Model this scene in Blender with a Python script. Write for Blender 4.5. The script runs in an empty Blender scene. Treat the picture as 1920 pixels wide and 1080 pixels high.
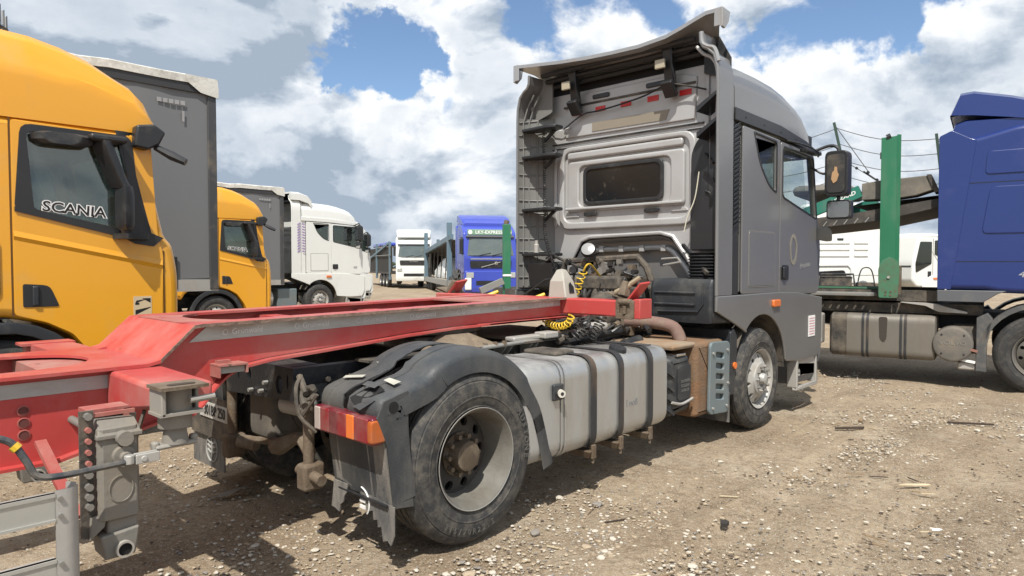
import bpy, bmesh, math, random
import numpy as np
from mathutils import Vector, Matrix
random.seed(7); rnd = random.Random(11); NR = np.random.RandomState(5)
S = bpy.context.scene; COL = S.collection
rad = math.radians
# ---------------------------------------------------------------- camera, sky, sun, exposure
cam = bpy.data.cameras.new('camera'); camo = bpy.data.objects.new('camera', cam); COL.objects.link(camo)
cam.sensor_width = 36; cam.lens = 24.0; cam.clip_start = .05; cam.clip_end = 3000
camo.location = (-2.78, -4.16, 1.66); YAW = rad(43.4); PIT = math.atan(43/1280)
camo.rotation_euler = (math.pi/2 - PIT, 0, YAW - math.pi/2)
S.camera = camo
SUN = Vector((-.56, -.36, 1)).normalized()
sl = bpy.data.lights.new('sun', 'SUN'); sl.energy = 4.2; sl.angle = rad(.6); sl.color = (1, .95, .87)
so = bpy.data.objects.new('sun', sl); COL.objects.link(so); so.rotation_euler = SUN.to_track_quat('Z', 'Y').to_euler(); so.location = (-20, -14, 40)
S.view_settings.view_transform = 'Standard'; S.view_settings.look = 'None'; S.view_settings.gamma = 1
S.view_settings.use_curve_mapping = False; S.view_settings.exposure = .48
W = bpy.data.worlds.new('World'); S.world = W; W.use_nodes = True
def world():
    nt = W.node_tree; nt.nodes.clear(); N = nt.nodes.new; Lk = nt.links.new
    out = N('ShaderNodeOutputWorld'); bg = N('ShaderNodeBackground'); sky = N('ShaderNodeTexSky'); sky.sky_type = 'NISHITA'; sky.sun_disc = False
    sky.sun_elevation = math.asin(SUN.z); sky.sun_rotation = math.atan2(SUN.x, SUN.y); sky.air_density = 1.0; sky.dust_density = .4; sky.ozone_density = 3.5
    bg.inputs[1].default_value = .105; Lk(sky.outputs[0], bg.inputs[0])
    tc = N('ShaderNodeTexCoord')
    def vm(op, a, b=None):
        n = N('ShaderNodeVectorMath'); n.operation = op
        for i, q in enumerate((a, b)):
            if q is None: continue
            if isinstance(q, (tuple, list)): n.inputs[i].default_value = q
            else: Lk(q, n.inputs[i])
        return n.outputs['Value'] if op == 'DOT_PRODUCT' else n.outputs[0]
    def ma(op, a, b=None, cl=False):
        n = N('ShaderNodeMath'); n.operation = op; n.use_clamp = cl
        for i, q in enumerate((a, b)):
            if q is None: continue
            if isinstance(q, (int, float)): n.inputs[i].default_value = q
            else: Lk(q, n.inputs[i])
        return n.outputs[0]
    def noise(vec, sc, det, rough=.55, dist=0):
        n = N('ShaderNodeTexNoise'); n.inputs['Scale'].default_value = sc; n.inputs['Detail'].default_value = det
        n.inputs['Roughness'].default_value = rough; n.inputs['Distortion'].default_value = dist; Lk(vec, n.inputs['Vector']); return n.outputs['Fac']
    def mr(v, a, b, c=0, d=1):
        n = N('ShaderNodeMapRange'); n.interpolation_type = 'SMOOTHSTEP'
        for i, q in zip((1, 2, 3, 4), (a, b, c, d)): n.inputs[i].default_value = q
        Lk(v, n.inputs[0]); return n.outputs[0]
    D = vm('NORMALIZE', tc.outputs['Generated'])
    P = vm('MULTIPLY', D, (1, 1, 1.75)); P = vm('ADD', P, (3.1, 1.7, .6))
    base = noise(P, 3.9, 12, .55, .2)
    up = noise(vm('ADD', P, (-.03, -.02, .055)), 3.9, 12, .55, .2)
    big = noise(vm('ADD', P, (5, 2, 1)), 1.5, 3, .5)
    dens = ma('ADD', ma('MULTIPLY', ma('SUBTRACT', base, .5), 1.35), .575)
    wn = N('ShaderNodeTexNoise'); wn.inputs['Scale'].default_value = 7; wn.inputs['Detail'].default_value = 6; wn.inputs['Roughness'].default_value = .6; Lk(D, wn.inputs['Vector'])
    DW = vm('NORMALIZE', vm('ADD', D, vm('MULTIPLY', vm('SUBTRACT', wn.outputs['Color'], (.5, .5, .5)), (.34, .34, .26))))
    # gaps of blue sky and thick places, by compass direction
    for d, w, k in SKYB:
        dt = vm('DOT_PRODUCT', DW, Vector(d).normalized()[:])
        dens = ma('ADD', dens, mr(dt, 1 - w, 1, 0, k))
    mask = mr(dens, .435, .565)
    lit = ma('ADD', ma('MULTIPLY', ma('SUBTRACT', base, up), 5.2), .76, True)
    thick = mr(dens, .56, .78)
    sep = N('ShaderNodeSeparateXYZ'); Lk(D, sep.inputs[0])
    low = mr(sep.outputs[2], 0, .14, .22, 0)
    g = ma('SUBTRACT', lit, ma('MULTIPLY', thick, .24)); g = ma('SUBTRACT', g, ma('MULTIPLY', mr(big, .45, .7), .26)); g = ma('SUBTRACT', g, low)
    for d, w, k in SKYD:
        dt = vm('DOT_PRODUCT', DW, Vector(d).normalized()[:]); g = ma('SUBTRACT', g, mr(dt, 1 - w, 1, 0, k))
    g = ma('ADD', ma('MULTIPLY', g, 1.0), ma('MULTIPLY', ma('SUBTRACT', noise(P, 13, 8, .6), .5), .55)); g = ma('MAXIMUM', g, .0); g = ma('ADD', ma('MULTIPLY', g, .95, True), .10, True)
    cr = N('ShaderNodeValToRGB'); e = cr.color_ramp.elements; e[0].color = (.27, .34, .43, 1); e[1].color = (.87, .89, .91, 1); e[1].position = .85
    m_ = cr.color_ramp.elements.new(.42); m_.color = (.53, .59, .665, 1); Lk(g, cr.inputs[0])
    bc = N('ShaderNodeBackground'); Lk(cr.outputs[0], bc.inputs[0]); bc.inputs[1].default_value = .86
    mx = N('ShaderNodeMixShader'); Lk(mask, mx.inputs[0]); Lk(bg.outputs[0], mx.inputs[1]); Lk(bc.outputs[0], mx.inputs[2]); Lk(mx.outputs[0], out.inputs[0])
SKYB = [((.505, .812, .285), .003, -.16), ((.540, .79, .285), .003, -.18), ((.575, .765, .275), .0035, -.18), ((.615, .745, .245), .0025, -.16), ((.55, .80, .225), .0012, -.12), ((.681, .707, .188), .0025, -.22), ((.713, .624, .319), .004, -.12), ((.57, .755, .325), .0012, -.1),
        ((.66, .72, .215), .0015, -.12), ((.82, .46, .335), .004, -.14), ((.86, .395, .323), .004, -.12), ((.873, .400, .279), .0008, -.12), ((.90, .30, .32), .006, -.2), ((.925, .22, .315), .006, -.16),
        ((.331, .894, .301), .05, .20), ((.6, .8, .1), .05, .20), ((.68, .69, .27), .006, .12), ((.9, .35, .15), .06, .2), ((.97, .05, .2), .03, .2), ((.75, .6, .1), .05, .2)]
SKYD = [((.38, .90, .25), .05, .40), ((.53, .84, .07), .012, .34), ((.60, .79, .06), .008, .2), ((.90, .36, .19), .006, -.15), ((.50, .83, .20), .006, -.3), ((.62, .77, .13), .006, -.15), ((.95, .22, .20), .012, .28)]
world()
# ---------------------------------------------------------------- materials
MT = {}
def mat(name, col, rough=.5, metal=0, var=.15, vs=4, dirt=0, dcol=(.21, .17, .125), ds=2.2, bump=.0, bs=70, coat=0, streak=1, spec=.5, emit=0, low=None, chips=None):
    if name in MT: return MT[name]
    m = bpy.data.materials.new(name); MT[name] = m; m.use_nodes = True; nt = m.node_tree; N = nt.nodes.new; Lk = nt.links.new
    b = nt.nodes['Principled BSDF']; b.inputs['Metallic'].default_value = metal; b.inputs['Roughness'].default_value = rough
    b.inputs['Coat Weight'].default_value = coat; b.inputs['Coat Roughness'].default_value = .12; b.inputs['Specular IOR Level'].default_value = spec
    tc = N('ShaderNodeTexCoord'); mp = N('ShaderNodeMapping'); Lk(tc.outputs['Object'], mp.inputs[0]); mp.inputs['Scale'].default_value = (1, 1, 1/streak)
    n1 = N('ShaderNodeTexNoise'); n1.inputs['Scale'].default_value = vs; n1.inputs['Detail'].default_value = 7; n1.inputs['Roughness'].default_value = .65; Lk(mp.outputs[0], n1.inputs[0])
    mx = N('ShaderNodeMix'); mx.data_type = 'RGBA'; mx.inputs[6].default_value = (*[c*(1-var) for c in col], 1); mx.inputs[7].default_value = (*[min(1, c*(1+var)) for c in col], 1)
    Lk(n1.outputs['Fac'], mx.inputs[0]); outc = mx.outputs[2]
    if dirt > 0:
        n2 = N('ShaderNodeTexNoise'); n2.inputs['Scale'].default_value = ds; n2.inputs['Detail'].default_value = 10; n2.inputs['Roughness'].default_value = .68; Lk(mp.outputs[0], n2.inputs[0])
        rp = N('ShaderNodeMapRange'); rp.inputs[1].default_value = .62-.34*dirt; rp.inputs[2].default_value = .80-.22*dirt; Lk(n2.outputs['Fac'], rp.inputs[0])
        fac = rp.outputs[0]
        if low:
            sp = N('ShaderNodeSeparateXYZ'); Lk(tc.outputs['Object'], sp.inputs[0]); r2 = N('ShaderNodeMapRange'); r2.inputs[1].default_value = low[0]; r2.inputs[2].default_value = low[1]
            r2.inputs[3].default_value = 1; r2.inputs[4].default_value = low[2]; Lk(sp.outputs[2], r2.inputs[0])
            mm = N('ShaderNodeMath'); mm.operation = 'MULTIPLY'; Lk(fac, mm.inputs[0]); Lk(r2.outputs[0], mm.inputs[1]); fac = mm.outputs[0]
        m3 = N('ShaderNodeMath'); m3.operation = 'MULTIPLY'; m3.inputs[1].default_value = min(1, .45+.5*dirt); Lk(fac, m3.inputs[0])
        m2 = N('ShaderNodeMix'); m2.data_type = 'RGBA'; Lk(m3.outputs[0], m2.inputs[0]); Lk(outc, m2.inputs[6]); m2.inputs[7].default_value = (*dcol, 1); outc = m2.outputs[2]
        r3 = N('ShaderNodeMapRange'); r3.inputs[3].default_value = rough; r3.inputs[4].default_value = .9; Lk(m3.outputs[0], r3.inputs[0]); Lk(r3.outputs[0], b.inputs['Roughness'])
        if metal:
            r4 = N('ShaderNodeMapRange'); r4.inputs[3].default_value = metal; r4.inputs[4].default_value = 0; Lk(m3.outputs[0], r4.inputs[0]); Lk(r4.outputs[0], b.inputs['Metallic'])
    if chips:
        n5 = N('ShaderNodeTexNoise'); n5.inputs['Scale'].default_value = chips[0]; n5.inputs['Detail'].default_value = 9; n5.inputs['Roughness'].default_value = .7; Lk(tc.outputs['Object'], n5.inputs[0])
        r5 = N('ShaderNodeMapRange'); r5.inputs[1].default_value = chips[1]; r5.inputs[2].default_value = chips[1]+.03; Lk(n5.outputs['Fac'], r5.inputs[0])
        m5 = N('ShaderNodeMix'); m5.data_type = 'RGBA'; Lk(r5.outputs[0], m5.inputs[0]); Lk(outc, m5.inputs[6]); m5.inputs[7].default_value = (*chips[2], 1); outc = m5.outputs[2]
    Lk(outc, b.inputs['Base Color'])
    if bump:
        n4 = N('ShaderNodeTexNoise'); n4.inputs['Scale'].default_value = bs; n4.inputs['Detail'].default_value = 5; Lk(tc.outputs['Object'], n4.inputs[0])
        bp = N('ShaderNodeBump'); bp.inputs['Strength'].default_value = bump; bp.inputs['Distance'].default_value = .01; Lk(n4.outputs['Fac'], bp.inputs['Height']); Lk(bp.outputs[0], b.inputs['Normal'])
    if emit: b.inputs['Emission Color'].default_value = (*col, 1); b.inputs['Emission Strength'].default_value = emit
    return m
def glass(name, tint=(.55, .62, .6), refl=.12, dust=.10, graz=.42):
    m = bpy.data.materials.new(name); MT[name] = m; m.use_nodes = True; nt = m.node_tree; nt.nodes.clear(); N = nt.nodes.new
    o = N('ShaderNodeOutputMaterial'); t = N('ShaderNodeBsdfTransparent'); t.inputs[0].default_value = (*tint, 1); g = N('ShaderNodeBsdfGlossy'); g.inputs['Roughness'].default_value = .03
    g.inputs[0].default_value = (.9, .93, .95, 1); lw = N('ShaderNodeLayerWeight'); lw.inputs[0].default_value = .25
    r = N('ShaderNodeMapRange'); r.inputs[3].default_value = refl*.6; r.inputs[4].default_value = graz; nt.links.new(lw.outputs['Fresnel'], r.inputs[0])
    mx = N('ShaderNodeMixShader'); nt.links.new(r.outputs[0], mx.inputs[0]); nt.links.new(t.outputs[0], mx.inputs[1]); nt.links.new(g.outputs[0], mx.inputs[2]); df = N('ShaderNodeBsdfDiffuse'); df.inputs[0].default_value = (.34, .38, .36, 1); m2 = N('ShaderNodeMixShader'); m2.inputs[0].default_value = dust; nt.links.new(mx.outputs[0], m2.inputs[1]); nt.links.new(df.outputs[0], m2.inputs[2]); nt.links.new(m2.outputs[0], o.inputs[0])
    return m
DUST = (.23, .19, .14)
grey = mat('grey_metallic_paint', (.205, .203, .200), .36, .4, .05, 3, .12, (.19, .175, .15), 1.6, coat=.35, low=(.9, 2.2, .35))
greyin = mat('grey_rear_wall_paint', (.42, .42, .415), .46, .25, .07, 3, .50, (.20, .175, .15), 1.8, coat=.1, low=(1.4, 2.5, .35))
greyrib = mat('grey_liner_plastic', (.17, .17, .16), .6, 0, .1, 3, .3, (.2, .18, .15))
plas = mat('black_plastic', (.022, .025, .029), .48, 0, .2, 6, .35, (.11, .105, .09), 3, bump=.15, bs=120)
guardm = mat('mudguard_plastic', (.036, .041, .046), .50, 0, .22, 5, .62, (.17, .155, .13), 2.4, bump=.25, bs=90, low=(.3, 1.1, .45), streak=2)
blk = mat('chassis_black', (.016, .018, .021), .5, .1, .3, 5, .42, (.13, .11, .085), 3.2, bump=.3, bs=60)
blk2 = mat('dusty_black', (.035, .033, .03), .75, 0, .4, 7, .7, (.17, .14, .105), 5, bump=.5, bs=50)
rub = mat('tyre_rubber', (.03, .03, .03), .72, 0, .25, 12, .4, (.11, .10, .085), 13, bump=.25, bs=120)
rub2 = mat('tyre_rubber_worn', (.033, .033, .033), .75, 0, .3, 16, .55, (.15, .135, .11), 15, bump=.3, bs=120)
flapm = mat('rubber_flap', (.05, .055, .06), .65, 0, .3, 8, .85, (.25, .23, .20), 6, bump=.3, bs=60, streak=3)
alu = mat('tank_aluminium', (.47, .475, .465), .36, .75, .08, 3, .42, (.31, .295, .26), 2.2, bump=.05, bs=20, streak=4)
alud = mat('dusty_aluminium', (.42, .41, .385), .5, .35, .1, 5, .55, (.30, .27, .225), 3, bump=.1, bs=40, streak=2)
rimm = mat('rim_paint_dusty', (.165, .158, .14), .7, .05, .3, 7, .7, (.10, .088, .068), 4, bump=.2, bs=80)
rimin = mat('wheel_disc_dark', (.05, .046, .042), .75, 0, .35, 7, .5, (.12, .1, .075), 5, bump=.3, bs=60)
rimw = mat('front_rim_silver', (.40, .395, .375), .5, .2, .15, 6, .65, (.25, .22, .175), 5)
chrome = mat('chrome', (.6, .6, .6), .12, 1, .04)
rust = mat('rust', (.20, .10, .045), .88, 0, .7, 9, .75, (.15, .115, .08), 4, bump=.9, bs=60)
rustd = mat('rusty_steel', (.12, .085, .055), .8, .1, .5, 9, .6, (.19, .16, .12), 8, bump=.5, bs=60)
galv = mat('galvanised_steel', (.33, .33, .31), .5, .4, .12, 5, .5, (.22, .19, .15), 5)
bluegrey = mat('blue_grey_cover', (.15, .185, .195), .5, .1, .1, 4, .3, (.2, .19, .16), 3)
red = mat('red_trailer_paint', (.43, .052, .047), .48, 0, .14, 2.2, .58, (.38, .185, .155), 1.5, bump=.06, bs=40, coat=.15, chips=(7, .665, (.13, .07, .055)))
redd = mat('red_paint_dusty', (.34, .065, .055), .6, 0, .2, 3, .72, (.33, .20, .16), 3, bump=.1, bs=60, chips=(10, .63, (.12, .07, .05)))
redrust = mat('worn_flange_edge', (.10, .07, .055), .85, 0, .5, 14, .8, (.30, .2, .15), 9, bump=.6, bs=60)
taped = mat('reflective_tape', (.42, .44, .42), .35, .2, .06, 9, .45, (.30, .25, .2), 3, streak=.3)
white = mat('white_paint', (.72, .73, .70), .35, 0, .03, 3, .22, (.42, .36, .26), 1.5, coat=.3, low=(.6, 1.8, .25))
whitel = mat('white_marking', (.8, .8, .78), .5)
yellow = mat('yellow_truck_paint', (.74, .345, .020), .33, 0, .03, 2, .22, (.52, .33, .12), 1.1, coat=.4)
blue = mat('blue_truck_paint', (.010, .028, .15), .3, 0, .06, 2, .2, (.05, .06, .2), 1.4, coat=.3)
blue2 = mat('blue_truck_paint_bright', (.045, .07, .40), .3, 0, .06, 2, .15, (.05, .06, .2), 1.4, coat=.4)
bskirt = mat('grey_skirt', (.10, .105, .115), .5, 0, .1, 3, .3, (.2, .18, .15))
curt = mat('grey_curtain_tarp', (.155, .16, .165), .55, 0, .05, 1.2, .15, (.2, .2, .19), 1, bump=.1, bs=3, streak=3)
tarpw = mat('white_roof_tarp', (.62, .61, .56), .55, 0, .12, 5, .5, (.2, .19, .17), 5, bump=.5, bs=14)
dark = mat('dark_trim', (.02, .021, .023), .4, 0, .2, 5, .15, (.1, .1, .09), 4)
inter = mat('cab_interior', (.10, .10, .10), .8, 0, .2, 3)
interl = mat('cab_interior_light', (.38, .41, .39), .8, 0, .2, 3)
yelh = mat('yellow_air_hose', (.60, .40, .03), .35)
blkh = mat('black_hose', (.02, .02, .021), .4, 0, .2, 5, .3, (.1, .09, .07), 4)
orange = mat('orange_lens', (.70, .16, .025), .3, coat=.3, dirt=.45, dcol=(.42, .20, .10), ds=10)
redl = mat('red_lens', (.22, .010, .018), .3, coat=.3, dirt=.55, dcol=(.22, .10, .085), ds=9)
redl2 = mat('red_lens_dark', (.12, .006, .016), .3, coat=.3, dirt=.55, dcol=(.2, .09, .08), ds=9)
clearl = mat('faded_lens', (.40, .34, .31), .35)
redref = mat('red_reflector', (.50, .02, .02), .4)
bolt = mat('bolt_steel', (.26, .25, .23), .5, .5, .2, 20)
greent = mat('green_transporter_paint', (.02, .15, .075), .48, 0, .14, 3, .4, (.085, .16, .10), 3, chips=(5, .67, (.10, .06, .04)), streak=3)
greend = mat('green_faded_paint', (.055, .17, .095), .55, 0, .15, 4, .4, (.11, .07, .045), 5, chips=(9, .63, (.12, .06, .035)))
greenb = mat('teal_beam_paint', (.02, .17, .12), .5, 0, .1, 3, .3, (.15, .15, .13), 3)
steelb = mat('blue_grey_steel', (.12, .19, .235), .5, .1, .1, 3, .35, (.16, .14, .12), 3)
darkd = mat('dark_deck_steel', (.055, .05, .045), .7, .2, .3, 5, .5, (.14, .12, .1), 4, bump=.3, bs=30)
deckg = mat('grey_deck', (.22, .22, .21), .6, .2, .2, 4, .4, (.2, .17, .13), 4)
brick = mat('red_brick', (.22, .085, .06), .9, 0, .3, 3)
beige = mat('beige_panel', (.235, .205, .16), .6, 0, .06, 5)
wood = mat('weathered_wood', (.24, .17, .10), .8, 0, .4, 20, streak=1)
woodd = mat('dark_wood', (.05, .035, .025), .85, 0, .4, 20)
purple = mat('faded_purple_sticker', (.30, .22, .45), .5)
winb = glass('window_glass', (.50, .56, .55), .12, .06, .25); wink = glass('dark_window_glass', (.06, .07, .075), .10, .05); winc = glass('clear_window_glass', (.88, .92, .92), .08, .05, .16)
# ---------------------------------------------------------------- mesh helpers
def sgn(a): return (a > 0) - (a < 0)
def rr(pts, r=.05, n=4):
    "fillet the corners of a closed 2D polygon; r a number or one per corner"
    out = []; k = len(pts)
    for i in range(k):
        p = Vector(pts[i]); a = Vector(pts[i-1]); b = Vector(pts[(i+1) % k]); R = r[i] if isinstance(r, (list, tuple)) else r
        if R <= 0: out.append(tuple(p)); continue
        u = (a-p); v = (b-p); d = min(R, u.length*.48, v.length*.48); u.normalize(); v.normalize()
        p0 = p+u*d; p1 = p+v*d
        for j in range(n+1):
            t = j/n; out.append(tuple(p0*(1-t)**2 + p*2*t*(1-t) + p1*t*t))
    return out
def rect(a0, a1, b0, b1, r=0, n=3):
    p = [(a0, b0), (a1, b0), (a1, b1), (a0, b1)]; return rr(p, r, n) if r else p
def arc(cx, cy, r, a0, a1, n=12): return [(cx+r*math.cos(rad(a0+(a1-a0)*i/n)), cy+r*math.sin(rad(a0+(a1-a0)*i/n))) for i in range(n+1)]
def smoothp(pts, n=6):
    P = [Vector(p) for p in pts]; o = []
    for i in range(len(P)-1):
        a = P[max(i-1, 0)]; b = P[i]; c = P[i+1]; d = P[min(i+2, len(P)-1)]
        for j in range(n):
            t = j/n; o.append(.5*((2*b)+(c-a)*t+(2*a-5*b+4*c-d)*t*t+(3*b-a-3*c+d)*t**3))
    o.append(P[-1]); return o
def coil(path, R, turns, per=12):
    P = smoothp(path, 8); n = turns*per; out = []
    L = [0]
    for i in range(1, len(P)): L.append(L[-1]+(P[i]-P[i-1]).length)
    for k in range(n+1):
        s = L[-1]*k/n; i = max(j for j in range(len(L)) if L[j] <= s+1e-9); i = min(i, len(P)-2)
        t = (s-L[i])/max(1e-9, L[i+1]-L[i]); c = P[i].lerp(P[i+1], t); d = (P[i+1]-P[i]).normalized()
        u = d.cross(Vector((.3, .8, .2))).normalized(); v = d.cross(u); a = 2*math.pi*k/per
        out.append(c+u*math.cos(a)*R+v*math.sin(a)*R)
    return out
class MB:
    def __init__(s): s.v = []; s.f = []
    def add(s, v, f):
        o = len(s.v); s.v += [tuple(p) for p in v]; s.f += [tuple(i+o for i in q) for q in f]; return s
    def box(s, x0, x1, y0, y1, z0, z1):
        return s.add([(x, y, z) for z in (z0, z1) for y in (y0, y1) for x in (x0, x1)], [(0, 2, 3, 1), (4, 5, 7, 6), (0, 1, 5, 4), (2, 6, 7, 3), (0, 4, 6, 2), (1, 3, 7, 5)])
    def obox(s, a, b, w, h, up=(0, 0, 1)):
        "bar from a to b, w wide, h high"
        a = Vector(a); b = Vector(b); d = (b-a).normalized(); u = d.cross(Vector(up)).normalized(); v = u.cross(d)
        V = [p+u*i*w/2+v*j*h/2 for p in (a, b) for i, j in ((-1, -1), (1, -1), (1, 1), (-1, 1))]
        return s.add(V, [(0, 1, 2, 3), (7, 6, 5, 4), (0, 4, 5, 1), (1, 5, 6, 2), (2, 6, 7, 3), (3, 7, 4, 0)])
    def tube(s, pts, r, n=8, cap=True):
        P = [Vector(p) for p in pts]; rs = r if isinstance(r, (list, tuple)) else [r]*len(P); V = []; u = None
        for i, p in enumerate(P):
            d = (P[min(i+1, len(P)-1)]-P[max(i-1, 0)])
            d = d.normalized() if d.length > 1e-9 else Vector((0, 0, 1))
            if u is None: u = d.orthogonal().normalized()
            else:
                u = u-d*u.dot(d); u = u.normalized() if u.length > 1e-6 else d.orthogonal().normalized()
            w = d.cross(u)
            V += [p+(u*math.cos(2*math.pi*k/n)+w*math.sin(2*math.pi*k/n))*rs[i] for k in range(n)]
        F = [(i*n+k, i*n+(k+1) % n, (i+1)*n+(k+1) % n, (i+1)*n+k) for i in range(len(P)-1) for k in range(n)]
        if cap: F += [tuple(range(n-1, -1, -1)), tuple((len(P)-1)*n+k for k in range(n))]
        return s.add(V, F)
    def cyl(s, a, b, r, r2=None, n=16): return s.tube([a, b], [r, r if r2 is None else r2], n)
    def lathe(s, prof, o, ax, n=40, closed=False):
        "prof: (distance along ax, radius)"
        A = Vector(ax).normalized(); U = A.orthogonal().normalized(); Wv = A.cross(U); o = Vector(o); V = []
        for t, r in prof: V += [o+A*t+(U*math.cos(2*math.pi*k/n)+Wv*math.sin(2*math.pi*k/n))*r for k in range(n)]
        m = len(prof); F = [(i*n+k, i*n+(k+1) % n, ((i+1) % m)*n+(k+1) % n, ((i+1) % m)*n+k) for i in range(m if closed else m-1) for k in range(n)]
        return s.add(V, F)
    def prism(s, poly, ax, a, b):
        k = len(poly); f = {'Y': lambda p, t: (p[0], t, p[1]), 'X': lambda p, t: (t, p[0], p[1]), 'Z': lambda p, t: (p[0], p[1], t)}[ax]
        V = [f(p, a) for p in poly]+[f(p, b) for p in poly]
        return s.add(V, [tuple(range(k)), tuple(range(2*k-1, k-1, -1))]+[(i, (i+1) % k, k+(i+1) % k, k+i) for i in range(k)])
    def loft(s, rings, closed=True, cap=True):
        k = len(rings[0]); V = [p for r in rings for p in r]; m = k if closed else k-1
        F = [(i*k+j, i*k+(j+1) % k, (i+1)*k+(j+1) % k, (i+1)*k+j) for i in range(len(rings)-1) for j in range(m)]
        if cap and closed: F += [tuple(range(k)), tuple((len(rings)-1)*k+j for j in range(k-1, -1, -1))]
        return s.add(V, F)
    def strip(s, path, off, th=.0):
        "sheet: path swept by vector off"
        V = [Vector(p) for p in path]; k = len(V); o = Vector(off)
        return s.add(V+[p+o for p in V], [(i, i+1, k+i+1, k+i) for i in range(k-1)])
    def shell(s, out, w, r=.1, y=0, cap=False, n=3):
        "outline (x,z) extruded across y by +-w with rounded edges of radius r"
        k = len(out); P = [Vector(p) for p in out]; area = sum(P[i].x*P[(i+1) % k].y-P[(i+1) % k].x*P[i].y for i in range(k)); sg = 1 if area > 0 else -1; nn = []
        for i in range(k):
            a = (P[i]-P[i-1]); b = (P[(i+1) % k]-P[i]); a = a.normalized() if a.length > 1e-9 else a; b = b.normalized() if b.length > 1e-9 else b
            t = a+b; t = t.normalized() if t.length > 1e-6 else a; nn.append(Vector((t.y, -t.x))*sg/max(.5, t.dot(b)))
        rings = []
        seq = [(-w+r*(1-math.sin(q)), r*(1-math.cos(q))) for q in [math.pi/2*(1-i/n) for i in range(n+1)]]
        for yy, ins in seq+[(-a, b) for a, b in seq[::-1]]: rings.append([(P[i].x-nn[i].x*ins, y+yy, P[i].y-nn[i].y*ins) for i in range(k)])
        s.loft(rings, cap=cap); s.inset = [(P[i].x-nn[i].x*r, P[i].y-nn[i].y*r) for i in range(k)]; return s
    def open_front(s, x0, z0, dz):
        "cut the windshield opening out of a cab skin"
        def keep(f):
            P = [s.v[i] for i in f]; ys = [p[1] for p in P]; zs = [p[2] for p in P]
            return not (max(ys)-min(ys) > 1 and min(p[0] for p in P) > x0 and min(zs) > z0 and max(zs)-min(zs) > dz)
        s.f = [f for f in s.f if keep(f)]; return s
    def plate(s, outer, holes, ax, pos, th=.02, bev=0, res=1):
        cu = bpy.data.curves.new('t', 'CURVE'); cu.dimensions = '2D'; cu.fill_mode = 'BOTH'; cu.extrude = max(0, th/2-bev); cu.bevel_depth = bev; cu.bevel_resolution = res; cu.offset = -bev
        for pl in [outer]+list(holes):
            sp = cu.splines.new('POLY'); sp.points.add(len(pl)-1); sp.use_cyclic_u = True
            for p, q in zip(sp.points, pl): p.co = (q[0], q[1], 0, 1)
        o = bpy.data.objects.new('t', cu); me = bpy.data.meshes.new_from_object(o)
        g = {'Y': lambda c: (c[0], pos-c[2], c[1]), 'X': lambda c: (pos+c[2], c[0], c[1]), 'Z': lambda c: (c[0], c[1], pos+c[2])}[ax]
        s.add([g(v.co) for v in me.vertices], [tuple(p.vertices) for p in me.polygons]); bpy.data.objects.remove(o); bpy.data.curves.remove(cu); bpy.data.meshes.remove(me); return s
    def text(s, body, M, size=.1, ext=.002, bold=0, shear=0, sx=1, off=0):
        cu = bpy.data.curves.new('t', 'FONT'); cu.body = body; cu.size = size; cu.extrude = ext; cu.align_x = 'CENTER'; cu.align_y = 'CENTER'; cu.offset = off; cu.shear = shear; cu.resolution_u = 3
        o = bpy.data.objects.new('t', cu); me = bpy.data.meshes.new_from_object(o)
        s.add([M @ Vector((v.co.x*sx, v.co.y, v.co.z)) for v in me.vertices], [tuple(p.vertices) for p in me.polygons]); bpy.data.objects.remove(o); bpy.data.curves.remove(cu); bpy.data.meshes.remove(me); return s
    def xf(s, M, i0=0): s.v[i0:] = [tuple(M @ Vector(p)) for p in s.v[i0:]]; return s
    def build(s, name, m, parent=None, bev=0, seg=2, ang=32, kind=None, label=None, weld=True, smooth=True):
        me = bpy.data.meshes.new(name); me.from_pydata(s.v, [], s.f); bm = bmesh.new(); bm.from_mesh(me)
        if weld: bmesh.ops.remove_doubles(bm, verts=bm.verts, dist=1e-5)
        bmesh.ops.recalc_face_normals(bm, faces=bm.faces); bm.to_mesh(me); bm.free(); me.materials.append(m)
        if smooth:
            me.polygons.foreach_set('use_smooth', [True]*len(me.polygons)); me.set_sharp_from_angle(angle=rad(ang))
        o = bpy.data.objects.new(name, me); COL.objects.link(o)
        if parent: o.parent = parent
        if bev:
            b = o.modifiers.new('b', 'BEVEL'); b.width = bev; b.segments = seg; b.limit_method = 'ANGLE'; b.angle_limit = rad(40); b.harden_normals = False
        if smooth and ang < 60: o.modifiers.new('w', 'WEIGHTED_NORMAL').keep_sharp = True
        if kind: o['kind'] = kind
        if label: o['label'] = label
        return o
def thing(name, label, cat, loc=(0, 0, 0), rz=0, group=None):
    o = bpy.data.objects.new(name, None); COL.objects.link(o); o.empty_display_size = .2; o.location = loc; o.rotation_euler = (0, 0, rz); o['label'] = label; o['category'] = cat
    if group: o['group'] = group
    return o
def tag(o, label, cat, group=None):
    o['label'] = label; o['category'] = cat
    if group: o['group'] = group
    return o
def inst(o, parent, M):
    c = o.copy(); COL.objects.link(c); c.parent = parent; c.matrix_local = M @ o.matrix_local; return c
def TY(x, z, y, slope=0):   # text frame on a plane facing -Y, baseline slope
    return Matrix.Translation((x, y, z)) @ Matrix.Rotation(-slope, 4, 'Y') @ Matrix.Rotation(math.pi/2, 4, 'X')
def TX(y, z, x, flip=-1, rx=0):     # facing -X (flip -1) or +X
    return Matrix.Translation((x, y, z)) @ Matrix.Rotation(rx, 4, 'X') @ Matrix.Rotation(flip*math.pi/2, 4, 'Z') @ Matrix.Rotation(math.pi/2, 4, 'X')
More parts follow.
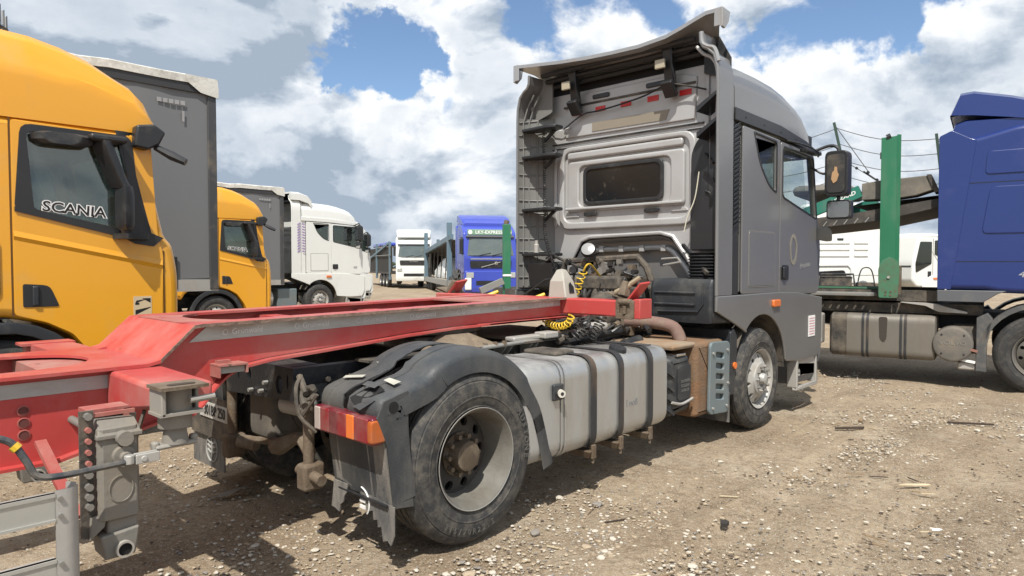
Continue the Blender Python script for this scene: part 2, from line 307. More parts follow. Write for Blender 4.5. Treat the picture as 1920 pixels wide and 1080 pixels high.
# ---------------------------------------------------------------- wheels
def tyre_mb(c, sd, R=.51, w=.30, rin=.29, n=72, tread=True):
    "c = centre of outer face, sd = outward sign along y; tyre lies inward"
    m = MB(); A = (0, -sd, 0)   # axis goes inward
    prof = [(.035, rin), (.012, rin+.012), (.004, rin+.02), (.008, rin+.026), (.0, rin+.05), (-.004, rin+.075), (-.0075, rin+.079), (-.0075, rin+.083), (-.005, rin+.087), (-.006, rin+.11), (-.003, R-.085), (.001, R-.072), (.004, R-.055), (.012, R-.05), (.010, R-.044), (.018, R-.03), (.035, R-.010), (.05, R)]
    for g in (.22, .5, .78):
        t = .05+(w-.10)*g; prof += [(t-.008, R), (t-.006, R-.013), (t+.006, R-.013), (t+.008, R)]
    prof += [(w-.05, R), (w-.018, R-.03), (w, R-.075), (w+.004, R-.13), (w, rin+.04), (w-.03, rin)]
    m.lathe(prof, c, A, n)
    if tread:   # shoulder lugs
        for k in range(n):
            a = 2*math.pi*k/n
            for t0, t1, rr_ in ((.020, .070, R+.003), (w-.07, w-.02, R+.003)):
                U = Vector((math.cos(a), 0, math.sin(a))); T = Vector((-math.sin(a), 0, math.cos(a))); cc = Vector(c); q = .33*2*math.pi*R/n
                V = []
                for t, r_ in ((t0, R-.028 if t0 < .1 else rr_), (t1, rr_ if t0 < .1 else R-.028)):
                    for e in (-q, q):
                        for d in (-.03, 0): V.append(cc+Vector((0, -sd*t, 0))+U*(r_+d)+T*e)
                m.add(V, [(0, 1, 3, 2), (4, 6, 7, 5), (1, 5, 7, 3), (0, 2, 6, 4), (0, 4, 5, 1), (2, 3, 7, 6)])
    return m
def disc_mb(c, sd, t_in, r0, r1, nh, rh, rp, t2=None, th=.012, ph=0):
    "annular disc with nh round holes, at depth t_in (inner edge) to t2 (outer edge)"
    m = MB(); t2 = t_in if t2 is None else t2; NB = 24; rp_ = rp; cc = Vector(c)
    def P(r, a, extra=0):
        t = t_in+(t2-t_in)*max(0, min(1, (r-r0)/(r1-r0)))+extra; return cc+Vector((r*math.cos(a), -sd*t, r*math.sin(a)))
    da = 2*math.pi/nh
    for h in range(nh):
        a0 = h*da+ph; B = []; H = []
        for k in range(NB):
            q = 2*math.pi*k/NB; cx, cy = math.cos(q), math.sin(q); sc = 1/max(abs(cx), abs(cy))
            u = (cx*sc+1)/2; v = (cy*sc+1)/2; B.append((r0+(r1-r0)*u, a0+da*(v-.5))); H.append((rp_+rh*cx, a0+rh*cy/rp_))
        V = [P(*b) for b in B]+[P(*b) for b in H]+[P(*b, th*2) for b in H]
        m.add(V, [(k, (k+1) % NB, NB+(k+1) % NB, NB+k) for k in range(NB)]+[(NB+k, NB+(k+1) % NB, 2*NB+(k+1) % NB, 2*NB+k) for k in range(NB)])
    return m
def arc_text(m, word, c, sd, rad_, a_mid, size, y, da, flip=False):
    for i, ch in enumerate(word):
        a = a_mid+(i-(len(word)-1)/2)*da*(1 if flip else -1)
        rot = a-math.pi/2 if not flip else a+math.pi/2
        M = Matrix.Translation((c[0]+rad_*math.cos(a), y, c[2]+rad_*math.sin(a))) @ Matrix.Rotation(-rot, 4, 'Y') @ Matrix.Rotation(math.pi/2, 4, 'X')
        m.text(ch, M, size, .0016, off=.001)
def rear_wheel(root, x, y, sd, words=True, z=.51):
    c = (x, y, z); A = (0, -sd, 0); m = MB()
    m.lathe([(.016, .288), (.0, .302), (-.004, .306), (-.004, .300), (.010, .284), (.035, .276), (.06, .262), (.17, .250), (.20, .247)], c, A, 64)
    w = m.build('wheel', rimm, root)
    MB().lathe([(-.005, .306), (-.007, .303), (-.005, .2995)], c, A, 64).build('rim_edge', galv, w)
    disc_mb(c, sd, .165, .095, .252, 10, .030, .198, .20).build('wheel_disc', rimin, w)
    h = MB(); h.lathe([(.17, .135), (.155, .135), (.152, .10), (.10, .095), (.075, .088), (.07, .06), (.068, 0.001)], c, A, 32)
    h.build('hub', mat('hub_rusty', (.10, .075, .05), .7, .1, .3, 9, .5, DUST, 9), w)
    b = MB().tube([(x+.1675, y-sd*.16, z), (x+.1675, y-sd*.115, z)], [.017, .015], 6); 
    MB().lathe([(.36, .3), (.36, .001)], c, A, 24).build('brake_drum', blk, w)
    nut0 = MB().tube([(.118, 0, 0), (.118, sd*.045, 0)], [.016, .015], 6).build('wheel_nut', rustd, w); nut0.location = (x, y-sd*.155, z)
    for k in range(1, 10):
        q = nut0.copy(); COL.objects.link(q); q.parent = w; q.rotation_euler = (0, 2*math.pi*k/10, 0)
    tyre_mb(c, sd).build('tyre', rub2, w)
    if words:
        lt = mat('raised_rubber_lettering', (.085, .082, .075), .7, 0, .2, 9); t = MB(); arc_text(t, 'AUSTONE', c, sd, .425, rad(12), .056, y+sd*.0082, .118); t.build('lettering', lt, w); t = MB(); arc_text(t, '315/70R22.5', c, sd, .425, rad(-100), .044, y+sd*.0082, .092, True)
        t.build('lettering', mat('raised_rubber_lettering', (.085, .082, .075), .7, 0, .2, 9), w)
    return w
def front_wheel(root, x, y, sd, z=.51, rim=None, small=False, nh=10, tm=None):
    c = (x, y, z); A = (0, -sd, 0); rim = rim or rimw; m = MB()
    m.lathe([(.016, .288), (.0, .302), (-.003, .304), (.008, .286), (.035, .274), (.055, .262), (.12, .252)], c, A, 48)
    w = m.build('wheel', rim, root)
    disc_mb(c, sd, .0, .165, .253, nh, .024, .213, .055, ph=.2).build('wheel_disc', rim, w)
    MB().lathe([(.0, .166), (-.012, .163), (-.02, .15), (-.02, .088), (.0, .084), (.03, .082)], c, A, 40).build('bolt_flange', rim, w)
    MB().lathe([(.10, .085), (-.01, .062), (-.035, .055), (-.055, .048), (-.06, .03), (-.062, .001)], c, A, 28).build('hub', rimw if rim is rimw else blk2, w)
    MB().lathe([(.14, .26), (.14, .001)], c, A, 24).build('brake_drum', blk, w)
    if not small:
        nut0 = MB().tube([(.127, 0, 0), (.127, sd*.03, 0)], [.016, .013], 6).build('wheel_nut', bolt, w); nut0.location = (x, y+sd*.018, z)
        for k in range(1, 10):
            q = nut0.copy(); COL.objects.link(q); q.parent = w; q.rotation_euler = (0, 2*math.pi*k/10, 0)
    else:
        b = MB()
        for k in range(10): a = 2*math.pi*k/10; b.cyl((x+.127*math.cos(a), y+sd*.018, z+.127*math.sin(a)), (x+.127*math.cos(a), y+sd*.045, z+.127*math.sin(a)), .015, n=6)
        b.build('wheel_nuts', bolt, w, kind='stuff')
    tyre_mb(c, sd, n=48 if small else 72, tread=not small).build('tyre', tm or rub, w)
    return w
# ---------------------------------------------------------------- ground
def ground_h(x, y): return 0.0
GX, GY = 2.0, -1.5
def ground():
    n = 320; k = 7.2; t = np.linspace(-1, 1, n+1); a = .45*np.sinh(k*t)
    X, Y = np.meshgrid(a+GX, a+GY, indexing='ij')
    def wav(sc, amp, seed):
        r = np.random.RandomState(seed); z = 0
        for i in range(9):
            th = r.rand()*6.28; ph = r.rand()*6.28; f = sc*(1+.6*r.rand()); z = z+np.sin((X*math.cos(th)+Y*math.sin(th))*f+ph+1.3*np.sin((X*math.sin(th)-Y*math.cos(th))*f*.7+ph))
        return z*amp/3
    Z = wav(1.1, .012, 1)+wav(3.3, .007, 2)+wav(11, .0035, 3)+wav(31, .0018, 4)
    R = np.hypot(X-GX, Y-GY); Z = Z*np.clip(1.3-R/90, 0.15, 1)
    for y0, am, ph in ((-2.35, .022, 0), (-4.25, .022, 0), (-3.15, .014, 1.4), (-5.0, .014, 1.4)):
        c_ = y0+.25*np.sin(X*.35+ph)-.05*X; q_ = (Y-c_)/.16; Z = Z-am*np.exp(-q_*q_)+am*.6*np.exp(-((np.abs(q_)-1.7)/.5)**2)+am*.18*np.exp(-q_*q_)*np.sin(X*26+Y*9)
    for wx, wy in ((0, -1.1), (3.97, -1.1)):
        d = np.hypot((X-wx)/1.0, (Y-wy)/.7); Z = Z*np.clip(d-.3, 0, 1)-.012*np.exp(-d*d*2)
    V = np.stack([X, Y, Z-.004], -1).reshape(-1, 3); idx = np.arange((n+1)*(n+1)).reshape(n+1, n+1)
    F = np.stack([idx[:-1, :-1], idx[1:, :-1], idx[1:, 1:], idx[:-1, 1:]], -1).reshape(-1, 4)
    me = bpy.data.meshes.new('ground'); me.from_pydata(V.tolist(), [], F.tolist()); me.polygons.foreach_set('use_smooth', [True]*len(me.polygons))
    o = bpy.data.objects.new('ground', me); COL.objects.link(o); o['kind'] = 'structure'
    m = bpy.data.materials.new('yard_ground'); m.use_nodes = True; nt = m.node_tree; N = nt.nodes.new; Lk = nt.links.new; b = nt.nodes['Principled BSDF']; b.inputs['Roughness'].default_value = .95; b.inputs['Specular IOR Level'].default_value = .15
    tc = N('ShaderNodeTexCoord')
    def noise(s, d, r=.6, mp=None, dist=0):
        q = N('ShaderNodeTexNoise'); q.inputs['Scale'].default_value = s; q.inputs['Detail'].default_value = d; q.inputs['Roughness'].default_value = r; q.inputs['Distortion'].default_value = dist
        Lk(mp or tc.outputs['Object'], q.inputs['Vector']); return q.outputs['Fac']
    def mr(v, a, b_, c=0, d=1):
        q = N('ShaderNodeMapRange'); Lk(v, q.inputs[0])
        for i, z in zip((1, 2, 3, 4), (a, b_, c, d)): q.inputs[i].default_value = z
        return q.outputs[0]
    def mix(f, c1, c2):
        q = N('ShaderNodeMix'); q.data_type = 'RGBA'; Lk(f, q.inputs[0])
        for i, c in ((6, c1), (7, c2)):
            if isinstance(c, tuple): q.inputs[i].default_value = (*c, 1)
            else: Lk(c, q.inputs[i])
        return q.outputs[2]
    mp = N('ShaderNodeMapping'); mp.inputs['Rotation'].default_value = (0, 0, rad(-12)); mp.inputs['Scale'].default_value = (.25, 1.2, 1); Lk(tc.outputs['Object'], mp.inputs[0])
    c = mix(mr(noise(.9, 8, .62), .34, .66), (.235, .175, .115), (.385, .305, .21))
    c = mix(mr(noise(1.4, 7, .6, mp.outputs[0], .4), .52, .70, 0, .7), c, (.165, .118, .077))
    c = mix(mr(noise(.55, 6, .65), .54, .70, 0, .75), c, (.50, .43, .33))
    c = mix(mr(noise(14, 7, .75), .46, .70, 0, .8), c, (.115, .080, .052))
    c = mix(mr(noise(45, 5, .75), .50, .68, 0, .85), c, (.44, .365, .27))
    hs = []
    for sc, th, col, pat in ((26, .27, (.52, .47, .39), .44), (60, .33, (.50, .45, .37), .38), (9, .16, (.50, .455, .38), .50), (120, .36, (.46, .41, .33), .34)):
        v = N('ShaderNodeTexVoronoi'); v.inputs['Scale'].default_value = sc; v.inputs['Randomness'].default_value = 1; Lk(tc.outputs['Object'], v.inputs['Vector'])
        s1 = mr(v.outputs['Distance'], th, th*.75); sel = mr(noise(sc*.55, 2), .50, .56); pt = mr(noise(.8, 5, .6), pat, pat+.12)
        k1 = N('ShaderNodeMath'); k1.operation = 'MULTIPLY'; Lk(s1, k1.inputs[0]); Lk(sel, k1.inputs[1]); k2 = N('ShaderNodeMath'); k2.operation = 'MULTIPLY'; Lk(k1.outputs[0], k2.inputs[0]); Lk(pt, k2.inputs[1])
        c = mix(k2.outputs[0], c, col); hs.append(k2.outputs[0])
    Lk(c, b.inputs['Base Color'])
    h = None
    for src, w in ((noise(22, 8, .7), 1.0), (noise(90, 5, .7), .35), (hs[0], .35), (hs[1], .2), (hs[2], .6)):
        q = N('ShaderNodeMath'); q.operation = 'MULTIPLY_ADD'; Lk(src, q.inputs[0]); q.inputs[1].default_value = w
        if h is None: q.inputs[2].default_value = 0
        else: Lk(h, q.inputs[2])
        h = q.outputs[0]
    bp = N('ShaderNodeBump'); bp.inputs['Strength'].default_value = .9; bp.inputs['Distance'].default_value = .03; Lk(h, bp.inputs['Height']); Lk(bp.outputs[0], b.inputs['Normal'])
    me.materials.append(m)
ground()
# ---------------------------------------------------------------- the cab used by the grey tractor and its white sisters
YS = 1.24
def faw_cab(R, P, Pin, detail=True, glassm=None, decal=None, XO=3.97):
    gl = glassm or winb
    DX = dict(w=YS)
    out = [(3.49, 1.36), (5.58, 1.30), (5.64, 1.5), (5.66, 1.95), (5.62, 2.1), (5.40, 3.02), (3.49, 3.02)]
    wl = rr([(4.47, 2.91), (5.33, 2.875), (5.46, 2.20), (4.47, 2.39)], [.05, .06, .05, .06], 4)
    wb = rr([(3.76, 2.96), (4.30, 2.935), (4.30, 2.42), (4.12, 2.48), (3.90, 2.68)], [.03, .05, .05, .12, .10], 4)
    m = MB(); m.shell(rr(out, [.05, .12, .1, .1, .1, .1, .05], 3), YS, .10, n=3); ins = m.inset; m.open_front(5.3, 2.0, .4)
    for s in (-1, 1): m.plate(ins, [[(p[0], p[1]) for p in wl], wb], 'Y', s*(YS-.011), .02)
    cab = m.build('cab_body', P, R, ang=28)
    for s in (-1, 1):
        sx = 1
        d = MB(); d.plate(rr([(4.405, 1.345), (5.57, 1.33), (5.60, 1.9), (5.50, 2.17), (5.36, 2.92), (4.42, 2.96)], [.05, .12, .1, .05, .06, .04], 4), [wl], 'Y', s*(YS+.005), .018, .006)
        dr = d.build('door', P, R, ang=40)
        MB().plate([(p[0], p[1]) for p in rr([(4.455, 2.925), (5.345, 2.89), (5.475, 2.185), (4.455, 2.375)], [.06, .06, .05, .06], 4)], [wl], 'Y', s*(YS+.014), .010).build('window_seal', dark, dr)
        MB().plate(wl, [], 'Y', s*(YS-.012), .004).build('window_glass', gl, dr)
        h = MB(); h.plate(rect(4.44, 4.64, 1.50, 1.66, .03), [], 'Y', s*(YS+.016), .012, .004); hd = h.build('handle_recess', dark, dr); MB().box(4.46, 4.55, s*(YS+.02), s*(YS+.045), 1.52, 1.64).build('handle', dark, dr, bev=.01)
        q = MB(); q.plate(rr([(3.505, 1.38), (4.385, 1.365), (4.40, 2.97), (3.505, 2.995)], [.03, .03, .03, .03], 3), [wb], 'Y', s*(YS+.005), .018, .006); sp = q.build('side_panel', P, R, ang=40)
        ww = rr([(3.74, 2.975), (4.315, 2.95), (4.315, 2.40), (4.11, 2.46), (3.88, 2.67)], [.03, .05, .05, .12, .1], 4)
        MB().plate(ww, [wb], 'Y', s*(YS+.014), .010).build('window_seal', dark, sp)
        MB().plate(wb, [], 'Y', s*(YS-.012), .004).build('window_glass', winb, sp)
        MB().plate(rect(3.65, 4.28, 1.44, 2.0, .03), [rect(3.658, 4.272, 1.448, 1.992, .03)], 'Y', s*(YS+.013), .008).build('hatch_seam', dark if not decal else greyrib, sp)
        MB().plate(rect(3.66, 4.27, 1.45, 1.99, .03), [], 'Y', s*(YS+.015), .008, .003).build('locker_hatch', P, sp)
    # roof
    st = []
    for x, zt, w in ((3.362, 3.60, 1.0), (3.55, 3.63, 1.0), (4.0, 3.63, 1.0), (4.4, 3.61, 1.0), (4.7, 3.565, .998), (4.95, 3.505, .993), (5.15, 3.42, .985), (5.30, 3.29, .975), (5.40, 3.12, .96)):
        h = zt-3.04; wy = YS*w/1.0
        st.append([(x, y, z) for y, z in ([(-wy, 3.02), (-wy+.008, 3.02+h*.55), (-wy+.04, 3.04+h*.72), (-wy+.10, 3.04+h*.88), (-wy+.24, zt-.03*h/.6), (-.6, zt), (0, zt+.012), (.6, zt), (wy-.24, zt-.03*h/.6), (wy-.10, 3.04+h*.88), (wy-.04, 3.04+h*.72), (wy-.008, 3.02+h*.55), (wy, 3.02)])])
    MB().loft(st, closed=True).build('roof', P, R, ang=50)
    for s in (-1, 1):
        g = MB(); g.prism([(3.33, 3.02), (3.33, 3.14), (4.4, 3.12), (5.1, 3.05), (5.40, 2.99), (5.42, 2.93), (5.1, 2.96), (4.4, 3.0)], 'Y', s*(YS+.002), s*(YS+.022)); gt = g.build('gutter_trim', dark if decal else P, R, bev=.006)
        if decal:
            g = MB()
            for k in range(5): g.cyl((3.55+k*.42, s*(YS+.02), 3.075-.012*k), (3.55+k*.42, s*(YS+.026), 3.075-.012*k), .011, n=8)
            g.build('trim_screws', blk, gt, kind='stuff')
        # side fairing panel, with its rolled rear lip
        path = [(0, s*1.25, 1.38), (0, s*1.25, 3.30), (0, s*1.242, 3.45), (0, s*1.21, 3.57), (0, s*1.15, 3.63), (0, s*1.10, 3.66), (0, s*1.075, 3.71), (0, s*1.07, 3.80)]
        f = MB(); A_ = [(3.02, y, z) for _, y, z in path]; B_ = [(3.31, y-s*.004, z) for _, y, z in path]; A2 = [(3.02, y-s*.022, z-.004) for _, y, z in path]; B2 = [(3.31, y-s*.026, z-.004) for _, y, z in path]
        f.loft([A_, A2, B2, B_, A_], closed=False, cap=False); fr = f.build('side_fairing', P, R, ang=40)
        MB().tube([(3.022, y-s*.012, z) for _, y, z in path], .0165, 8).build('fairing_lip', P, fr)
        MB().tube([(3.315, y-s*.012, z) for _, y, z in path[:5]], .008, 6).build('fairing_edge', P, fr)
        # black slatted strip between fairing and cab
        g = MB(); g.box(3.325, 3.485, s*(YS-.03), s*(YS-.012), 1.38, 3.03); gs = g.build('air_strip', dark if decal else P, R)
        if decal:
            g = MB(); z = 2.02
            while z < 2.97: g.obox((3.335, s*(YS-.002), z), (3.475, s*(YS-.002), z+.055), .012, .022, (0, 1, 0)); z += .043
            g.build('louvre_slats', dark, gs)
    # windshield, visor and front
    MB().loft([[(x, -1.1, z) for x, z in ((5.655, 2.02), (5.42, 2.95), (5.40, 2.95), (5.63, 2.02))], [(x+.04, -.6, z) for x, z in ((5.655, 2.02), (5.42, 2.95), (5.40, 2.95), (5.63, 2.02))], [(x+.04, .6, z) for x, z in ((5.655, 2.02), (5.42, 2.95), (5.40, 2.95), (5.63, 2.02))], [(x, 1.1, z) for x, z in ((5.655, 2.02), (5.42, 2.95), (5.40, 2.95), (5.63, 2.02))]]).build('windshield', gl if decal else wink, R)
    MB().shell(rr([(5.40, 3.02), (5.62, 2.99), (5.66, 2.93), (5.60, 2.92), (5.42, 2.96)], .01, 2), 1.12, .05, cap=True).build('sun_visor', dark, R)
    # bumper, wing and step (one each side)
    for s in (-1, 1):
        arch = arc(XO, .52, .64, 200, 0, 3)
        wing = [(2.99, 1.375), (2.99, 1.235), (3.37, 1.10), (3.62, 1.0)]+arc(3.99, .56, .60, 128, 8, 12)+[(4.62, .62), (5.10, .58), (5.56, .60), (5.66, .8), (5.66, 1.28), (4.9, 1.36), (4.4, 1.375)]
        w_ = MB(); w_.plate(wing, [], 'Y', s*(YS+.008), .03, .012, 2); wg = w_.build('wing', P, R, ang=35, label='wing panel with wheel arch cut-out')
        MB().plate(rect(4.20, 4.38, 1.225, 1.30, .02), [], 'Y', s*(YS+.035), .03, .01).build('side_marker', orange, wg)
        st_ = MB(); st_.strip([(x, s*(YS-.0), z) for x, z in arc(3.99, .56, .605, 150, 0, 16)], (0, -s*.42, 0)); st_.build('wheel_arch_liner', blk2, wg)
    b = MB(); b.shell(rr([(4.9, .60), (5.0, .30), (5.66, .28), (5.74, .5), (5.74, 1.2), (5.66, 1.29), (5.60, 1.30), (5.60, .62)], .05, 3), 1.235, .12, cap=True, n=3); b.build('bumper', P if not decal else bskirt, R)
    if not detail: return
    for s in (-1, 1):
        # foot step
        q = MB(); q.box(4.93, 5.55, s*1.20, s*1.255, .25, .285).box(4.93, 4.97, s*1.14, s*1.255, .285, .60).box(5.51, 5.55, s*1.14, s*1.255, .285, .6).box(4.97, 5.51, s*1.22, s*1.235, .44, .60).box(4.97, 5.51, s*1.08, s*1.235, .40, .425)
        q.build('entry_step', alud, R, bev=.008)
def faw_mirrors(R, sides=(-1, 1), broken=True):
    for s in sides:
        a = MB(); a.tube(smoothp([(5.25, s*1.24, 2.93), (5.3, s*1.42, 3.0), (5.3, s*1.52, 2.98), (5.3, s*1.55, 2.90)], 4), .018, 8).tube(smoothp([(5.32, s*1.24, 2.78), (5.34, s*1.36, 2.70), (5.33, s*1.46, 2.72)], 4), .014, 6)
        ar = a.build('mirror_arm', dark, R)
        mm = MB(); mm.box(5.16, 5.31, s*1.42, s*1.70, 2.42, 2.93) if False else mm.loft([[(x, s*y, z) for y, z in rect(1.44, 1.68, 2.42, 2.92, .06)] for x in (5.16, 5.18, 5.30)]+[[(5.36, s*(1.56+(y-1.56)*.7), 2.67+(z-2.67)*.85) for y, z in rect(1.44, 1.68, 2.42, 2.92, .06)]])
        mo = mm.build('main_mirror', dark, R, bev=.008)
        MB().plate([(s*a_, b_) for a_, b_ in rect(1.465, 1.655, 2.46, 2.88, .05)][::s], [], 'X', 5.155, .008).build('mirror_glass', mat('broken_mirror_back', (.03, .03, .03), .6, dirt=.3) if broken and s < 0 else chrome, mo)
        if broken and s < 0: MB().plate([(-1.575, 2.585), (-1.54, 2.56), (-1.515, 2.61), (-1.525, 2.68), (-1.545, 2.70), (-1.55, 2.745), (-1.575, 2.735), (-1.58, 2.68), (-1.595, 2.65), (-1.585, 2.62)], [], 'X', 5.148, .008).build('exposed_backing', mat('peach_backing', (.42, .26, .14), .8), mo)
        lo = MB(); lo.loft([[(x, s*y, z) for y, z in rect(1.45, 1.71, 2.17, 2.38, .04)] for x in (5.20, 5.22, 5.29)]); l = lo.build('wide_mirror', dark, R, bev=.008)
        MB().plate([(s*a_, b_) for a_, b_ in rect(1.468, 1.692, 2.188, 2.362, .035)][::s], [], 'X', 5.195, .006).build('mirror_glass', chrome, l)
        MB().tube([(5.26, s*1.56, 2.36), (5.26, s*1.56, 2.45)], .02).build('mirror_link', dark, R)
# ================================================================ the grey tractor unit
T = thing('tractor_unit', 'grey tractor unit seen from behind with torn rear mudguard, coupled under the red container trailer', 'truck', (0, 0, 0))
faw_cab(T, grey, greyin, True, winc, decal=True); faw_mirrors(T)
def cab_insides(T):
    MB().box(3.5, 5.5, -1.15, 1.15, 1.4, 1.9).build('cab_floor', inter, T)
    m = MB()
    for y in (-.62, .62): m.box(4.45, 4.95, y-.25, y+.25, 1.9, 2.15).box(4.40, 4.55, y-.24, y+.24, 2.1, 2.75)
    m.build('seats', inter, T, bev=.05)
    MB().box(5.15, 5.5, -1.1, 1.1, 1.9, 2.2).build('dashboard', inter, T, bev=.05)
    MB().box(3.5, 5.3, -1.19, 1.19, 3.0, 3.02).build('headliner', interl, T)
cab_insides(T)
# white sheet taped on the wing and worn door emblem
m = MB(); m.plate(rect(5.22, 5.42, .84, 1.08), [], 'Y', -1.268, .004); w_ = m.build('paper_notice', whitel, T)
m = MB()
for k in range(7): m.plate(rect(5.24, 5.40, .865+.03*k, .873+.03*k), [], 'Y', -1.2715, .002)
m.build('notice_lines', mat('faded_pink_print', (.55, .25, .3), .6), w_)
m = MB()
E_ = [(4.78+.105*math.cos(a)*(1+.08*math.sin(5*a)), 1.83+.17*math.sin(a)) for a in [2*math.pi*k/28 for k in range(28)]]; H_ = [(4.78+.068*math.cos(a), 1.83+.125*math.sin(a)*(1+.1*math.cos(3*a))) for a in [2*math.pi*k/28 for k in range(28)]]
m.plate(E_, [H_], 'Y', -1.2565, .002); m.build('worn_emblem', mat('worn_emblem_tan', (.215, .20, .17), .6, 0, .3, 14), T)
m = MB(); m.text('Premium', TY(5.12, 1.66, -1.2565, .1), .085, .001, shear=.3); m.build('faint_script', mat('faint_script', (.225, .225, .23), .5), T)
# roof visor corner post, sensor fin, door mirror housing low
MB().box(5.42, 5.56, -1.16, -1.10, 2.95, 3.18).build('marker_horn', dark, T, bev=.02)
m = MB(); m.loft([[(5.50, -1.24+a*.5, 2.03+b) for a, b in arc(0, 0, .075, 0, 330, 10)], [(5.56, -1.33+a*.8, 2.02+b) for a, b in arc(0, 0, .085, 0, 330, 10)], [(5.62, -1.36+a*.3, 1.96+b*.3) for a, b in arc(0, 0, .07, 0, 330, 10)]]); m.build('front_kerb_mirror', greyrib, T)
m = MB(); m.tube(smoothp([(4.55, -1.25, 2.99), (4.9, -1.33, 2.97), (5.2, -1.36, 2.92), (5.35, -1.3, 2.90)], 5), [.012]*16, 6).box(4.85, 5.3, -1.36, -1.28, 2.90, 2.94); m.build('torn_visor_trim', dark, T, bev=.01)
# ---- rear wall
bay = [(.66, 1.38), (.66, 1.70), (.54, 1.90), (.44, 1.94), (-.46, 1.96), (-.58, 1.92), (-.78, 1.66), (-.86, 1.50), (-.86, 1.38)]
bay = rr(bay[::-1], [0, .05, .1, .08, .08, .08, .1, .05, 0], 3)
wallo = [(-1.20, 1.38), (-1.20, 3.30), (-1.05, 3.60), (1.05, 3.60), (1.20, 3.30), (1.20, 1.38)]
wallo = [(-1.20, 1.38)]+[(-1.20, 3.30), (-1.05, 3.60), (1.05, 3.60), (1.20, 3.30), (1.20, 1.38)]+[(.70, 1.38), (.70, 1.72), (.56, 1.93), (.44, 1.97), (-.46, 1.99), (-.60, 1.95), (-.80, 1.68), (-.90, 1.50), (-.90, 1.38)]
wl_ = MB(); wl_.plate(wallo[::-1], [], 'X', 3.36, .02, .006); wall = wl_.build('rear_wall', greyin, T)
winh = rect(-.46, .48, 2.36, 2.71, .07, 4)
def ring(name, outer, inner, x, th, bev, m, par=None): return MB().plate(outer, [inner] if inner else [], 'X', x, th, bev, 3).build(name, m, par or wall, ang=50)
MB().tube([(3.345, y, z) for y, z in [(.70, 1.38), (.70, 1.72), (.56, 1.93), (.44, 1.97), (-.46, 1.99), (-.60, 1.95), (-.80, 1.68), (-.90, 1.50), (-.90, 1.38)]], .022, 8).build('cutout_rim', greyin, wall)
b_ = MB(); b_.loft([[(3.36, y, z) for y, z in bay], [(3.62, y*.9, 1.38+(z-1.38)*.86) for y, z in bay]], closed=False, cap=False).build('tunnel_skin', greyin, wall)
MB().tube([(3.44, y*.93, 1.38+(z-1.38)*.80) for y, z in bay[1:-1]], .028, 8).build('tunnel_frame', greyin, wall)
for k in range(4): MB().box(3.40, 3.44, .30-.26*k, .36-.26*k, 1.80, 1.87).build('bracket', greyin, wall, bev=.008)
# pressed relief: broad frame, window recess, grooves and ledges
ring('pressed_frame', rect(-.86, .86, 2.06, 2.99, .16, 6), rect(-.79, .79, 2.14, 2.935, .12, 6), 3.335, .05, .018, greyin)
ring('pressed_panel', rect(-.74, .74, 2.26, 2.82, .05, 4), rect(-.58, .58, 2.31, 2.76, .08, 4), 3.338, .045, .02, greyin)
ring('lower_ledge', rect(-.72, .76, 2.275, 2.305, .01), None, 3.312, .03, .01, greyin)
ring('upper_bar', rect(-.72, .74, 2.845, 2.925, .03), None, 3.335, .05, .02, greyin)
ring('mid_groove_upper', rect(-1.1, 1.1, 3.035, 3.05, .005), None, 3.342, .016, 0, blk)
ring('mid_groove_lower', rect(-1.1, 1.1, 2.985, 2.996, .004), None, 3.342, .016, 0, blk)
ring('upper_panel', [(-.84, 3.09), (.78, 3.10), (.74, 3.52), (.60, 3.56), (-.66, 3.56), (-.86, 3.50)], None, 3.345, .03, .012, greyin)
ring('brown_panel', [(-.52, 3.125), (.40, 3.13), (.40, 3.225), (-.56, 3.225)], None, 3.326, .006, 0, beige)
ring('upper_shelf', rect(-.85, .8, 3.43, 3.455, .006), None, 3.326, .012, .004, blk2)
for y in (.61, .29, -.04, -.37, -.74): ring('reflector', rect(y-.065, y+.065, 3.335, 3.39), None, 3.326, .006, 0, redref)
for y, z, a in ((.42, 2.225, .085), (-.36, 2.225, .085), (.28, 3.50, .11), (-.40, 3.50, .11)): ring('vent', rect(y-a, y+a, z-.024, z+.024, .018), None, 3.322, .02, .006, dark)
for y in (.69, -.68): ring('pressed_tab', [(y-.10, 2.20), (y+.10, 2.20), (y+.06, 2.24), (y-.06, 2.24)], None, 3.345, .02, .006, greyin)
ring('window_gasket', rect(-.50, .52, 2.32, 2.75, .09, 5), winh, 3.328, .024, .008, dark)
ring('rear_window', winh, None, 3.332, .006, 0, mat('rear_glass_dark', (.012, .014, .016), .12, 0, .1, 3, .12, DUST, 6, spec=.25))
for s in (-1, 1): MB().prism([(3.36, 1.4), (3.30, 1.4), (3.22, 1.4), (3.22, 3.5), (3.36, 3.5)], 'Y', s*1.19, s*1.205).build('wall_return', greyin, wall)
# vertical pressed ribs at both sides
for y in (.93, 1.02): ring('side_rib', rect(y-.02, y+.02, 2.1, 3.0, .02), None, 3.345, .03, .01, greyin)
ring('side_rib', rect(-.99, -.94, 2.98, 3.5, .02), None, 3.345, .03, .01, greyin)
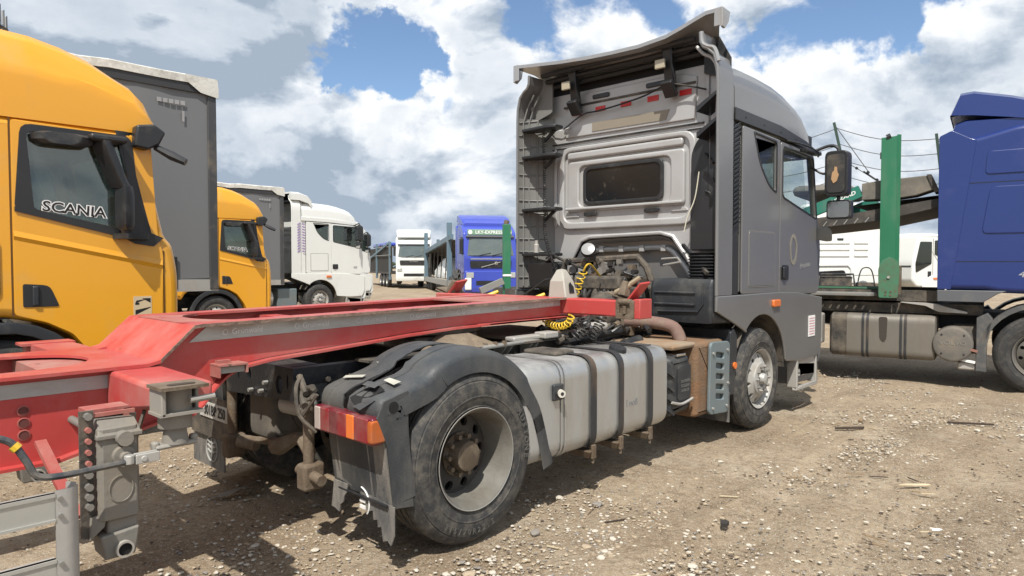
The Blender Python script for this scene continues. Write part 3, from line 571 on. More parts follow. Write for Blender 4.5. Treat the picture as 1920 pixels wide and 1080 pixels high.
# left fairing liner with a grid of ribs
L_ = [(3.03, 1.225), (3.09, 1.215), (3.16, 1.19), (3.24, 1.13), (3.31, 1.04), (3.345, .95)]
m = MB(); m.strip([(x, y, 1.40) for x, y in L_], (0, 0, 1.95)); lin = m.build('fairing_liner', greyrib, T)
m = MB(); z = 1.52
while z < 3.4: m.tube([(x, y-.004, z+.03*(z > 2.9)*(x-3.03)*6) for x, y in L_[:5]], .009, 5); z += .148
for i in (1, 2, 3): m.tube([(L_[i][0], L_[i][1]-.006, 1.42), (L_[i][0], L_[i][1]-.006, 3.3), (L_[i][0]+.03, L_[i][1]-.05, 3.48), (L_[i][0]+.03, L_[i][1]-.14, 3.6)], .010, 5)
m.build('liner_rib', greyrib, lin)
for z in (3.20, 2.89, 2.29, 1.78):
    s_ = MB(); s_.plate(rr([(3.04, 1.20), (3.02, .80), (3.06, .70), (3.20, .70), (3.30, .95), (3.16, 1.20)], .03, 2), [], 'Z', z, .035, .008); o_ = s_.build('fairing_strut', dark, T)
    MB().obox((3.2, .98, z-.12), (3.2, .82, z-.01), .03, .03).build('strut_brace', dark, o_)
for z in (3.20, 2.96):
    s_ = MB(); s_.add([(3.03, -1.22, z+.05), (3.03, -1.02, z-.07), (3.30, -1.02, z-.07), (3.30, -1.22, z+.05), (3.03, -1.22, z+.02), (3.03, -1.02, z-.12), (3.30, -1.02, z-.12), (3.30, -1.22, z+.02)], [(0, 1, 2, 3), (4, 7, 6, 5), (0, 4, 5, 1), (1, 5, 6, 2), (2, 6, 7, 3), (3, 7, 4, 0)]); s_.build('fairing_strut', dark, T)
    MB().tube([(3.1, -1.12, z-.06), (3.1, -1.12, z-.4)], .005, 5).build('strut_wire', blk, T)
MB().prism(rr([(.90, 3.40), (1.245, 3.30), (1.245, 3.62), (1.12, 3.80), (.90, 3.80)], .03, 2), 'X', 3.24, 3.26).build('corner_filler', greyrib, T); MB().prism([(-.95, 3.5), (-1.22, 3.4), (-1.22, 3.6), (-1.1, 3.82), (-.95, 3.82)], 'X', 3.30, 3.32).build('corner_filler', blk, T)
# air intake column and bellows on the right
m = MB(); m.plate(rr([(-1.19, 1.80), (-.86, 1.80), (-.86, 2.75), (-.95, 2.90), (-1.19, 2.94)], [.01, .02, .1, .1, .02], 4)[::-1], [], 'X', 3.27, .10, .012); itk = m.build('air_intake', dark, T)
for k, (a, b) in enumerate((((-1.10, 2.62), (-1.02, 2.72)), ((-1.13, 2.44), (-1.01, 2.55)))): MB().obox((3.214, a[0], a[1]), (3.214, b[0], b[1]), .014, .05, (1, 0, 0)).build('intake_slot', mat('slot_black', (.004, .004, .004), .6), itk)
MB().tube(smoothp([(3.214, -1.02, 2.36), (3.214, -1.07, 2.33), (3.214, -1.075, 2.22)], 4), .013, 6).build('intake_slot', MT['slot_black'], itk)
m = MB(); pr = []
for k in range(9): pr += [(.03*k, .125), (.03*k+.015, .15)]
m.lathe(pr, (3.18, -1.03, 1.52), (0, 0, 1), 28); m.build('bellows', dark, T)
MB().tube(smoothp([(3.2, -.96, 2.55), (3.18, -.93, 2.3), (3.15, -.87, 2.12), (3.14, -.84, 1.98)], 5), .006, 5).build('frayed_rope', mat('pale_rope', (.55, .52, .42), .8), T)
MB().obox((3.28, -.75, 1.86), (3.02, -1.15, 1.58), .03, .03).build('cab_stay', blk, T)
m = MB(); m.shell([(3.0, 1.12), (2.98, 1.22), (2.98, 1.46), (3.02, 1.53), (3.4, 1.53), (3.4, 1.10)], .33, .04, y=-.89, cap=True); bx = m.build('rear_wing_cover', plas, T)
m = MB()
for z in (1.29, 1.40): m.tube([(2.975, -.62, z), (2.975, -1.05, z)], .012, 6)
m.tube([(2.975, -1.13, 1.49), (2.975, -1.13, 1.30), (2.975, -1.08, 1.23), (2.975, -.66, 1.22)], .010, 6); m.build('cover_ridge', plas, bx)
m = MB(); m.tube(smoothp([(2.75, -.45, 1.12), (2.8, -.70, 1.12), (2.85, -.9, 1.08), (2.85, -.98, .95)], 5), .06, 14); m.build('exhaust_pipe', mat('rusty_pipe', (.17, .105, .085), .8, 0, .4, 9, .5, DUST, 7, bump=.3), T)
MB().box(2.72, 2.79, -.52, -.40, .98, 1.22).build('exhaust_bracket', rustd, T, bev=.01)
# roof spoiler with its dished trailing edge
edge = [(1.27, 3.95), (1.10, 3.93), (.62, 3.875), (.25, 3.845), (-.08, 3.83), (-.40, 3.825), (-.70, 3.85), (-.87, 3.895), (-1.03, 3.945), (-1.12, 3.97), (-1.28, 3.97)]
st = []
for x, zs, ws, base in ((3.0, 1, 1, 0), (3.07, .98, .99, 0), (3.2, .8, .9, 0), (3.45, .4, .8, 0), (3.7, .0, .7, 0)):
    st.append([(x, y*ws, 3.645+(z-3.645)*zs+base) for y, z in edge])
low = [[(x+.002, y, z-.035) for x, y, z in r] for r in st]
m = MB(); k = len(edge)
m.loft([low[0], st[0]]+st[1:]+low[::-1][:-1]+[low[0]], closed=False, cap=False)
sp = m.build('roof_spoiler', mat('silver_spoiler_paint', (.34, .34, .34), .3, .4, .04, 3, .15, DUST, 2, coat=.4), T, ang=40)
for s, zt in ((1, 3.95), (-1, 3.97)):
    zb = 3.76 if s > 0 else 3.80; m = MB(); m.prism([(3.0, zt), (3.0, zb), (3.05, zb-.01), (3.12, zb+.06), (3.15, zt-.01)], 'Y', s*1.285, s*1.262); m.prism([(3.0, zt), (3.0, zb+.01), (3.01, zb+.01), (3.01, zt)], 'Y', s*1.262, s*1.20); m.build('spoiler_end', MT['silver_spoiler_paint'], sp, bev=.004)
for x, z, y0 in ((3.12, 3.79, .95), (3.20, 3.74, 1.0), (3.28, 3.69, 1.0)): MB().tube([(x, .95, z), (x, -.95, z)], .028, 8).build('spoiler_rail', dark, sp)
MB().box(3.36, 3.40, -1.05, 1.05, 3.56, 3.86).build('spoiler_void_panel', mat('void_black', (.008, .008, .008), .9), sp)  # black panel added for the shaded void under the spoiler
for y in (.56, -.62):
    m = MB(); m.obox((3.18, y, 3.80), (3.26, y, 3.38), .10, .07, (1, 0, 0)); m.obox((3.16, y, 3.46), (3.27, y, 3.33), .13, .06, (1, 0, 0)); br = m.build('spoiler_bracket', dark, T, bev=.012)
    MB().box(3.105, 3.135, y-.01, y+.10, 3.58, 3.67).build('work_light', mat('beige_lamp', (.38, .34, .25), .4), br, bev=.008)
    MB().tube([(3.13, y-.07, 3.8), (3.14, y-.075, 3.6), (3.2, y-.08, 3.45)], .008, 5).build('bracket_cable', blk, br)
MB().tube(smoothp([(3.30, .78, 3.20), (3.28, .50, 3.32), (3.28, .3, 3.33), (3.27, 0, 3.35), (3.27, -.3, 3.39), (3.22, -.6, 3.44), (3.25, -.8, 3.40), (3.25, -1.0, 3.33)], 6), .009, 6).build('lamp_cable', blk, T)
MB().tube([(3.30, 1.02, 3.24), (3.30, .82, 3.19), (3.30, .70, 3.21)], .006, 5).build('white_cable', whitel, T)
MB().tube(coil([(3.18, .98, 3.2), (3.18, .96, 2.4), (3.12, .90, 2.0), (2.95, .60, 1.62), (2.86, .36, 1.55)], .016, 74, 8), .005, 4).build('coiled_cable', blkh, T)
# right top lips of the fairing
MB().tube(smoothp([(3.02, -1.07, 3.80), (3.02, -1.08, 3.70), (3.02, -1.13, 3.655), (3.02, -1.2, 3.62), (3.02, -1.24, 3.5)], 4), .02, 8).build('fairing_top_lip', MT['silver_spoiler_paint'], T)
MB().tube(smoothp([(3.10, -.98, 3.70), (3.10, -1.05, 3.62), (3.10, -1.14, 3.56), (3.1, -1.19, 3.42), (3.1, -1.19, 3.0)], 4), .016, 8).build('fairing_inner_lip', greyin, T)
# ---- engine bay clutter
m = MB(); m.box(3.0, 3.7, -.42, .40, .95, 1.45).cyl((2.98, -.1, 1.2), (2.7, -.1, 1.15), .24, .17, 24).box(2.85, 3.4, -.30, .25, 1.4, 1.55); en = m.build('engine', blk2, T, bev=.03)
r_ = random.Random(3)
m = MB(); m.tube([(3.02, .55, 1.60), (3.02, .52, 1.70), (3.02, -.40, 1.74), (3.02, -.50, 1.64), (3.04, -.55, 1.5)], .035, 8).tube([(3.0, .5, 1.56), (3.0, -.1, 1.56)], .012, 6); m.build('engine_crossbar', blk2, en)
for k in range(34):
    y = r_.uniform(-.42, .5); z = r_.uniform(1.42, 1.70); m = MB(); q = r_.random()
    if q < .4: m.cyl((2.96, y, z), (3.06, y+r_.uniform(-.05, .05), z), r_.uniform(.015, .045), n=10)
    elif q < .7: m.box(2.97, 3.05, y-.03, y+.03, z-.025, z+.02)
    else: m.tube(smoothp([(3.0, y, z), (2.95, y+r_.uniform(-.1, .1), z-.06), (3.0, y+r_.uniform(-.2, .2), z-r_.uniform(.02, .2))], 4), .012, 6)
    m.build('engine_fitting', r_.choice([blk2, rustd, blkh, rustd, bolt, blk]), en, bev=0)
for k in range(16):
    y = r_.uniform(-.5, .45); m = MB(); m.tube(smoothp([(2.95, y, 1.52), (2.85, y+r_.uniform(-.1, .1), 1.35), (2.9, y+r_.uniform(-.25, .25), 1.2), (2.7, y+r_.uniform(-.3, .3), 1.05)], 5), r_.choice([.012, .018, .026]), 8); m.build('engine_hose', r_.choice([blkh, blkh, blk2]), en)
MB().cyl((2.98, .02, 1.46), (2.93, .02, 1.46), .035).build('pressure_cap', mat('faded_red_cap', (.4, .1, .08), .6), en)
# work lamp on the cross bar
m = MB(); m.lathe([(.0, .001), (.004, .066), (.03, .082), (.05, .078), (.08, .05), (.085, .001)], (2.90, .13, 1.83), Vector((.75, .38, -.45)), 28); lp = m.build('work_lamp', dark, T); MB().lathe([(-.004, .001), (-.002, .04), (.004, .070)], (2.90, .13, 1.83), Vector((.75, .38, -.45)), 24).build('lamp_lens', mat('pale_lens', (.26, .26, .255), .3, coat=.6), lp)
MB().tube([(2.95, .12, 1.80), (3.0, .11, 1.70)], .014, 6).build('lamp_stem', blk, lp)
# pale strut loops right of the tunnel, left stay
MB().tube([(3.1, -.62, 1.72), (3.1, -.80, 1.73), (3.1, -.83, 1.69), (3.1, -.64, 1.66)], .010, 6).build('bent_rod', galv, T)
MB().tube([(3.15, 1.2, 1.79), (3.1, .80, 1.78), (3.0, .45, 1.68), (2.95, .2, 1.62)], .018, 6).build('stay_bar', blk, T)
MB().tube([(3.0, 1.15, 1.30), (2.9, .7, 1.5), (2.9, .4, 1.52)], .012, 6).build('left_hose', blkh, T)
m = MB(); m.shell([(3.05, 1.42), (3.02, 1.68), (3.3, 1.70), (3.3, 1.36)], .20, .04, y=.90, cap=True); m.build('reservoir', dark, T)
MB().lathe([(0, .03), (.09, .03), (.10, .02), (.14, .02)], (3.05, .97, 1.80), (0, 0, 1), 12).build('small_bottle', alud, T)
for pth, R_, t_ in (([(2.5, -.12, 1.60), (2.5, -.08, 1.52), (2.5, -.05, 1.44), (2.5, -.0, 1.36)], .036, 5), ([(1.6, -.38, 1.24), (1.6, -.43, 1.18), (1.6, -.54, 1.15), (1.6, -.65, 1.18), (1.6, -.69, 1.25)], .026, 12)):
    MB().tube(coil(pth, R_, t_), .0068, 6).build('yellow_air_coil', yelh, T)
MB().tube(smoothp([(2.5, -.12, 1.60), (2.5, -.16, 1.66), (2.6, -.14, 1.66), (2.8, -.1, 1.55)], 4), .0095, 6).build('yellow_air_line', yelh, T)
for y, z in ((.33, 1.32), (.98, 1.33)): MB().cyl((2.3, y, z), (2.38, y-.06, z+.05), .032, .018, 10).build('yellow_coupling', yelh, T)
for k in range(2): MB().tube(coil([(1.62+.16*k, -.80-.06*k, 1.24), (1.66+.1*k, -.78-.06*k, 1.15), (1.62+.14*k, -.70-.06*k, 1.06)], .04, 7), .0065, 6).build('black_air_coil', blkh, T)
# ---- chassis
for s in (-1, 1):
    m = MB(); y1 = s*.43; y0 = s*.35
    m.prism([(-.72, .83), (-.72, 1.04), (.2, 1.04), (.9, 1.02), (5.2, .98), (5.2, .74), (.2, .78)], 'Y', y1, y1-s*.012)
    m.box(-.72, 5.2, min(y0, y1-s*.012), max(y0, y1-s*.012), 1.028, 1.04) if False else m.prism([(-.72, 1.028), (-.72, 1.04), (.2, 1.04), (.9, 1.02), (5.2, .98), (5.2, .968), (.9, 1.008), (.2, 1.028)], 'Y', y1-s*.012, y0)
    rl = m.build('chassis_rail', blk, T)
    m = MB()
    for k in range(46):
        x = -.6+k*.085+(k % 3)*.01; z = .955 if k % 2 else .90
        if k % 7 == 5: continue
        m.tube([(x, y1, z), (x, y1+s*.02, z)], .017, 6)
    m.build('rail_bolts', blk2, rl, kind='stuff')
m = MB()
HL = [[(-.28+.045*math.cos(a), .93+.06*math.sin(a)) for a in [2*math.pi*k/12 for k in range(12)]], [(.12+.03*math.cos(a), .95+.045*math.sin(a)) for a in [2*math.pi*k/12 for k in range(12)]], [(.27+.014*math.cos(a), .93+.03*math.sin(a)) for a in [2*math.pi*k/8 for k in range(8)]], [(.36+.014*math.cos(a), .96+.02*math.sin(a)) for a in [2*math.pi*k/8 for k in range(8)]], [(-.38+.012*math.cos(a), .96+.045*math.sin(a)) for a in [2*math.pi*k/8 for k in range(8)]]]
m.plate([(-.45, .85), (.45, .80), (.45, 1.045), (-.45, 1.045)], HL, 'X', -.735, .02); m.box(-.725, -.52, -.35, .35, 1.03, 1.043); m.build('tail_crossmember', blk, T)
m = MB()
for x, y, z in ((-.75, -.14, .93), (-.75, -.08, .87), (-.75, .06, .86)): m.tube([(x, y, z), (x-.03, y, z)], .014, 6)
m.build('crossmember_bolts', galv, T, kind='stuff')
for x, w in ((.9, .1), (1.9, .12), (2.5, .1)): MB().box(x, x+w, -.35, .35, .80, .98).build('crossmember', blk, T)
# sub-frame plate with gussets under the fifth wheel
for s in (-1, 1):
    m = MB(); m.box(-.3, 1.75, s*.43, s*.58, 1.045, 1.06) if s > 0 else m.box(-.3, 1.75, -.58, -.43, 1.045, 1.06); pl = m.build('mounting_plate', blk2, T)
    for x in (.95, 1.02, 1.25, 1.32, .2, .27):
        g = MB(); g.add([(x, s*.435, 1.04), (x, s*.57, 1.04), (x, s*.435, .88), (x+.012, s*.435, 1.04), (x+.012, s*.57, 1.04), (x+.012, s*.435, .88)], [(0, 1, 2), (3, 5, 4), (0, 3, 4, 1), (1, 4, 5, 2), (0, 2, 5, 3)])
        g.build('gusset', galv if s < 0 else blk, pl)
MB().cyl((.65, -.62, 1.06), (1.72, -.50, 1.055), .016).build('shiny_pipe', galv, T)
MB().tube([(1.7, -.50, 1.0), (2.4, -.48, 1.03), (3.1, -.47, 1.04)], .03, 8).build('frame_pipe', blk, T)
# fifth wheel
m = MB(); o5 = [(.55+.52*math.cos(rad(a)), .47*math.sin(rad(a))) for a in range(-120, 121, 10)]; o5 = o5+[(-.25, .42), (-.25, .12), (.3, .07), (.42, .07), (.42, -.07), (.3, -.07), (-.25, -.12), (-.25, -.42)]
m.plate(o5, [], 'Z', 1.18, .04, .008); f5 = m.build('fifth_wheel_plate', mat('greasy_steel', (.06, .055, .048), .5, .4, .4, 6, .6, (.19, .155, .11), 4, bump=.3, bs=30), T)
m = MB(); m.box(.2, .8, -.42, .42, 1.06, 1.15); m.build('fifth_wheel_body', blk2, f5, bev=.02)
m = MB(); m.add([(.20, -.46, 1.065), (.85, -.46, 1.065), (.66, -.42, 1.17), (.40, -.42, 1.17), (.20, -.62, 1.065), (.85, -.62, 1.065), (.64, -.50, 1.16), (.42, -.50, 1.16)], [(0, 1, 2, 3), (4, 7, 6, 5), (0, 4, 5, 1), (2, 6, 7, 3), (0, 3, 7, 4), (1, 5, 6, 2)]); m.build('fifth_wheel_pedestal', mat('dusty_brown_casting', (.15, .115, .08), .85, 0, .4, 12, .7, (.24, .19, .135), 9, bump=.6, bs=40), f5, bev=.01)
m = MB(); 
for x in (.26, .36, .70, .80, .9): m.cyl((x, -.60, 1.06), (x, -.60, 1.09), .02, n=6)
m.build('pedestal_bolts', rustd, f5, kind='stuff')
# catwalk, plates and valves behind the cab
m = MB(); m.box(1.15, 2.0, -.40, .40, 1.06, 1.085); m.build('catwalk', mat('dusty_tread_plate', (.17, .15, .12), .8, .1, .3, 8, .7, (.26, .21, .15), 5, bump=.4, bs=40), T, bev=.006)
m = MB(); m.box(1.05, 1.5, -.56, -.46, 1.065, 1.10).box(1.35, 1.52, -.62, -.5, 1.07, 1.12); m.build('aluminium_bracket', alud, T, bev=.01)
MB().lathe([(0, .045), (.22, .05), (.25, .035)], (2.02, -.50, 1.10), (1, -.2, .05), 16).build('silver_filter', alud, T)
for k in range(16):
    x = r_.uniform(1.5, 2.9); y = r_.uniform(-.62, -.1); z = r_.uniform(1.02, 1.1); m = MB()
    if k % 2: m.tube(smoothp([(x, y, z), (x+.1, y-.04, z+.05), (x+.25, y+.03, z)], 4), .014, 6)
    else: m.cyl((x, y, z), (x+.06, y, z+.02), .03, n=8)
    m.build('air_fitting', r_.choice([blkh, galv, alud, blk2, rustd, blkh]), T)
# ---- axles, tanks under the tail
m = MB(); m.cyl((0, -.95, .51), (0, .95, .51), .085, n=16).lathe([(-.22, .05), (-.18, .17), (-.08, .24), (.05, .25), (.16, .2), (.24, .10)], (-.02, 0, .51), (1, 0, 0), 24); m.build('rear_axle', blk2, T)
m = MB(); m.shell(rr([(-.66, .50), (-.66, .86), (-.40, .86), (-.40, .50)], .07, 3), .17, .06, y=.16, cap=True); m.build('air_tank', mat('dusty_grey_tank', (.10, .095, .085), .7, 0, .2, 6, .6, (.2, .17, .13), 4), T)
MB().lathe([(0, .001), (.01, .06), (.22, .07), (.25, .001)], (-.68, -.22, .80), (.25, -1, 0), 16).build('small_air_tank', alud, T)
MB().tube(smoothp([(-.68, .40, .47), (-.66, .25, .48), (-.62, .05, .50), (-.66, -.10, .50), (-.60, -.25, .57), (-.64, -.45, .52)], 5), [.03, .03, .03, .03, .03, .028, .026, .026, .028, .03, .034, .04, .045, .05, .055, .055, .055, .05, .045, .04, .04, .04, .04, .04, .04, .04][:26], 8).build('anti_roll_bar', rustd, T)
for y, z0 in ((.45, .40), (-.56, .40)):
    m = MB(); m.cyl((-.71, y, z0), (-.71, y, .95), .033, n=14); b1 = m.build('bumper_hanger', rustd, T)
    MB().box(-.77, -.63, y-.05, y+.05, z0-.06, z0+.10).build('hanger_clamp', rustd, b1, bev=.02)
MB().cyl((-.71, -.45, .44), (-.71, -.70, .42), .032).build('bumper_stub', rustd, T); MB().cyl((-.71, .35, .46), (-.66, .2, .45), .035).build('bumper_stub', rustd, T)
m = MB()
for a, b in (((-.72, -.48, 1.0), (-.76, -.62, .92)), ((-.74, -.50, .95), (-.78, -.64, .86)), ((-.73, -.47, .9), (-.74, -.66, .96)), ((-.78, -.60, .80), (-.72, -.66, .92))): m.cyl(a, b, .02, n=8)
m.tube(smoothp([(-.72, -.5, 1.0), (-.8, -.58, .95), (-.8, -.62, .8), (-.72, -.66, .7)], 4), .012, 6).tube(smoothp([(-.72, -.46, .9), (-.78, -.55, .86), (-.75, -.66, .9)], 4), .01, 6); m.build('lamp_bracket_cables', blk2, T)
# ---- rear mudguard right: arched, ribbed, cracked, with tail lamp and torn flap
def arcp(r, a0, a1, n, cx=0, cz=.50): return [(cx+r*math.cos(rad(a0+(a1-a0)*i/n)), cz+r*math.sin(rad(a0+(a1-a0)*i/n))) for i in range(n+1)]
prof = [(-.60, .38), (-.63, .60), (-.66, .80), (-.685, .86), (-.68, .92), (-.64, .965), (-.50, 1.005), (-.36, 1.045)]+arcp(.655, 118, 35, 12, .0, .51)+[(.62, .76), (.68, .60), (.72, .46), (.75, .34)]
def guard(s):
    y0, y1 = .66*s, 1.18*s; P0 = smoothp([(x, 0, z) for x, z in prof], 3)
    def ringp(y, d=0, sc=1):
        return [Vector((p.x, y, p.z-d)) for p in P0]
    n = len(P0); crack = 1.0
    nrm = []
    for i in range(n):
        d = (P0[min(i+1, n-1)]-P0[max(i-1, 0)]).normalized(); nrm.append(Vector((-d.z, 0, d.x)))
    rows = [(.66, -.02), (.665, 0), (.74, .004), (.745, -.006), (.755, -.006), (.76, .004), (.885, .004)]
    rows2 = [(.925, .002), (1.04, .004), (1.045, -.006), (1.055, -.006), (1.06, .004), (1.13, .0), (1.19, -.006), (1.22, -.022), (1.235, -.05), (1.238, -.135)]
    def sheet(R_, i0, i1, jag=None):
        m = MB(); rings = []
        for y, o in R_:
            rg = []
            for i in range(i0, i1):
                yy = y
                if jag is not None and y in jag: yy += (.005*math.sin(i*2.3)+.004*math.sin(i*5.1+1)+jag[y]*math.exp(-((i-22)/9)**2)) if s < 0 else 0
                rg.append(P0[i]+nrm[i]*o+Vector((0, s*yy, 0)))
            rings.append(rg)
        a = [[p+Vector((0, 0, 0)) for p in r] for r in rings]; b = [[P-nrm[i0+j]*.008 for j, P in enumerate(r)] for r in rings]
        m.loft(a, closed=False, cap=False); m.loft(b, closed=False, cap=False); k = len(a); L = len(a[0])
        for A_, B_ in ((a[0], b[0]), (a[-1], b[-1])): m.loft([A_, B_], closed=False, cap=False)
        m.loft([[r[0] for r in a], [r[0] for r in b]], closed=False, cap=False); m.loft([[r[-1] for r in a], [r[-1] for r in b]], closed=False, cap=False)
        return m
    iA, iB = 7, n-16
    g = sheet(rows, iA, iB+8, {.885: -.0}).build('mudguard', guardm, T, ang=40, label='torn black plastic rear mudguard' if s < 0 else None)
    sheet(rows2, iA, iB+10, {.925: .045}).build('outer_half', guardm, g, ang=40)
    sheet(rows[:-1]+[(.905, .004)], 0, iA+1).build('rear_half', guardm, g, ang=40)
    sheet([(.907, .004)]+rows2[1:], 0, iA+1).build('rear_half', guardm, g, ang=40)
    sheet([(.60, -.01)]+[(y, o) for y, o in rows+rows2[1:]], iB+7, n).build('front_half', guardm, g, ang=40)
    return g
gR = guard(-1); gL = guard(1)
MB().plate([(-.705, .86), (-.66, .945), (-.50, .985), (-.50, .80), (-.485, .60), (-.465, .34), (-.60, .36), (-.64, .70)], [], 'Y', -1.228, .012, .003).build('guard_side_panel', guardm, gR)
# torn edge of the rear cap: raised shards, dark tear and pale patches
m = MB(); m.add([(-.698, -1.03, .90), (-.66, -1.12, .955), (-.60, -1.16, .99), (-.58, -1.08, 1.0), (-.63, -1.02, .985), (-.69, -.96, .935)], [(0, 1, 2, 3, 4, 5)]); m.build('tear', MT['void_black'], gR)
m = MB(); m.add([(-.70, -1.00, .895), (-.72, -1.10, .89), (-.67, -1.17, .945), (-.655, -1.10, .935), (-.69, -1.05, .915)], [(0, 1, 4), (1, 2, 3, 4)]); m.add([(-.60, -1.00, 1.02), (-.655, -1.03, 1.01), (-.64, -1.12, 1.0), (-.57, -1.09, 1.015)], [(0, 1, 2, 3)]); m.build('torn_shard', guardm, gR)
m = MB(); m.add([(-.62, -.985, .982), (-.52, -.935, 1.008), (-.40, -.91, 1.040), (-.38, -.885, 1.046), (-.50, -.905, 1.012), (-.58, -.95, .992)], [(0, 1, 4, 5), (1, 2, 3, 4)]); m.build('crack', MT['void_black'], gR)
pt_ = mat('peeling_tape', (.40, .39, .33), .7, 0, .3, 9)
for a in ([(-.58, -.72, 1.0), (-.545, -.70, 1.008), (-.50, -.84, 1.022), (-.54, -.86, 1.014)], [(-.53, -1.05, 1.018), (-.49, -1.05, 1.027), (-.50, -1.17, 1.02), (-.55, -1.17, 1.008)], [(-.33, -.70, 1.066), (-.24, -.70, 1.094), (-.25, -.73, 1.092), (-.34, -.73, 1.064)], [(-.30, -1.08, 1.078), (-.21, -1.08, 1.103), (-.22, -1.11, 1.10), (-.31, -1.11, 1.073)]):
    MB().add([(x, y, z+.004) for x, y, z in a], [(0, 1, 2, 3)]).build('pale_patch', pt_, gR)
MB().cyl((-.60, -1.238, .905), (-.60, -1.215, .905), .032, n=16).build('round_hole', MT['void_black'], gR)
# apron under the lamps
for s in (-1, 1):
    m = MB(); m.add([(-.655, s*.70, .80), (-.66, s*1.215, .80), (-.60, s*1.22, .36), (-.61, s*.70, .42)]+[(-.64, s*.70, .80), (-.645, s*1.215, .80), (-.585, s*1.22, .36), (-.595, s*.70, .42)], [(0, 1, 2, 3), (4, 7, 6, 5), (0, 4, 5, 1), (1, 5, 6, 2), (2, 6, 7, 3), (3, 7, 4, 0)])
    ap = m.build('apron', flapm, T)
MB().cyl((-.62, -.74, .375), (-.62, -1.2, .37), .008).build('apron_rod', blk, T)
# tail lamp
tlo = MB().box(-.73, -.66, -1.225, -.665, .715, .862).build('tail_lamp', redl2, T, bev=.012)
segs = [(.665, .725, clearl), (.727, .815, redl), (.817, .90, redl2), (.902, .985, redl), (.987, 1.06, orange), (1.062, 1.19, redl)]
for a, b, mm in segs:
    q = MB(); q.box(-.736, -.722, -b, -a, .725, .855); q.build('lens_segment', mm, tlo, bev=.006)
q = MB(); q.shell(rr([(-.742, .729), (-.742, .851), (-.64, .851), (-.64, .729)], .02, 2), .020, .010, y=-1.213, cap=True); q.build('side_lens', mat('dull_orange_lens', (.42, .10, .02), .35, dirt=.5, dcol=(.25, .12, .07), ds=9), tlo)
# torn rubber flaps
def jag(pts, x, th=.008): return MB().add([(x+.03*(z-.4), y, z) for y, z in pts]+[(x+th+.03*(z-.4), y, z) for y, z in pts], [tuple(range(len(pts))), tuple(range(2*len(pts)-1, len(pts)-1, -1))]+[(i, (i+1) % len(pts), len(pts)+(i+1) % len(pts), len(pts)+i) for i in range(len(pts))])
jag([(-.69, .41), (-.83, .41), (-.82, .36), (-.80, .34), (-.79, .30), (-.76, .28), (-.75, .235), (-.70, .25), (-.67, .25)], -.625).build('mud_flap', flapm, T, label='torn inner remnant of the rubber mud flap')
f_ = jag([(-.93, .40), (-1.24, .37), (-1.245, .22), (-1.22, .16), (-1.19, .18), (-1.15, .165), (-1.13, .24), (-1.10, .23), (-1.095, .27), (-1.06, .26), (-1.05, .31), (-1.0, .29), (-.96, .33), (-.93, .34)], -.605).build('mud_flap', flapm, T, label='torn outer remnant of the rubber mud flap with part of a white emblem')
m = MB(); m.tube([(-.616, -.93-.10*math.cos(a), .33+.10*math.sin(a)) for a in [rad(q) for q in range(75, -60, -12)]][::-1] if False else [(-.612, -.935-.09*math.cos(a), .335+.085*math.sin(a)) for a in [rad(q) for q in range(-40, 86, 12)]], .005, 5); m.box(-.614, -.606, -.985, -.935, .30, .318).box(-.614, -.606, -.985, -.935, .335, .35); m.build('emblem_remnant', whitel, f_)
m = MB(); m.box(-.66, -.65, .70, 1.24, .16, .42); fl = m.build('mud_flap', flapm, T, label='left rubber mud flap with white ring emblem')
m = MB(); m.tube([(-.664, .90+.095*math.cos(a), .30+.095*math.sin(a)) for a in [2*math.pi*k/28 for k in range(29)]], .006, 5)
m.box(-.668, -.66, .895, .905, .22, .38)
for z in (.27, .305, .34): m.obox((-.664, .89, z), (-.664, .83, z+.02), .008, .012, (1, 0, 0)).obox((-.664, .91, z), (-.664, .97, z+.02), .008, .012, (1, 0, 0))
m.build('ring_emblem', mat('faded_white_print', (.35, .35, .33), .7), fl)
m = MB(); m.box(-.70, -.692, .50, 1.02, .545, .655); npl = m.build('number_plate', mat('dirty_plate', (.50, .50, .47), .5, 0, .1, 6, .5, DUST, 6), T); m = MB(); m.text('301BP 250', TX(.76, .60, -.704), .105, .001, sx=.78, off=.001); m.build('plate_text', blk, npl)
MB().box(-.69, -.68, .55, 1.2, .40, .70).build('plate_holder', blk2, T)
# ---- wheels
for s in (-1, 1):
    rear_wheel(T, 0, s*1.25, s, words=(s < 0))
    tyre_mb((0, s*.90, .51), s).build('inner_tyre', rub2, T)
    front_wheel(T, 3.97, s*1.25, s, tm=rub2)
MB().cyl((3.97, -1.1, .48), (3.97, 1.1, .48), .07).build('front_axle', blk, T)
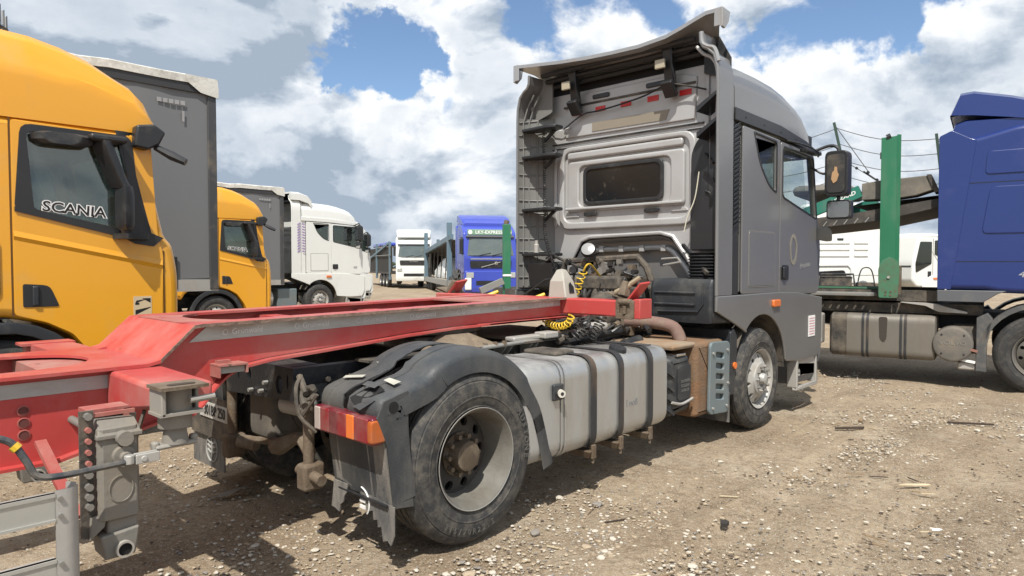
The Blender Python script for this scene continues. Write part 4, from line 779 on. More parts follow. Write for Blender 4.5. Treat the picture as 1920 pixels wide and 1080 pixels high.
# inner barrel for tail view
# ---- fuel tank
tk = rr([(-1.235, .335), (-.60, .335), (-.60, 1.0), (-1.235, 1.0)], .13, 6)
m = MB(); m.loft([[(x, y+(-.92-y)*k_, z+(.67-z)*k_) for y, z in tk] for x, k_ in ((.44, .10), (.455, .02), (.50, 0), (2.14, 0), (2.185, .02), (2.20, .10))]); ft = m.build('fuel_tank', alu, T, ang=40)
def band(x0, x1, e, name, mm): 
    tk2 = [(-.9175+(y+.9175)*(1+e/.32), .6675+(z-.6675)*(1+e/.33)) for y, z in tk]
    return MB().loft([[(x, y, z) for y, z in tk2] for x in (x0, x1)], cap=False).build(name, mm, ft, bev=.003)
for x in (.80, .84): band(x-.010, x+.010, .006, 'weld_bead', alu)
for x in (1.155, 1.50, 1.91):
    band(x-.036, x+.036, .012, 'tank_strap', mat('strap_black', (.035, .037, .04), .55, .2, .2, 6, .32, (.20, .12, .06), 3.5, streak=3)); MB().box(x-.022, x+.022, -1.255, -1.235, .27, .37).add([(x-.05, -1.25, .325), (x+.03, -1.25, .33), (x+.025, -1.23, .265), (x-.03, -1.22, .27), (x-.05, -1.0, .325), (x+.03, -1.0, .33), (x+.025, -1.0, .28), (x-.03, -1.0, .28)], [(0, 1, 2, 3), (4, 7, 6, 5), (0, 4, 5, 1), (1, 5, 6, 2), (2, 6, 7, 3), (3, 7, 4, 0)]).cyl((x, -1.24, .28), (x, -1.24, .235), .012, n=6).build('strap_bolt', rustd, ft, bev=.004)
MB().lathe([(0, .065), (.02, .07), (.045, .065), (.05, .001)], (1.62, -1.12, .985), (0, -.35, 1), 20).build('tank_cap', plas, ft)
MB().box(1.0, 1.22, -1.02, -.7, .995, 1.03).build('tank_hose_tray', blk2, ft, bev=.015)
MB().cyl((.74, -1.29, .80), (.76, -1.26, .80), .026, n=16).build('round_reflector', mat('white_reflector', (.55, .53, .47), .4), T)
MB().cyl((.742, -1.294, .80), (.744, -1.29, .80), .012, n=12).build('reflector_hole', blk, T)
m = MB(); m.box(.70, .80, -1.26, -1.22, .75, .86); m.build('reflector_bracket', plas, T, bev=.01)
m = MB(); m.text('I no8', TY(1.66, .60, -1.2375), .075, .001); m.build('tank_scribble', mat('grey_pencil', (.22, .22, .22), .6), ft)
# ---- black urea tank, rusty silencer with grey cover
m = MB(); m.shell(rr([(2.28, .36), (2.28, .88), (2.62, .90), (2.66, .80), (2.66, .38)], .06, 4), .22, .07, y=-.98, cap=True); ut = m.build('urea_tank', plas, T)
for z in (.44, .54, .64, .76): MB().obox((2.27, -1.19, z), (2.34, -1.205, z-.05), .02, .02).build('tank_rib', plas, ut)
m = MB(); m.plate(rect(2.40, 2.62, .50, .80, .03), [], 'Y', -1.205, .012, .004); m.build('label_panel', plas, ut)
m = MB()
for k, t in enumerate(('DIN70070', 'ISO22241', 'ADBLUE')): m.text(t, TY(2.52, .66-.04*k, -1.213), .036, .0008)
m.build('raised_text', mat('worn_text_grey', (.13, .13, .125), .7), ut)
MB().tube(smoothp([(2.3, -1.21, .50), (2.45, -1.22, .47), (2.65, -1.21, .49)], 4), .012, 6).build('strap', alud, ut); MB().box(2.40, 2.55, -1.20, -1.10, .875, .90).build('foil_clip', chrome, ut, bev=.006)
MB().cyl((2.25, -.75, .95), (2.55, -.72, .97), .05).build('black_cap_hose', plas, T)
m = MB(); m.shell(rr([(2.70, .30), (2.70, .97), (3.24, .97), (3.24, .30)], .04, 3), .36, .05, y=-.86, cap=True); mf = m.build('silencer', rust, T)
m = MB(); m.shell(rr([(2.35, .93), (2.35, .975), (2.75, .975), (2.75, .93)], .02, 2), .33, .02, y=-.86, cap=True); m.build('silencer_lid', mat('pale_rust', (.26, .17, .10), .85, 0, .35, 6, .6, (.28, .25, .2), 4, bump=.3), mf)
sl_ = []
m = MB(); cvo = rr([(2.87, .31), (3.25, .28), (3.27, .95), (2.89, .965)], .06, 5); m.plate(cvo, [rr([(2.99, z-.02), (3.15, z-.045), (3.15, z+.005), (2.99, z+.03)], .02, 3) for z in (.46, .55, .645, .74, .84)], 'Y', -1.245, .03, .008, 2); cv = m.build('heat_cover', bluegrey, mf)
MB().plate(rect(2.93, 3.2, .40, .90, .02), [], 'Y', -1.226, .006).build('slot_backing', mat('slot_grey', (.10, .12, .125), .6), cv)
b0 = MB().tube([(0, -1.26, 0), (0, -1.275, 0)], .014, 6).build('cover_bolt', galv, cv); b0.location = (2.93, 0, .86)
for x, z in ((3.21, .87), (3.22, .56), (2.93, .36), (3.2, .35)): q = b0.copy(); COL.objects.link(q); q.parent = cv; q.location = (x, 0, z)
# front wheel side flap
m = MB(); m.prism([(3.33, .42), (3.33, 1.02), (3.40, 1.06), (3.47, .98), (3.47, .80), (3.42, .42)], 'Y', -1.235, -1.20); m.box(3.33, 3.36, -1.22, -.6, .40, 1.05); sfl = m.build('wheel_side_guard', plas, T, bev=.01); MB().cyl((3.41, -1.235, .70), (3.41, -1.25, .70), .032, n=20).build('marker_lamp', orange, sfl)
m = MB(); m.box(3.30, 3.31, -1.24, -.62, .17, .46); m.build('front_mud_flap', flapm, T)
for s in (-1, 1): MB().strip([(x, s*1.22, z) for x, z in arc(3.99, .56, .60, 175, 5, 16)], (0, -s*.40, 0)).build('front_wheel_liner', blk2, T)
# ================================================================ the red container trailer
C = thing('container_trailer', 'red gooseneck container chassis trailer coupled over the grey tractor, grey landing leg in front', 'trailer', (-1.87, 0, 0))
CO = Vector((-1.87, 0, 0))
def cb(m, name, mm, par=None, **k):
    m.v = [(x+1.87, y, z) for x, y, z in m.v]; return m.build(name, mm, par or C, **k)
def zt(x): return 1.348+.012*(x+1.3)
for s in (-1, 1):
    web = [(-7, .76), (-1.95, .76), (-1.75, .81), (-1.5, .87), (-1.33, .885), (-1.28, .93), (-1.22, 1.01), (-1.16, 1.065), (-1.08, 1.105), (-.9, 1.13), (-.57, 1.15), (.09, 1.195), (.52, 1.215), (1.2, 1.225), (1.76, 1.23), (1.76, zt(1.76)-.016), (-1.30, zt(-1.3)-.016), (-1.5, 1.15), (-7, 1.15)]
    m = MB(); m.prism(web, 'Y', s*.43, s*.442); bm_ = cb(m, 'main_beam', red)
    P1 = [(-.0, 0, 0)]
    m = MB(); tp = [(1.76, zt(1.76)), (-1.29, zt(-1.29)), (-1.33, 1.343), (-1.50, 1.180), (-1.56, 1.166), (-7, 1.166)]
    m.loft([[(x, s*.345, z), (x, s*.505, z), (x, s*.505, z-.016), (x, s*.345, z-.016)] for x, z in tp]); cb(m, 'top_flange', red, bm_)
    if s < 0:
        m = MB(); m.loft([[(x, -.5065, z+.001), (x, -.5065, z-.017), (x, -.5, z-.018), (x, -.5, z+.001)] for x, z in tp[:4]]); cb(m, 'flange_edge', redrust, bm_)
    lw = [(-7, .76), (-1.95, .76), (-1.75, .81), (-1.5, .87), (-1.34, .88), (-1.285, .925), (-1.22, 1.005), (-1.16, 1.06), (-1.08, 1.10), (-.9, 1.125), (-.57, 1.145), (.09, 1.19), (.52, 1.21), (1.2, 1.22), (2.1, 1.225)]
    m = MB(); m.loft([[(x, s*.38, z), (x, s*.50, z), (x, s*.50, z-.014), (x, s*.38, z-.014)] for x, z in lw]); cb(m, 'bottom_flange', red, bm_)
# reflective tape with maker lettering
tpth = [(-1.335, 1.262), (-1.25, 1.266), (1.75, 1.315)]; tpt = [(-1.235, 1.325), (-1.23, 1.326), (1.75, 1.362)]
m = MB(); m.prism([(-1.34, 1.250), (1.745, 1.312), (1.745, 1.364), (-1.245, 1.328)], 'Y', -.4465, -.4425); tape = cb(m, 'reflective_tape', taped)
for k in range(7):
    x = -1.02+k*.43; m = MB(); z = 1.291+.014*(x+1.2)
    m.text('Grünwald', TY(x, z, -.4468, .015), .045, .0006, shear=.1); cb(MB().lathe([(0, .016), (.001, .012)], (x-.125, -.447, z-.002), (0, -1, 0), 14), 'tape_logo', mat('faint_white_print', (.60, .61, .59), .5), tape)
    cb(m, 'tape_lettering', mat('faint_white_print', (.60, .61, .59), .5), tape)
m = MB(); m.prism([(-4, 1.06), (-1.72, 1.06), (-1.72, 1.125), (-4, 1.125)], 'Y', -.4465, -.4425); cb(m, 'reflective_tape', taped)
# slope plate and closed deck behind it, with an opening with rounded end
m = MB(); m.add([(-1.33, -.345, 1.342), (-1.33, .345, 1.342), (-1.50, .345, 1.179), (-1.50, -.345, 1.179), (-1.35, -.345, 1.322), (-1.35, .345, 1.322), (-1.51, .345, 1.163), (-1.51, -.345, 1.163)], [(0, 1, 2, 3), (4, 7, 6, 5), (0, 4, 5, 1), (1, 5, 6, 2), (2, 6, 7, 3), (3, 7, 4, 0)]); cb(m, 'slope_plate', red)
m = MB(); op = [(-1.5, -.345), (-1.5, .345), (-2.3, .345), (-2.0, .33)]+[(-2.0+.30*math.cos(rad(a)), .32*math.sin(rad(a))) for a in range(84, -85, -12)]+[(-2.0, -.33), (-2.3, -.345)]
m.plate(op[::-1], [], 'Z', 1.159, .014); cb(m, 'deck_plate', red)
m = MB(); m.plate([(-1.33, .345), (-1.33, -.345), (-1.12, -.345)]+[(-.95-.22*math.cos(rad(a)), .33*math.sin(rad(a))) for a in range(-86, 87, 12)]+[(-1.12, .345)], [], 'Z', zt(-1.2)-.008, .014); cb(m, 'deck_plate', redd)
m = MB(); m.plate(rect(1.0, 1.76, -.345, .345), [], 'Z', zt(1.4)-.014, .014); cb(m, 'deck_plate', redd)
for x, w in ((-.55, .12), (.25, .16), (.80, .12)): m = MB(); m.box(x, x+w, -.43, .43, 1.22, 1.315); cb(m, 'crossmember', red)
m = MB(); m.box(-1.95, -1.70, -.43, .43, .95, 1.14); cb(m, 'crossmember', redd)
for x in (-3.2, -4.6): m = MB(); m.box(x, x+.12, -.43, .43, .85, 1.14); cb(m, 'crossmember', redd)
m = MB(); m.prism(rect(.75, 2.08, -.5, .5, .1, 4), 'Z', 1.206, 1.218); cb(m, 'coupler_plate', red)
m = MB(); m.cyl((.55, 0, 1.20), (.55, 0, 1.10), .045); cb(m, 'king_pin', blk)
# front bolster
m = MB(); m.box(1.765, 1.93, -1.03, 1.22, 1.245, 1.378); bo = cb(m, 'front_bolster', red, bev=.012)
m = MB(); m.box(1.765, 1.94, -1.235, -1.175, 1.235, 1.392); m.box(1.80, 1.94, -1.19, -1.02, 1.24, 1.385); cb(m, 'bolster_end', red, bo, bev=.008)
m = MB(); m.plate(rect(-1.185, -1.015, 1.232, 1.385, .02), [rect(-1.15, -1.05, 1.27, 1.35, .015)], 'X', 1.757, .02, .004); lk = cb(m, 'lock_plate', rustd, bo)
m = MB(); m.cyl((1.765, -1.155, 1.368), (1.765, -1.045, 1.368), .024).box(1.765, 1.79, -1.15, -1.05, 1.26, 1.36).cyl((1.75, -1.10, 1.275), (1.75, -1.10, 1.335), .016); cb(m, 'lock_pin', rustd, lk)
m = MB(); m.add([(1.78, -1.10, 1.385), (1.92, -1.10, 1.385), (1.92, -1.22, 1.53), (1.78, -1.22, 1.52), (1.78, -1.112, 1.38), (1.92, -1.112, 1.38), (1.92, -1.232, 1.52), (1.78, -1.232, 1.51)], [(0, 1, 2, 3), (4, 7, 6, 5), (0, 4, 5, 1), (1, 5, 6, 2), (2, 6, 7, 3), (3, 7, 4, 0)]); cb(m, 'flip_bracket', red, bo)
m = MB(); m.add([(1.78, -.90, 1.445), (1.90, -.93, 1.445), (1.90, -1.10, 1.385), (1.78, -1.10, 1.385), (1.78, -.90, 1.435), (1.90, -.93, 1.435), (1.90, -1.10, 1.375), (1.78, -1.10, 1.375)], [(0, 1, 2, 3), (4, 7, 6, 5), (0, 4, 5, 1), (1, 5, 6, 2), (2, 6, 7, 3), (3, 7, 4, 0)]); cb(m, 'flip_plate', rustd, bo)
m = MB(); m.cyl((1.82, -1.04, 1.42), (1.84, -1.06, 1.53), .055, .035, 6); cb(m, 'twist_lock', rustd, bo)
m = MB(); m.cyl((1.80, -.98, 1.44), (1.84, -1.1, 1.50), .02, n=8).cyl((1.84, -1.08, 1.50), (1.88, -1.16, 1.56), .02, n=8); cb(m, 'lock_handle', mat('zinc_brown', (.30, .24, .16), .6, .3), bo)
m = MB(); m.add([(1.78, 1.05, 1.385), (1.92, 1.05, 1.385), (1.92, .92, 1.52), (1.78, .92, 1.50), (1.79, 1.04, 1.37), (1.93, 1.04, 1.37), (1.93, .91, 1.51), (1.79, .91, 1.49)], [(0, 1, 2, 3), (4, 7, 6, 5), (0, 4, 5, 1), (1, 5, 6, 2), (2, 6, 7, 3), (3, 7, 4, 0)]); cb(m, 'flip_bracket', red, bo)
m = MB(); m.add([(1.78, 1.05, 1.385), (1.92, 1.05, 1.385), (1.92, 1.22, 1.44), (1.78, 1.22, 1.43), (1.79, 1.05, 1.37), (1.93, 1.05, 1.37), (1.93, 1.22, 1.425), (1.79, 1.22, 1.415)], [(0, 1, 2, 3), (4, 7, 6, 5), (0, 4, 5, 1), (1, 5, 6, 2), (2, 6, 7, 3), (3, 7, 4, 0)]); cb(m, 'flip_plate', rustd, bo)
m = MB(); m.cyl((1.83, 1.05, 1.40), (1.83, 1.0, 1.50), .05, .03, 6); cb(m, 'twist_lock', rustd, bo)
gm = mat('guide_beige', (.33, .31, .27), .6, 0, .1, 5, .4, (.25, .2, .15), 3)
hole = [(-.392, 1.47), (-.352, 1.47), (-.34, 1.50), (-.372, 1.56), (-.385, 1.55)]
m = MB(); m.prism(rr([(-.47, 1.365), (-.20, 1.365), (-.20, 1.50), (-.245, 1.585), (-.29, 1.62), (-.345, 1.625), (-.41, 1.54)], [0, 0, .03, .02, .02, .02, .03], 3), 'X', 1.78, 1.94) if False else None
m.add([(1.76, -.30, 1.375), (1.93, -.30, 1.375), (1.93, -.50, 1.375), (1.76, -.50, 1.375), (1.78, -.30, 1.52), (1.92, -.30, 1.52), (1.92, -.46, 1.52), (1.78, -.46, 1.52), (1.86, -.31, 1.62), (1.93, -.31, 1.63), (1.93, -.37, 1.62), (1.86, -.38, 1.61)], [(0, 1, 5, 4), (1, 2, 6, 5), (2, 3, 7, 6), (3, 0, 4, 7), (4, 5, 9, 8), (5, 6, 10, 9), (6, 7, 11, 10), (7, 4, 8, 11), (8, 9, 10, 11)]); gd = cb(m, 'corner_guide', gm, bev=.01)
m = MB(); m.add([(1.815, -.492, 1.42), (1.885, -.492, 1.42), (1.885, -.483, 1.47), (1.85, -.470, 1.515), (1.825, -.475, 1.49)], [(0, 1, 2, 3, 4)]); m.v = [(x, y-.002, z) for x, y, z in m.v]; cb(m, 'guide_hole', MT['void_black'], gd)
# open bracket on the web
m = MB(); m.box(-1.23, -1.07, -.56, -.44, 1.118, 1.128).box(-1.23, -1.222, -.56, -.44, 1.06, 1.12).box(-1.08, -1.07, -.56, -.44, 1.075, 1.12).box(-1.21, -1.14, -.50, -.46, 1.128, 1.145); ob = cb(m, 'web_bracket', redd)
m = MB(); m.box(-1.215, -1.085, -.545, -.53, 1.08, 1.113); cb(m, 'bracket_insert', galv, ob)
# right outrigger with twist lock
dg_ = mat('dusty_zinc', (.27, .26, .235), .6, .1, .15, 5, .5, (.26, .225, .17), 4)
m = MB(); m.loft([[(-1.73, y, .96), (-1.47, y, .96+.02), (-1.47, y, 1.15), (-1.73, y, 1.148)] if False else [(-1.73, y, b), (-1.48, y, b+.01), (-1.48, y, t), (-1.73, y, t)] for y, b, t in ((-.44, .96, 1.149), (-.8, 1.0, 1.145), (-1.08, 1.045, 1.142))]); og = cb(m, 'outrigger', redd if False else red, bev=.02)
m = MB(); m.box(-1.755, -1.56, -1.225, -1.06, 1.142, 1.156); cb(m, 'lock_top_plate', rustd, og); m = MB(); m.box(-1.75, -1.57, -1.20, -1.06, 1.03, 1.042); cb(m, 'lock_bottom_plate', dg_, og)
m = MB(); m.box(-1.745, -1.725, -1.20, -1.06, 1.03, 1.142); cb(m, 'lock_cheek', dg_, og, bev=.005); m = MB(); m.box(-1.585, -1.57, -1.14, -1.06, 1.03, 1.142); cb(m, 'lock_cheek', dg_, og, bev=.005)
m = MB(); m.plate(rect(-1.71, -1.60, -1.19, -1.15, .015), [], 'Z', 1.1575, .004); cb(m, 'lock_slot', woodd, og)
dg = mat('dusty_grey_steel', (.17, .165, .15), .65, .1, .15, 5, .6, (.24, .205, .16), 3, bump=.2, bs=50)
m = MB(); m.cyl((-1.66, -1.11, .97), (-1.66, -1.11, 1.14), .068, n=20).cyl((-1.66, -1.11, .90), (-1.66, -1.11, .975), .055, .042, 20); tw = cb(m, 'twist_lock', dg)
m = MB(); m.box(-1.75, -1.58, -1.15, -1.06, .885, .905).box(-1.76, -1.73, -1.14, -1.10, .87, .92).box(-1.60, -1.57, -1.13, -1.09, .885, .925); cb(m, 'lock_wing_nut', dg_, tw, bev=.01)
m = MB(); m.cyl((-1.63, -1.20, 1.09), (-1.53, -1.205, 1.095), .013, n=10); cb(m, 'lock_lever', dg_, tw)
m = MB(); m.loft([[(-1.73, y, .98), (-1.50, y, .98), (-1.50, y, 1.15), (-1.73, y, 1.15)] for y in (.44, 1.1)]); m.box(-1.78, -1.48, 1.08, 1.25, 1.14, 1.156); cb(m, 'outrigger', red)
m = MB(); m.box(-2.3, -1.6, .60, .62, .95, 1.14) if False else m.box(-1.75, -1.50, 1.1, 1.2, 1.03, 1.14); cb(m, 'lock_housing', redd)
# landing legs
def leg(y, near):
    X0 = -1.95
    m = MB(); m.loft([[(X0, y-.075, z), (X0+.02, y-.09, z), (-1.805, y-.09, z), (-1.79, y-.06, z), (-1.79, y+.07, z), (X0, y+.07, z)] for z in (.62, 1.0)]); lg = cb(m, 'landing_leg', dg, bev=.006)
    m = MB(); m.box(X0-.005, -1.785, y-.1, y+.075, .955, .975).add([(X0, y-.095, .975), (-1.79, y-.095, .975), (-1.79, y+.07, .975), (X0, y+.07, .975), (X0+.01, y-.05, 1.03), (-1.80, y-.05, 1.025), (-1.80, y+.06, 1.03), (X0+.01, y+.06, 1.035)], [(0, 1, 5, 4), (1, 2, 6, 5), (2, 3, 7, 6), (3, 0, 4, 7), (4, 5, 6, 7)]); cb(m, 'leg_cap', dg, lg, bev=.004)
    m = MB(); m.loft([[(X0+.035, y-.07, z), (-1.80, y-.07, z), (-1.80, y+.05, z), (X0+.035, y+.05, z)] for z in (.47, .62)]); m.add([(X0-.03, y-.07, .55), (X0+.02, y-.085, .60), (X0+.035, y-.085, .66), (X0-.03, y-.06, .64), (X0-.03, y+.05, .55), (X0+.035, y+.05, .66)], [(0, 1, 2, 3), (0, 3, 5, 4)]); cb(m, 'leg_inner_tube', dg, lg, bev=.01)
    m = MB(); m.loft([[(-1.945, y-.092, .56), (-1.80, y-.092, .575), (-1.79, y+.05, .57), (-1.945, y+.05, .56)], [(-1.93, y-.088, .46), (-1.815, y-.088, .46), (-1.815, y+.05, .46), (-1.93, y+.05, .46)]]); cb(m, 'leg_foot', dg, lg, bev=.008)
    m = MB(); m.lathe([(0, .026), (0, .034), (.02, .034)], (-1.862, y-.112, .495), (0, 1, 0), 20); cb(m, 'pipe_end', alud, lg); m = MB(); m.cyl((-1.862, y-.1, .495), (-1.862, y+.1, .495), .027, n=16); cb(m, 'pipe_bore', MT['void_black'], lg)
    if near:
        m = MB(); m.box(-2.005, -1.955, y-.06, y-.045, .56, 1.075); mp_ = cb(m, 'bolt_plate', blk2, lg)
        for k, z in enumerate((1.055, 1.00, .955, .91, .865, .82, .77, .73, .69)):
            m = MB(); m.cyl((-1.978, y-.06, z), (-1.978, y-.083, z), .015 if k in (0, 5, 6, 7, 8) else .011, n=8); cb(m, 'plate_bolt', bolt if k in (0, 5, 6, 7, 8) else redd, mp_)
        m = MB(); m.box(-1.97, -1.81, y-.02, y+.09, 1.055, 1.07).box(-1.83, -1.81, y-.02, y+.09, .99, 1.06).box(-1.99, -1.80, y-.055, y-.04, 1.045, 1.06); cb(m, 'leg_mount', redd, lg)
        m = MB(); m.cyl((-1.86, y-.09, .955), (-1.86, y-.135, .955), .030, n=14).cyl((-1.86, y-.09, .88), (-1.86, y-.12, .88), .042, n=18).cyl((-1.86, y-.12, .88), (-1.86, y-.15, .88), .022, n=12); cb(m, 'gear_boss', dg, lg)
        m = MB(); m.tube([(-1.868+.045*math.cos(a), y-.0925, .745+.055*math.sin(a)) for a in [2*math.pi*k/24 for k in range(25)]], .003, 4); cb(m, 'oval_emblem', dg, lg)
        m = MB(); m.tube(smoothp([(-1.79, y-.17, .872), (-1.95, y-.17, .868), (-2.10, y-.17, .865), (-2.17, y-.16, .88), (-2.20, y-.15, .94), (-2.24, y-.13, 1.01), (-2.30, y-.12, 1.04)], 6), .013, 8); ck = cb(m, 'crank_handle', mat('worn_crank_steel', (.055, .06, .068), .45, .4, .4, 8, .5, (.22, .19, .15), 6), lg)
        m = MB(); m.box(-1.84, -1.75, y-.19, y-.178, .855, .895).box(-1.84, -1.75, y-.162, y-.15, .855, .895).cyl((-1.81, y-.195, .875), (-1.81, y-.14, .875), .013, n=8).cyl((-1.86, y-.17, .895), (-1.86, y-.17, .86), .02, n=8); cb(m, 'crank_fork', alud, ck, bev=.003)
        m = MB(); m.tube([(-2.222, y-.138, .985), (-2.235, y-.133, 1.0)], .019, 8); cb(m, 'crank_tip', yelh, ck)
        m = MB(); m.obox((-1.99, y+.05, .62), (-2.02, y+.5, .86), .045, .02); cb(m, 'leg_brace', redd, lg)
        m = MB(); m.obox((-1.78, y+.06, .60), (-1.775, y+.06, 1.02), .012, .03).obox((-1.76, y+.10, .86), (-1.69, y+.15, 1.02), .012, .012); cb(m, 'leg_back_plate', blk2, lg)
    else:
        m = MB(); m.box(-2.03, -1.99, y-.1, y+.05, .62, .95); cb(m, 'leg_guard', blk2, lg)
leg(-1.0, True); leg(.42, False)
m = MB(); m.cyl((-1.88, -.9, .93), (-1.88, .4, .93), .018); cb(m, 'leg_shaft', dg)
# holes punched in the beam web, drawn as raised rings round flat darker red discs
for k in range(3):
    m = MB(); m.lathe([(0, .024), (.004, .026), (.006, .020)], (-2.07, -.443, 1.0-.055*k), (0, -1, 0), 18); cb(m, 'web_hole_rim', redd)
    m = MB(); m.lathe([(0.0035, .001), (.0035, .022)], (-2.07, -.443, 1.0-.055*k), (0, -1, 0), 18); cb(m, 'web_hole', mat('web_hole_dark_red', (.12, .035, .03), .8), None)
# aluminium side guard
m = MB(); gp = [(-2.13, -1.235)]+[(-2.10+.055*math.cos(rad(a)), -1.18+.055*math.sin(rad(a))) for a in range(-90, 61, 15)]
m.loft([[(x, y, z) for x, y in gp] for z in (.30, .83)], closed=False, cap=False); m.loft([[(x, y+.008 if i < 6 else y, z) for i, (x, y) in enumerate(gp)] for z in (.30, .83)], closed=False, cap=False); ge = cb(m, 'guard_end', alud)
ga = mat('guard_aluminium', (.46, .46, .43), .4, .5, .05, 3, .4, (.34, .31, .25), 2, streak=.3)
for z0 in (.715, .47):
    m = MB(); m.box(-5.5, -2.13, -1.232, -1.215, z0, z0+.105); m.box(-5.5, -2.13, -1.238, -1.20, z0+.092, z0+.105); m.box(-5.5, -2.13, -1.238, -1.20, z0, z0+.010); cb(m, 'guard_rail', ga)
m = MB()
for z in (.80, .735, .555): m.cyl((-2.115, -1.235, z), (-2.115, -1.245, z), .009, n=8)
cb(m, 'guard_screw', bolt, ge, kind='stuff')
for x in (-2.5, -4.0): m = MB(); m.box(x, x+.05, -1.21, -.45, .62, .70).box(x, x+.05, -1.21, -1.18, .47, .80); cb(m, 'guard_support', dg)
# rear bogie of the trailer, left of the frame
for x in (-5.2, -6.2):
    for s in (-1, 1): m = MB(); m = tyre_mb((x, s*1.2, .5), s, .5, .36, .28, 32, False); cb(m, 'tyre', rub); m = MB(); m.lathe([(.0, .28), (.08, .26), (.1, .001)], (x, s*1.2, .5), (0, -s, 0), 24); cb(m, 'rim', rimm)
# ================================================================ yellow trucks
def highline(name, label, X, Y, Z=0, paint=yellow, near=True, sticker=True, rz=0, grp='yellow tractor units'):
    R = thing(name, label, 'truck', (X, Y, Z), rz, grp); W_ = 1.25
    arch = [(-2.22, .95), (-2.14, 1.08), (-2.0, 1.19), (-1.7, 1.225), (-1.40, 1.215), (-1.11, 1.14), (-.92, 1.03), (-.78, .83), (-.66, .60)]
    out = [(-2.45, 1.0)]+arch+[(-.15, .56), (-.03, .62), (.0, .9), (.0, 1.6), (-.05, 1.86), (-.12, 1.93), (-.20, 2.3), (-.34, 2.92), (-2.45, 2.92)]
    wd = rr([(-1.24, 2.80), (-.50, 2.80), (-.40, 2.02), (-.49, 1.99), (-1.19, 2.14)], [.06, .08, .03, .03, .03], 3)
    m = MB(); m.shell(rr(out, [.09]+[.02]*9+[.09, .09, .1, .2, .1, .09, .1, .09, .09], 3), W_, .08, n=4); ins = m.inset; m.open_front(-.5, 1.9, .2)
    for s in (-1, 1): m.plate(ins, [wd], 'Y', s*(W_-.011), .02)
    body = m.build('cab_body', paint, R, ang=30)
    for s in (-1, 1) if near else (-1,):
        m = MB(); m.plate(rr([(-1.345, 1.235), (-1.11, 1.16), (-.92, 1.05), (-.76, .83), (-.64, .60), (-.18, .60), (-.15, 1.75), (-.20, 1.98), (-.25, 2.86), (-1.345, 2.885)], .03, 2), [wd], 'Y', s*(W_+.002), .016, .005); dr = m.build('door', paint, R, ang=40)
        m = MB(); m.plate(rr([(-1.28, 2.86), (-.42, 2.86), (-.33, 1.98), (-.47, 1.93), (-1.33, 2.15), (-1.33, 2.11), (-.38, 1.90), (-.30, 1.96), (-.34, 2.6), (-.38, 2.885), (-1.29, 2.88)][:5], [.08, .08, .03, .03, .03], 3), [wd], 'Y', s*(W_+.012), .008); ws = m.build('window_seal', dark, dr)
        MB().plate(wd, [], 'Y', s*(W_-.014), .004).build('window_glass', mat_scan_glass, dr)
        MB().obox((-1.33, s*(W_+.015), 2.145), (-.42, s*(W_+.015), 1.925), .018, .05, (0, 1, 0)).build('sill_trim', dark, dr) if False else MB().prism([(-1.33, 2.115), (-.50, 1.915), (-.40, 1.86), (-.24, 1.84), (-.15, 1.92), (-.3, 1.98), (-.47, 1.965), (-1.33, 2.155)], 'Y', s*(W_+.004), s*(W_+.024)).build('sill_trim', dark, dr)
        m = MB(); m.loft([[(x, s*(W_+y), z) for x, y, z in q] for q in ([(-1.34, .009, 1.955), (-1.34, .024, 1.905), (-1.34, .009, 1.87)], [(-.16, .009, 1.71), (-.16, .024, 1.66), (-.16, .009, 1.62)])], closed=False, cap=False); m.build('door_crease', paint, dr)
        hp = rr([(-1.285, 1.30), (-1.285, 1.50), (-1.09, 1.485), (-1.02, 1.30)], [.015, .02, .05, .02], 3)
        MB().plate(hp, [], 'Y', s*(W_+.011), .012, .003).build('handle_recess', dark, dr); MB().box(-1.22, -1.17, min(s*(W_+.012), s*(W_+.035)), max(s*(W_+.012), s*(W_+.035)), 1.31, 1.48).build('handle', plas, dr, bev=.012)
        MB().plate(rr([(-1.75, 1.38), (-1.44, 1.38), (-1.44, 1.88), (-1.75, 1.9)], .06, 4), [rr([(-1.742, 1.388), (-1.448, 1.388), (-1.448, 1.872), (-1.742, 1.892)], .055, 4)], 'Y', s*(W_+.004), .016).build('hatch_seam', mat('shut_line_dark', (.10, .045, .005), .6), R)
        for xx in (-1.355,): MB().box(xx-.006, xx+.006, min(s*(W_-.002), s*(W_+.0045)), max(s*(W_-.002), s*(W_+.0045)), 1.22, 2.9).build('door_gap', MT['shut_line_dark'] if paint is yellow else dark, R)
        MB().box(-.152, -.142, min(s*(W_-.05), s*(W_+.006)), max(s*(W_-.05), s*(W_+.006)), .62, 1.80).build('corner_gap', MT['shut_line_dark'] if paint is yellow else dark, R)
        # mirrors
        m = MB(); m.loft([[(x, s*(W_+y), z) for x, y in rect(-1.20, -.82, .03, .13, .05, 3)] if False else [(x, s*(W_+y), z) for x, y in rr([(-1.22+e, .02), (-.78-e, .02), (-.74-e, .10), (-.86-e, .15), (-1.14+e, .15), (-1.20+e, .10)], .02, 2)] for z, e in ((2.70, .06), (2.73, .01), (2.78, .0), (2.80, .05))]); vm_ = m.build('window_deflector', plas, R)
        m = MB(); m.loft([[(x, s*(W_+y), z) for x, y in rr([(-.75+d, .02+e), (-.63+d, .02+e), (-.59+d, .18+e), (-.68+d, .22+e)], .04, 2)] for z, d, e in ((2.36, .13, .0), (2.42, .10, .0), (2.60, .03, .0), (2.74, -.02, .0), (2.77, -.02, 0))]); m.build('upper_mirror', dark, R)
        m = MB(); m.loft([[(x, s*(W_+y), z) for x, y in rr([(-.59+d, .04+e), (-.48+d-e, .03+e), (-.44+d-e, .18-e), (-.55+d, .24-e)], .04, 2)] for z, d, e in ((1.98, .02, .03), (2.03, .0, .0), (2.30, 0, 0), (2.38, 0, .01), (2.40, 0, .04))]); m.build('lower_mirror', dark, R)
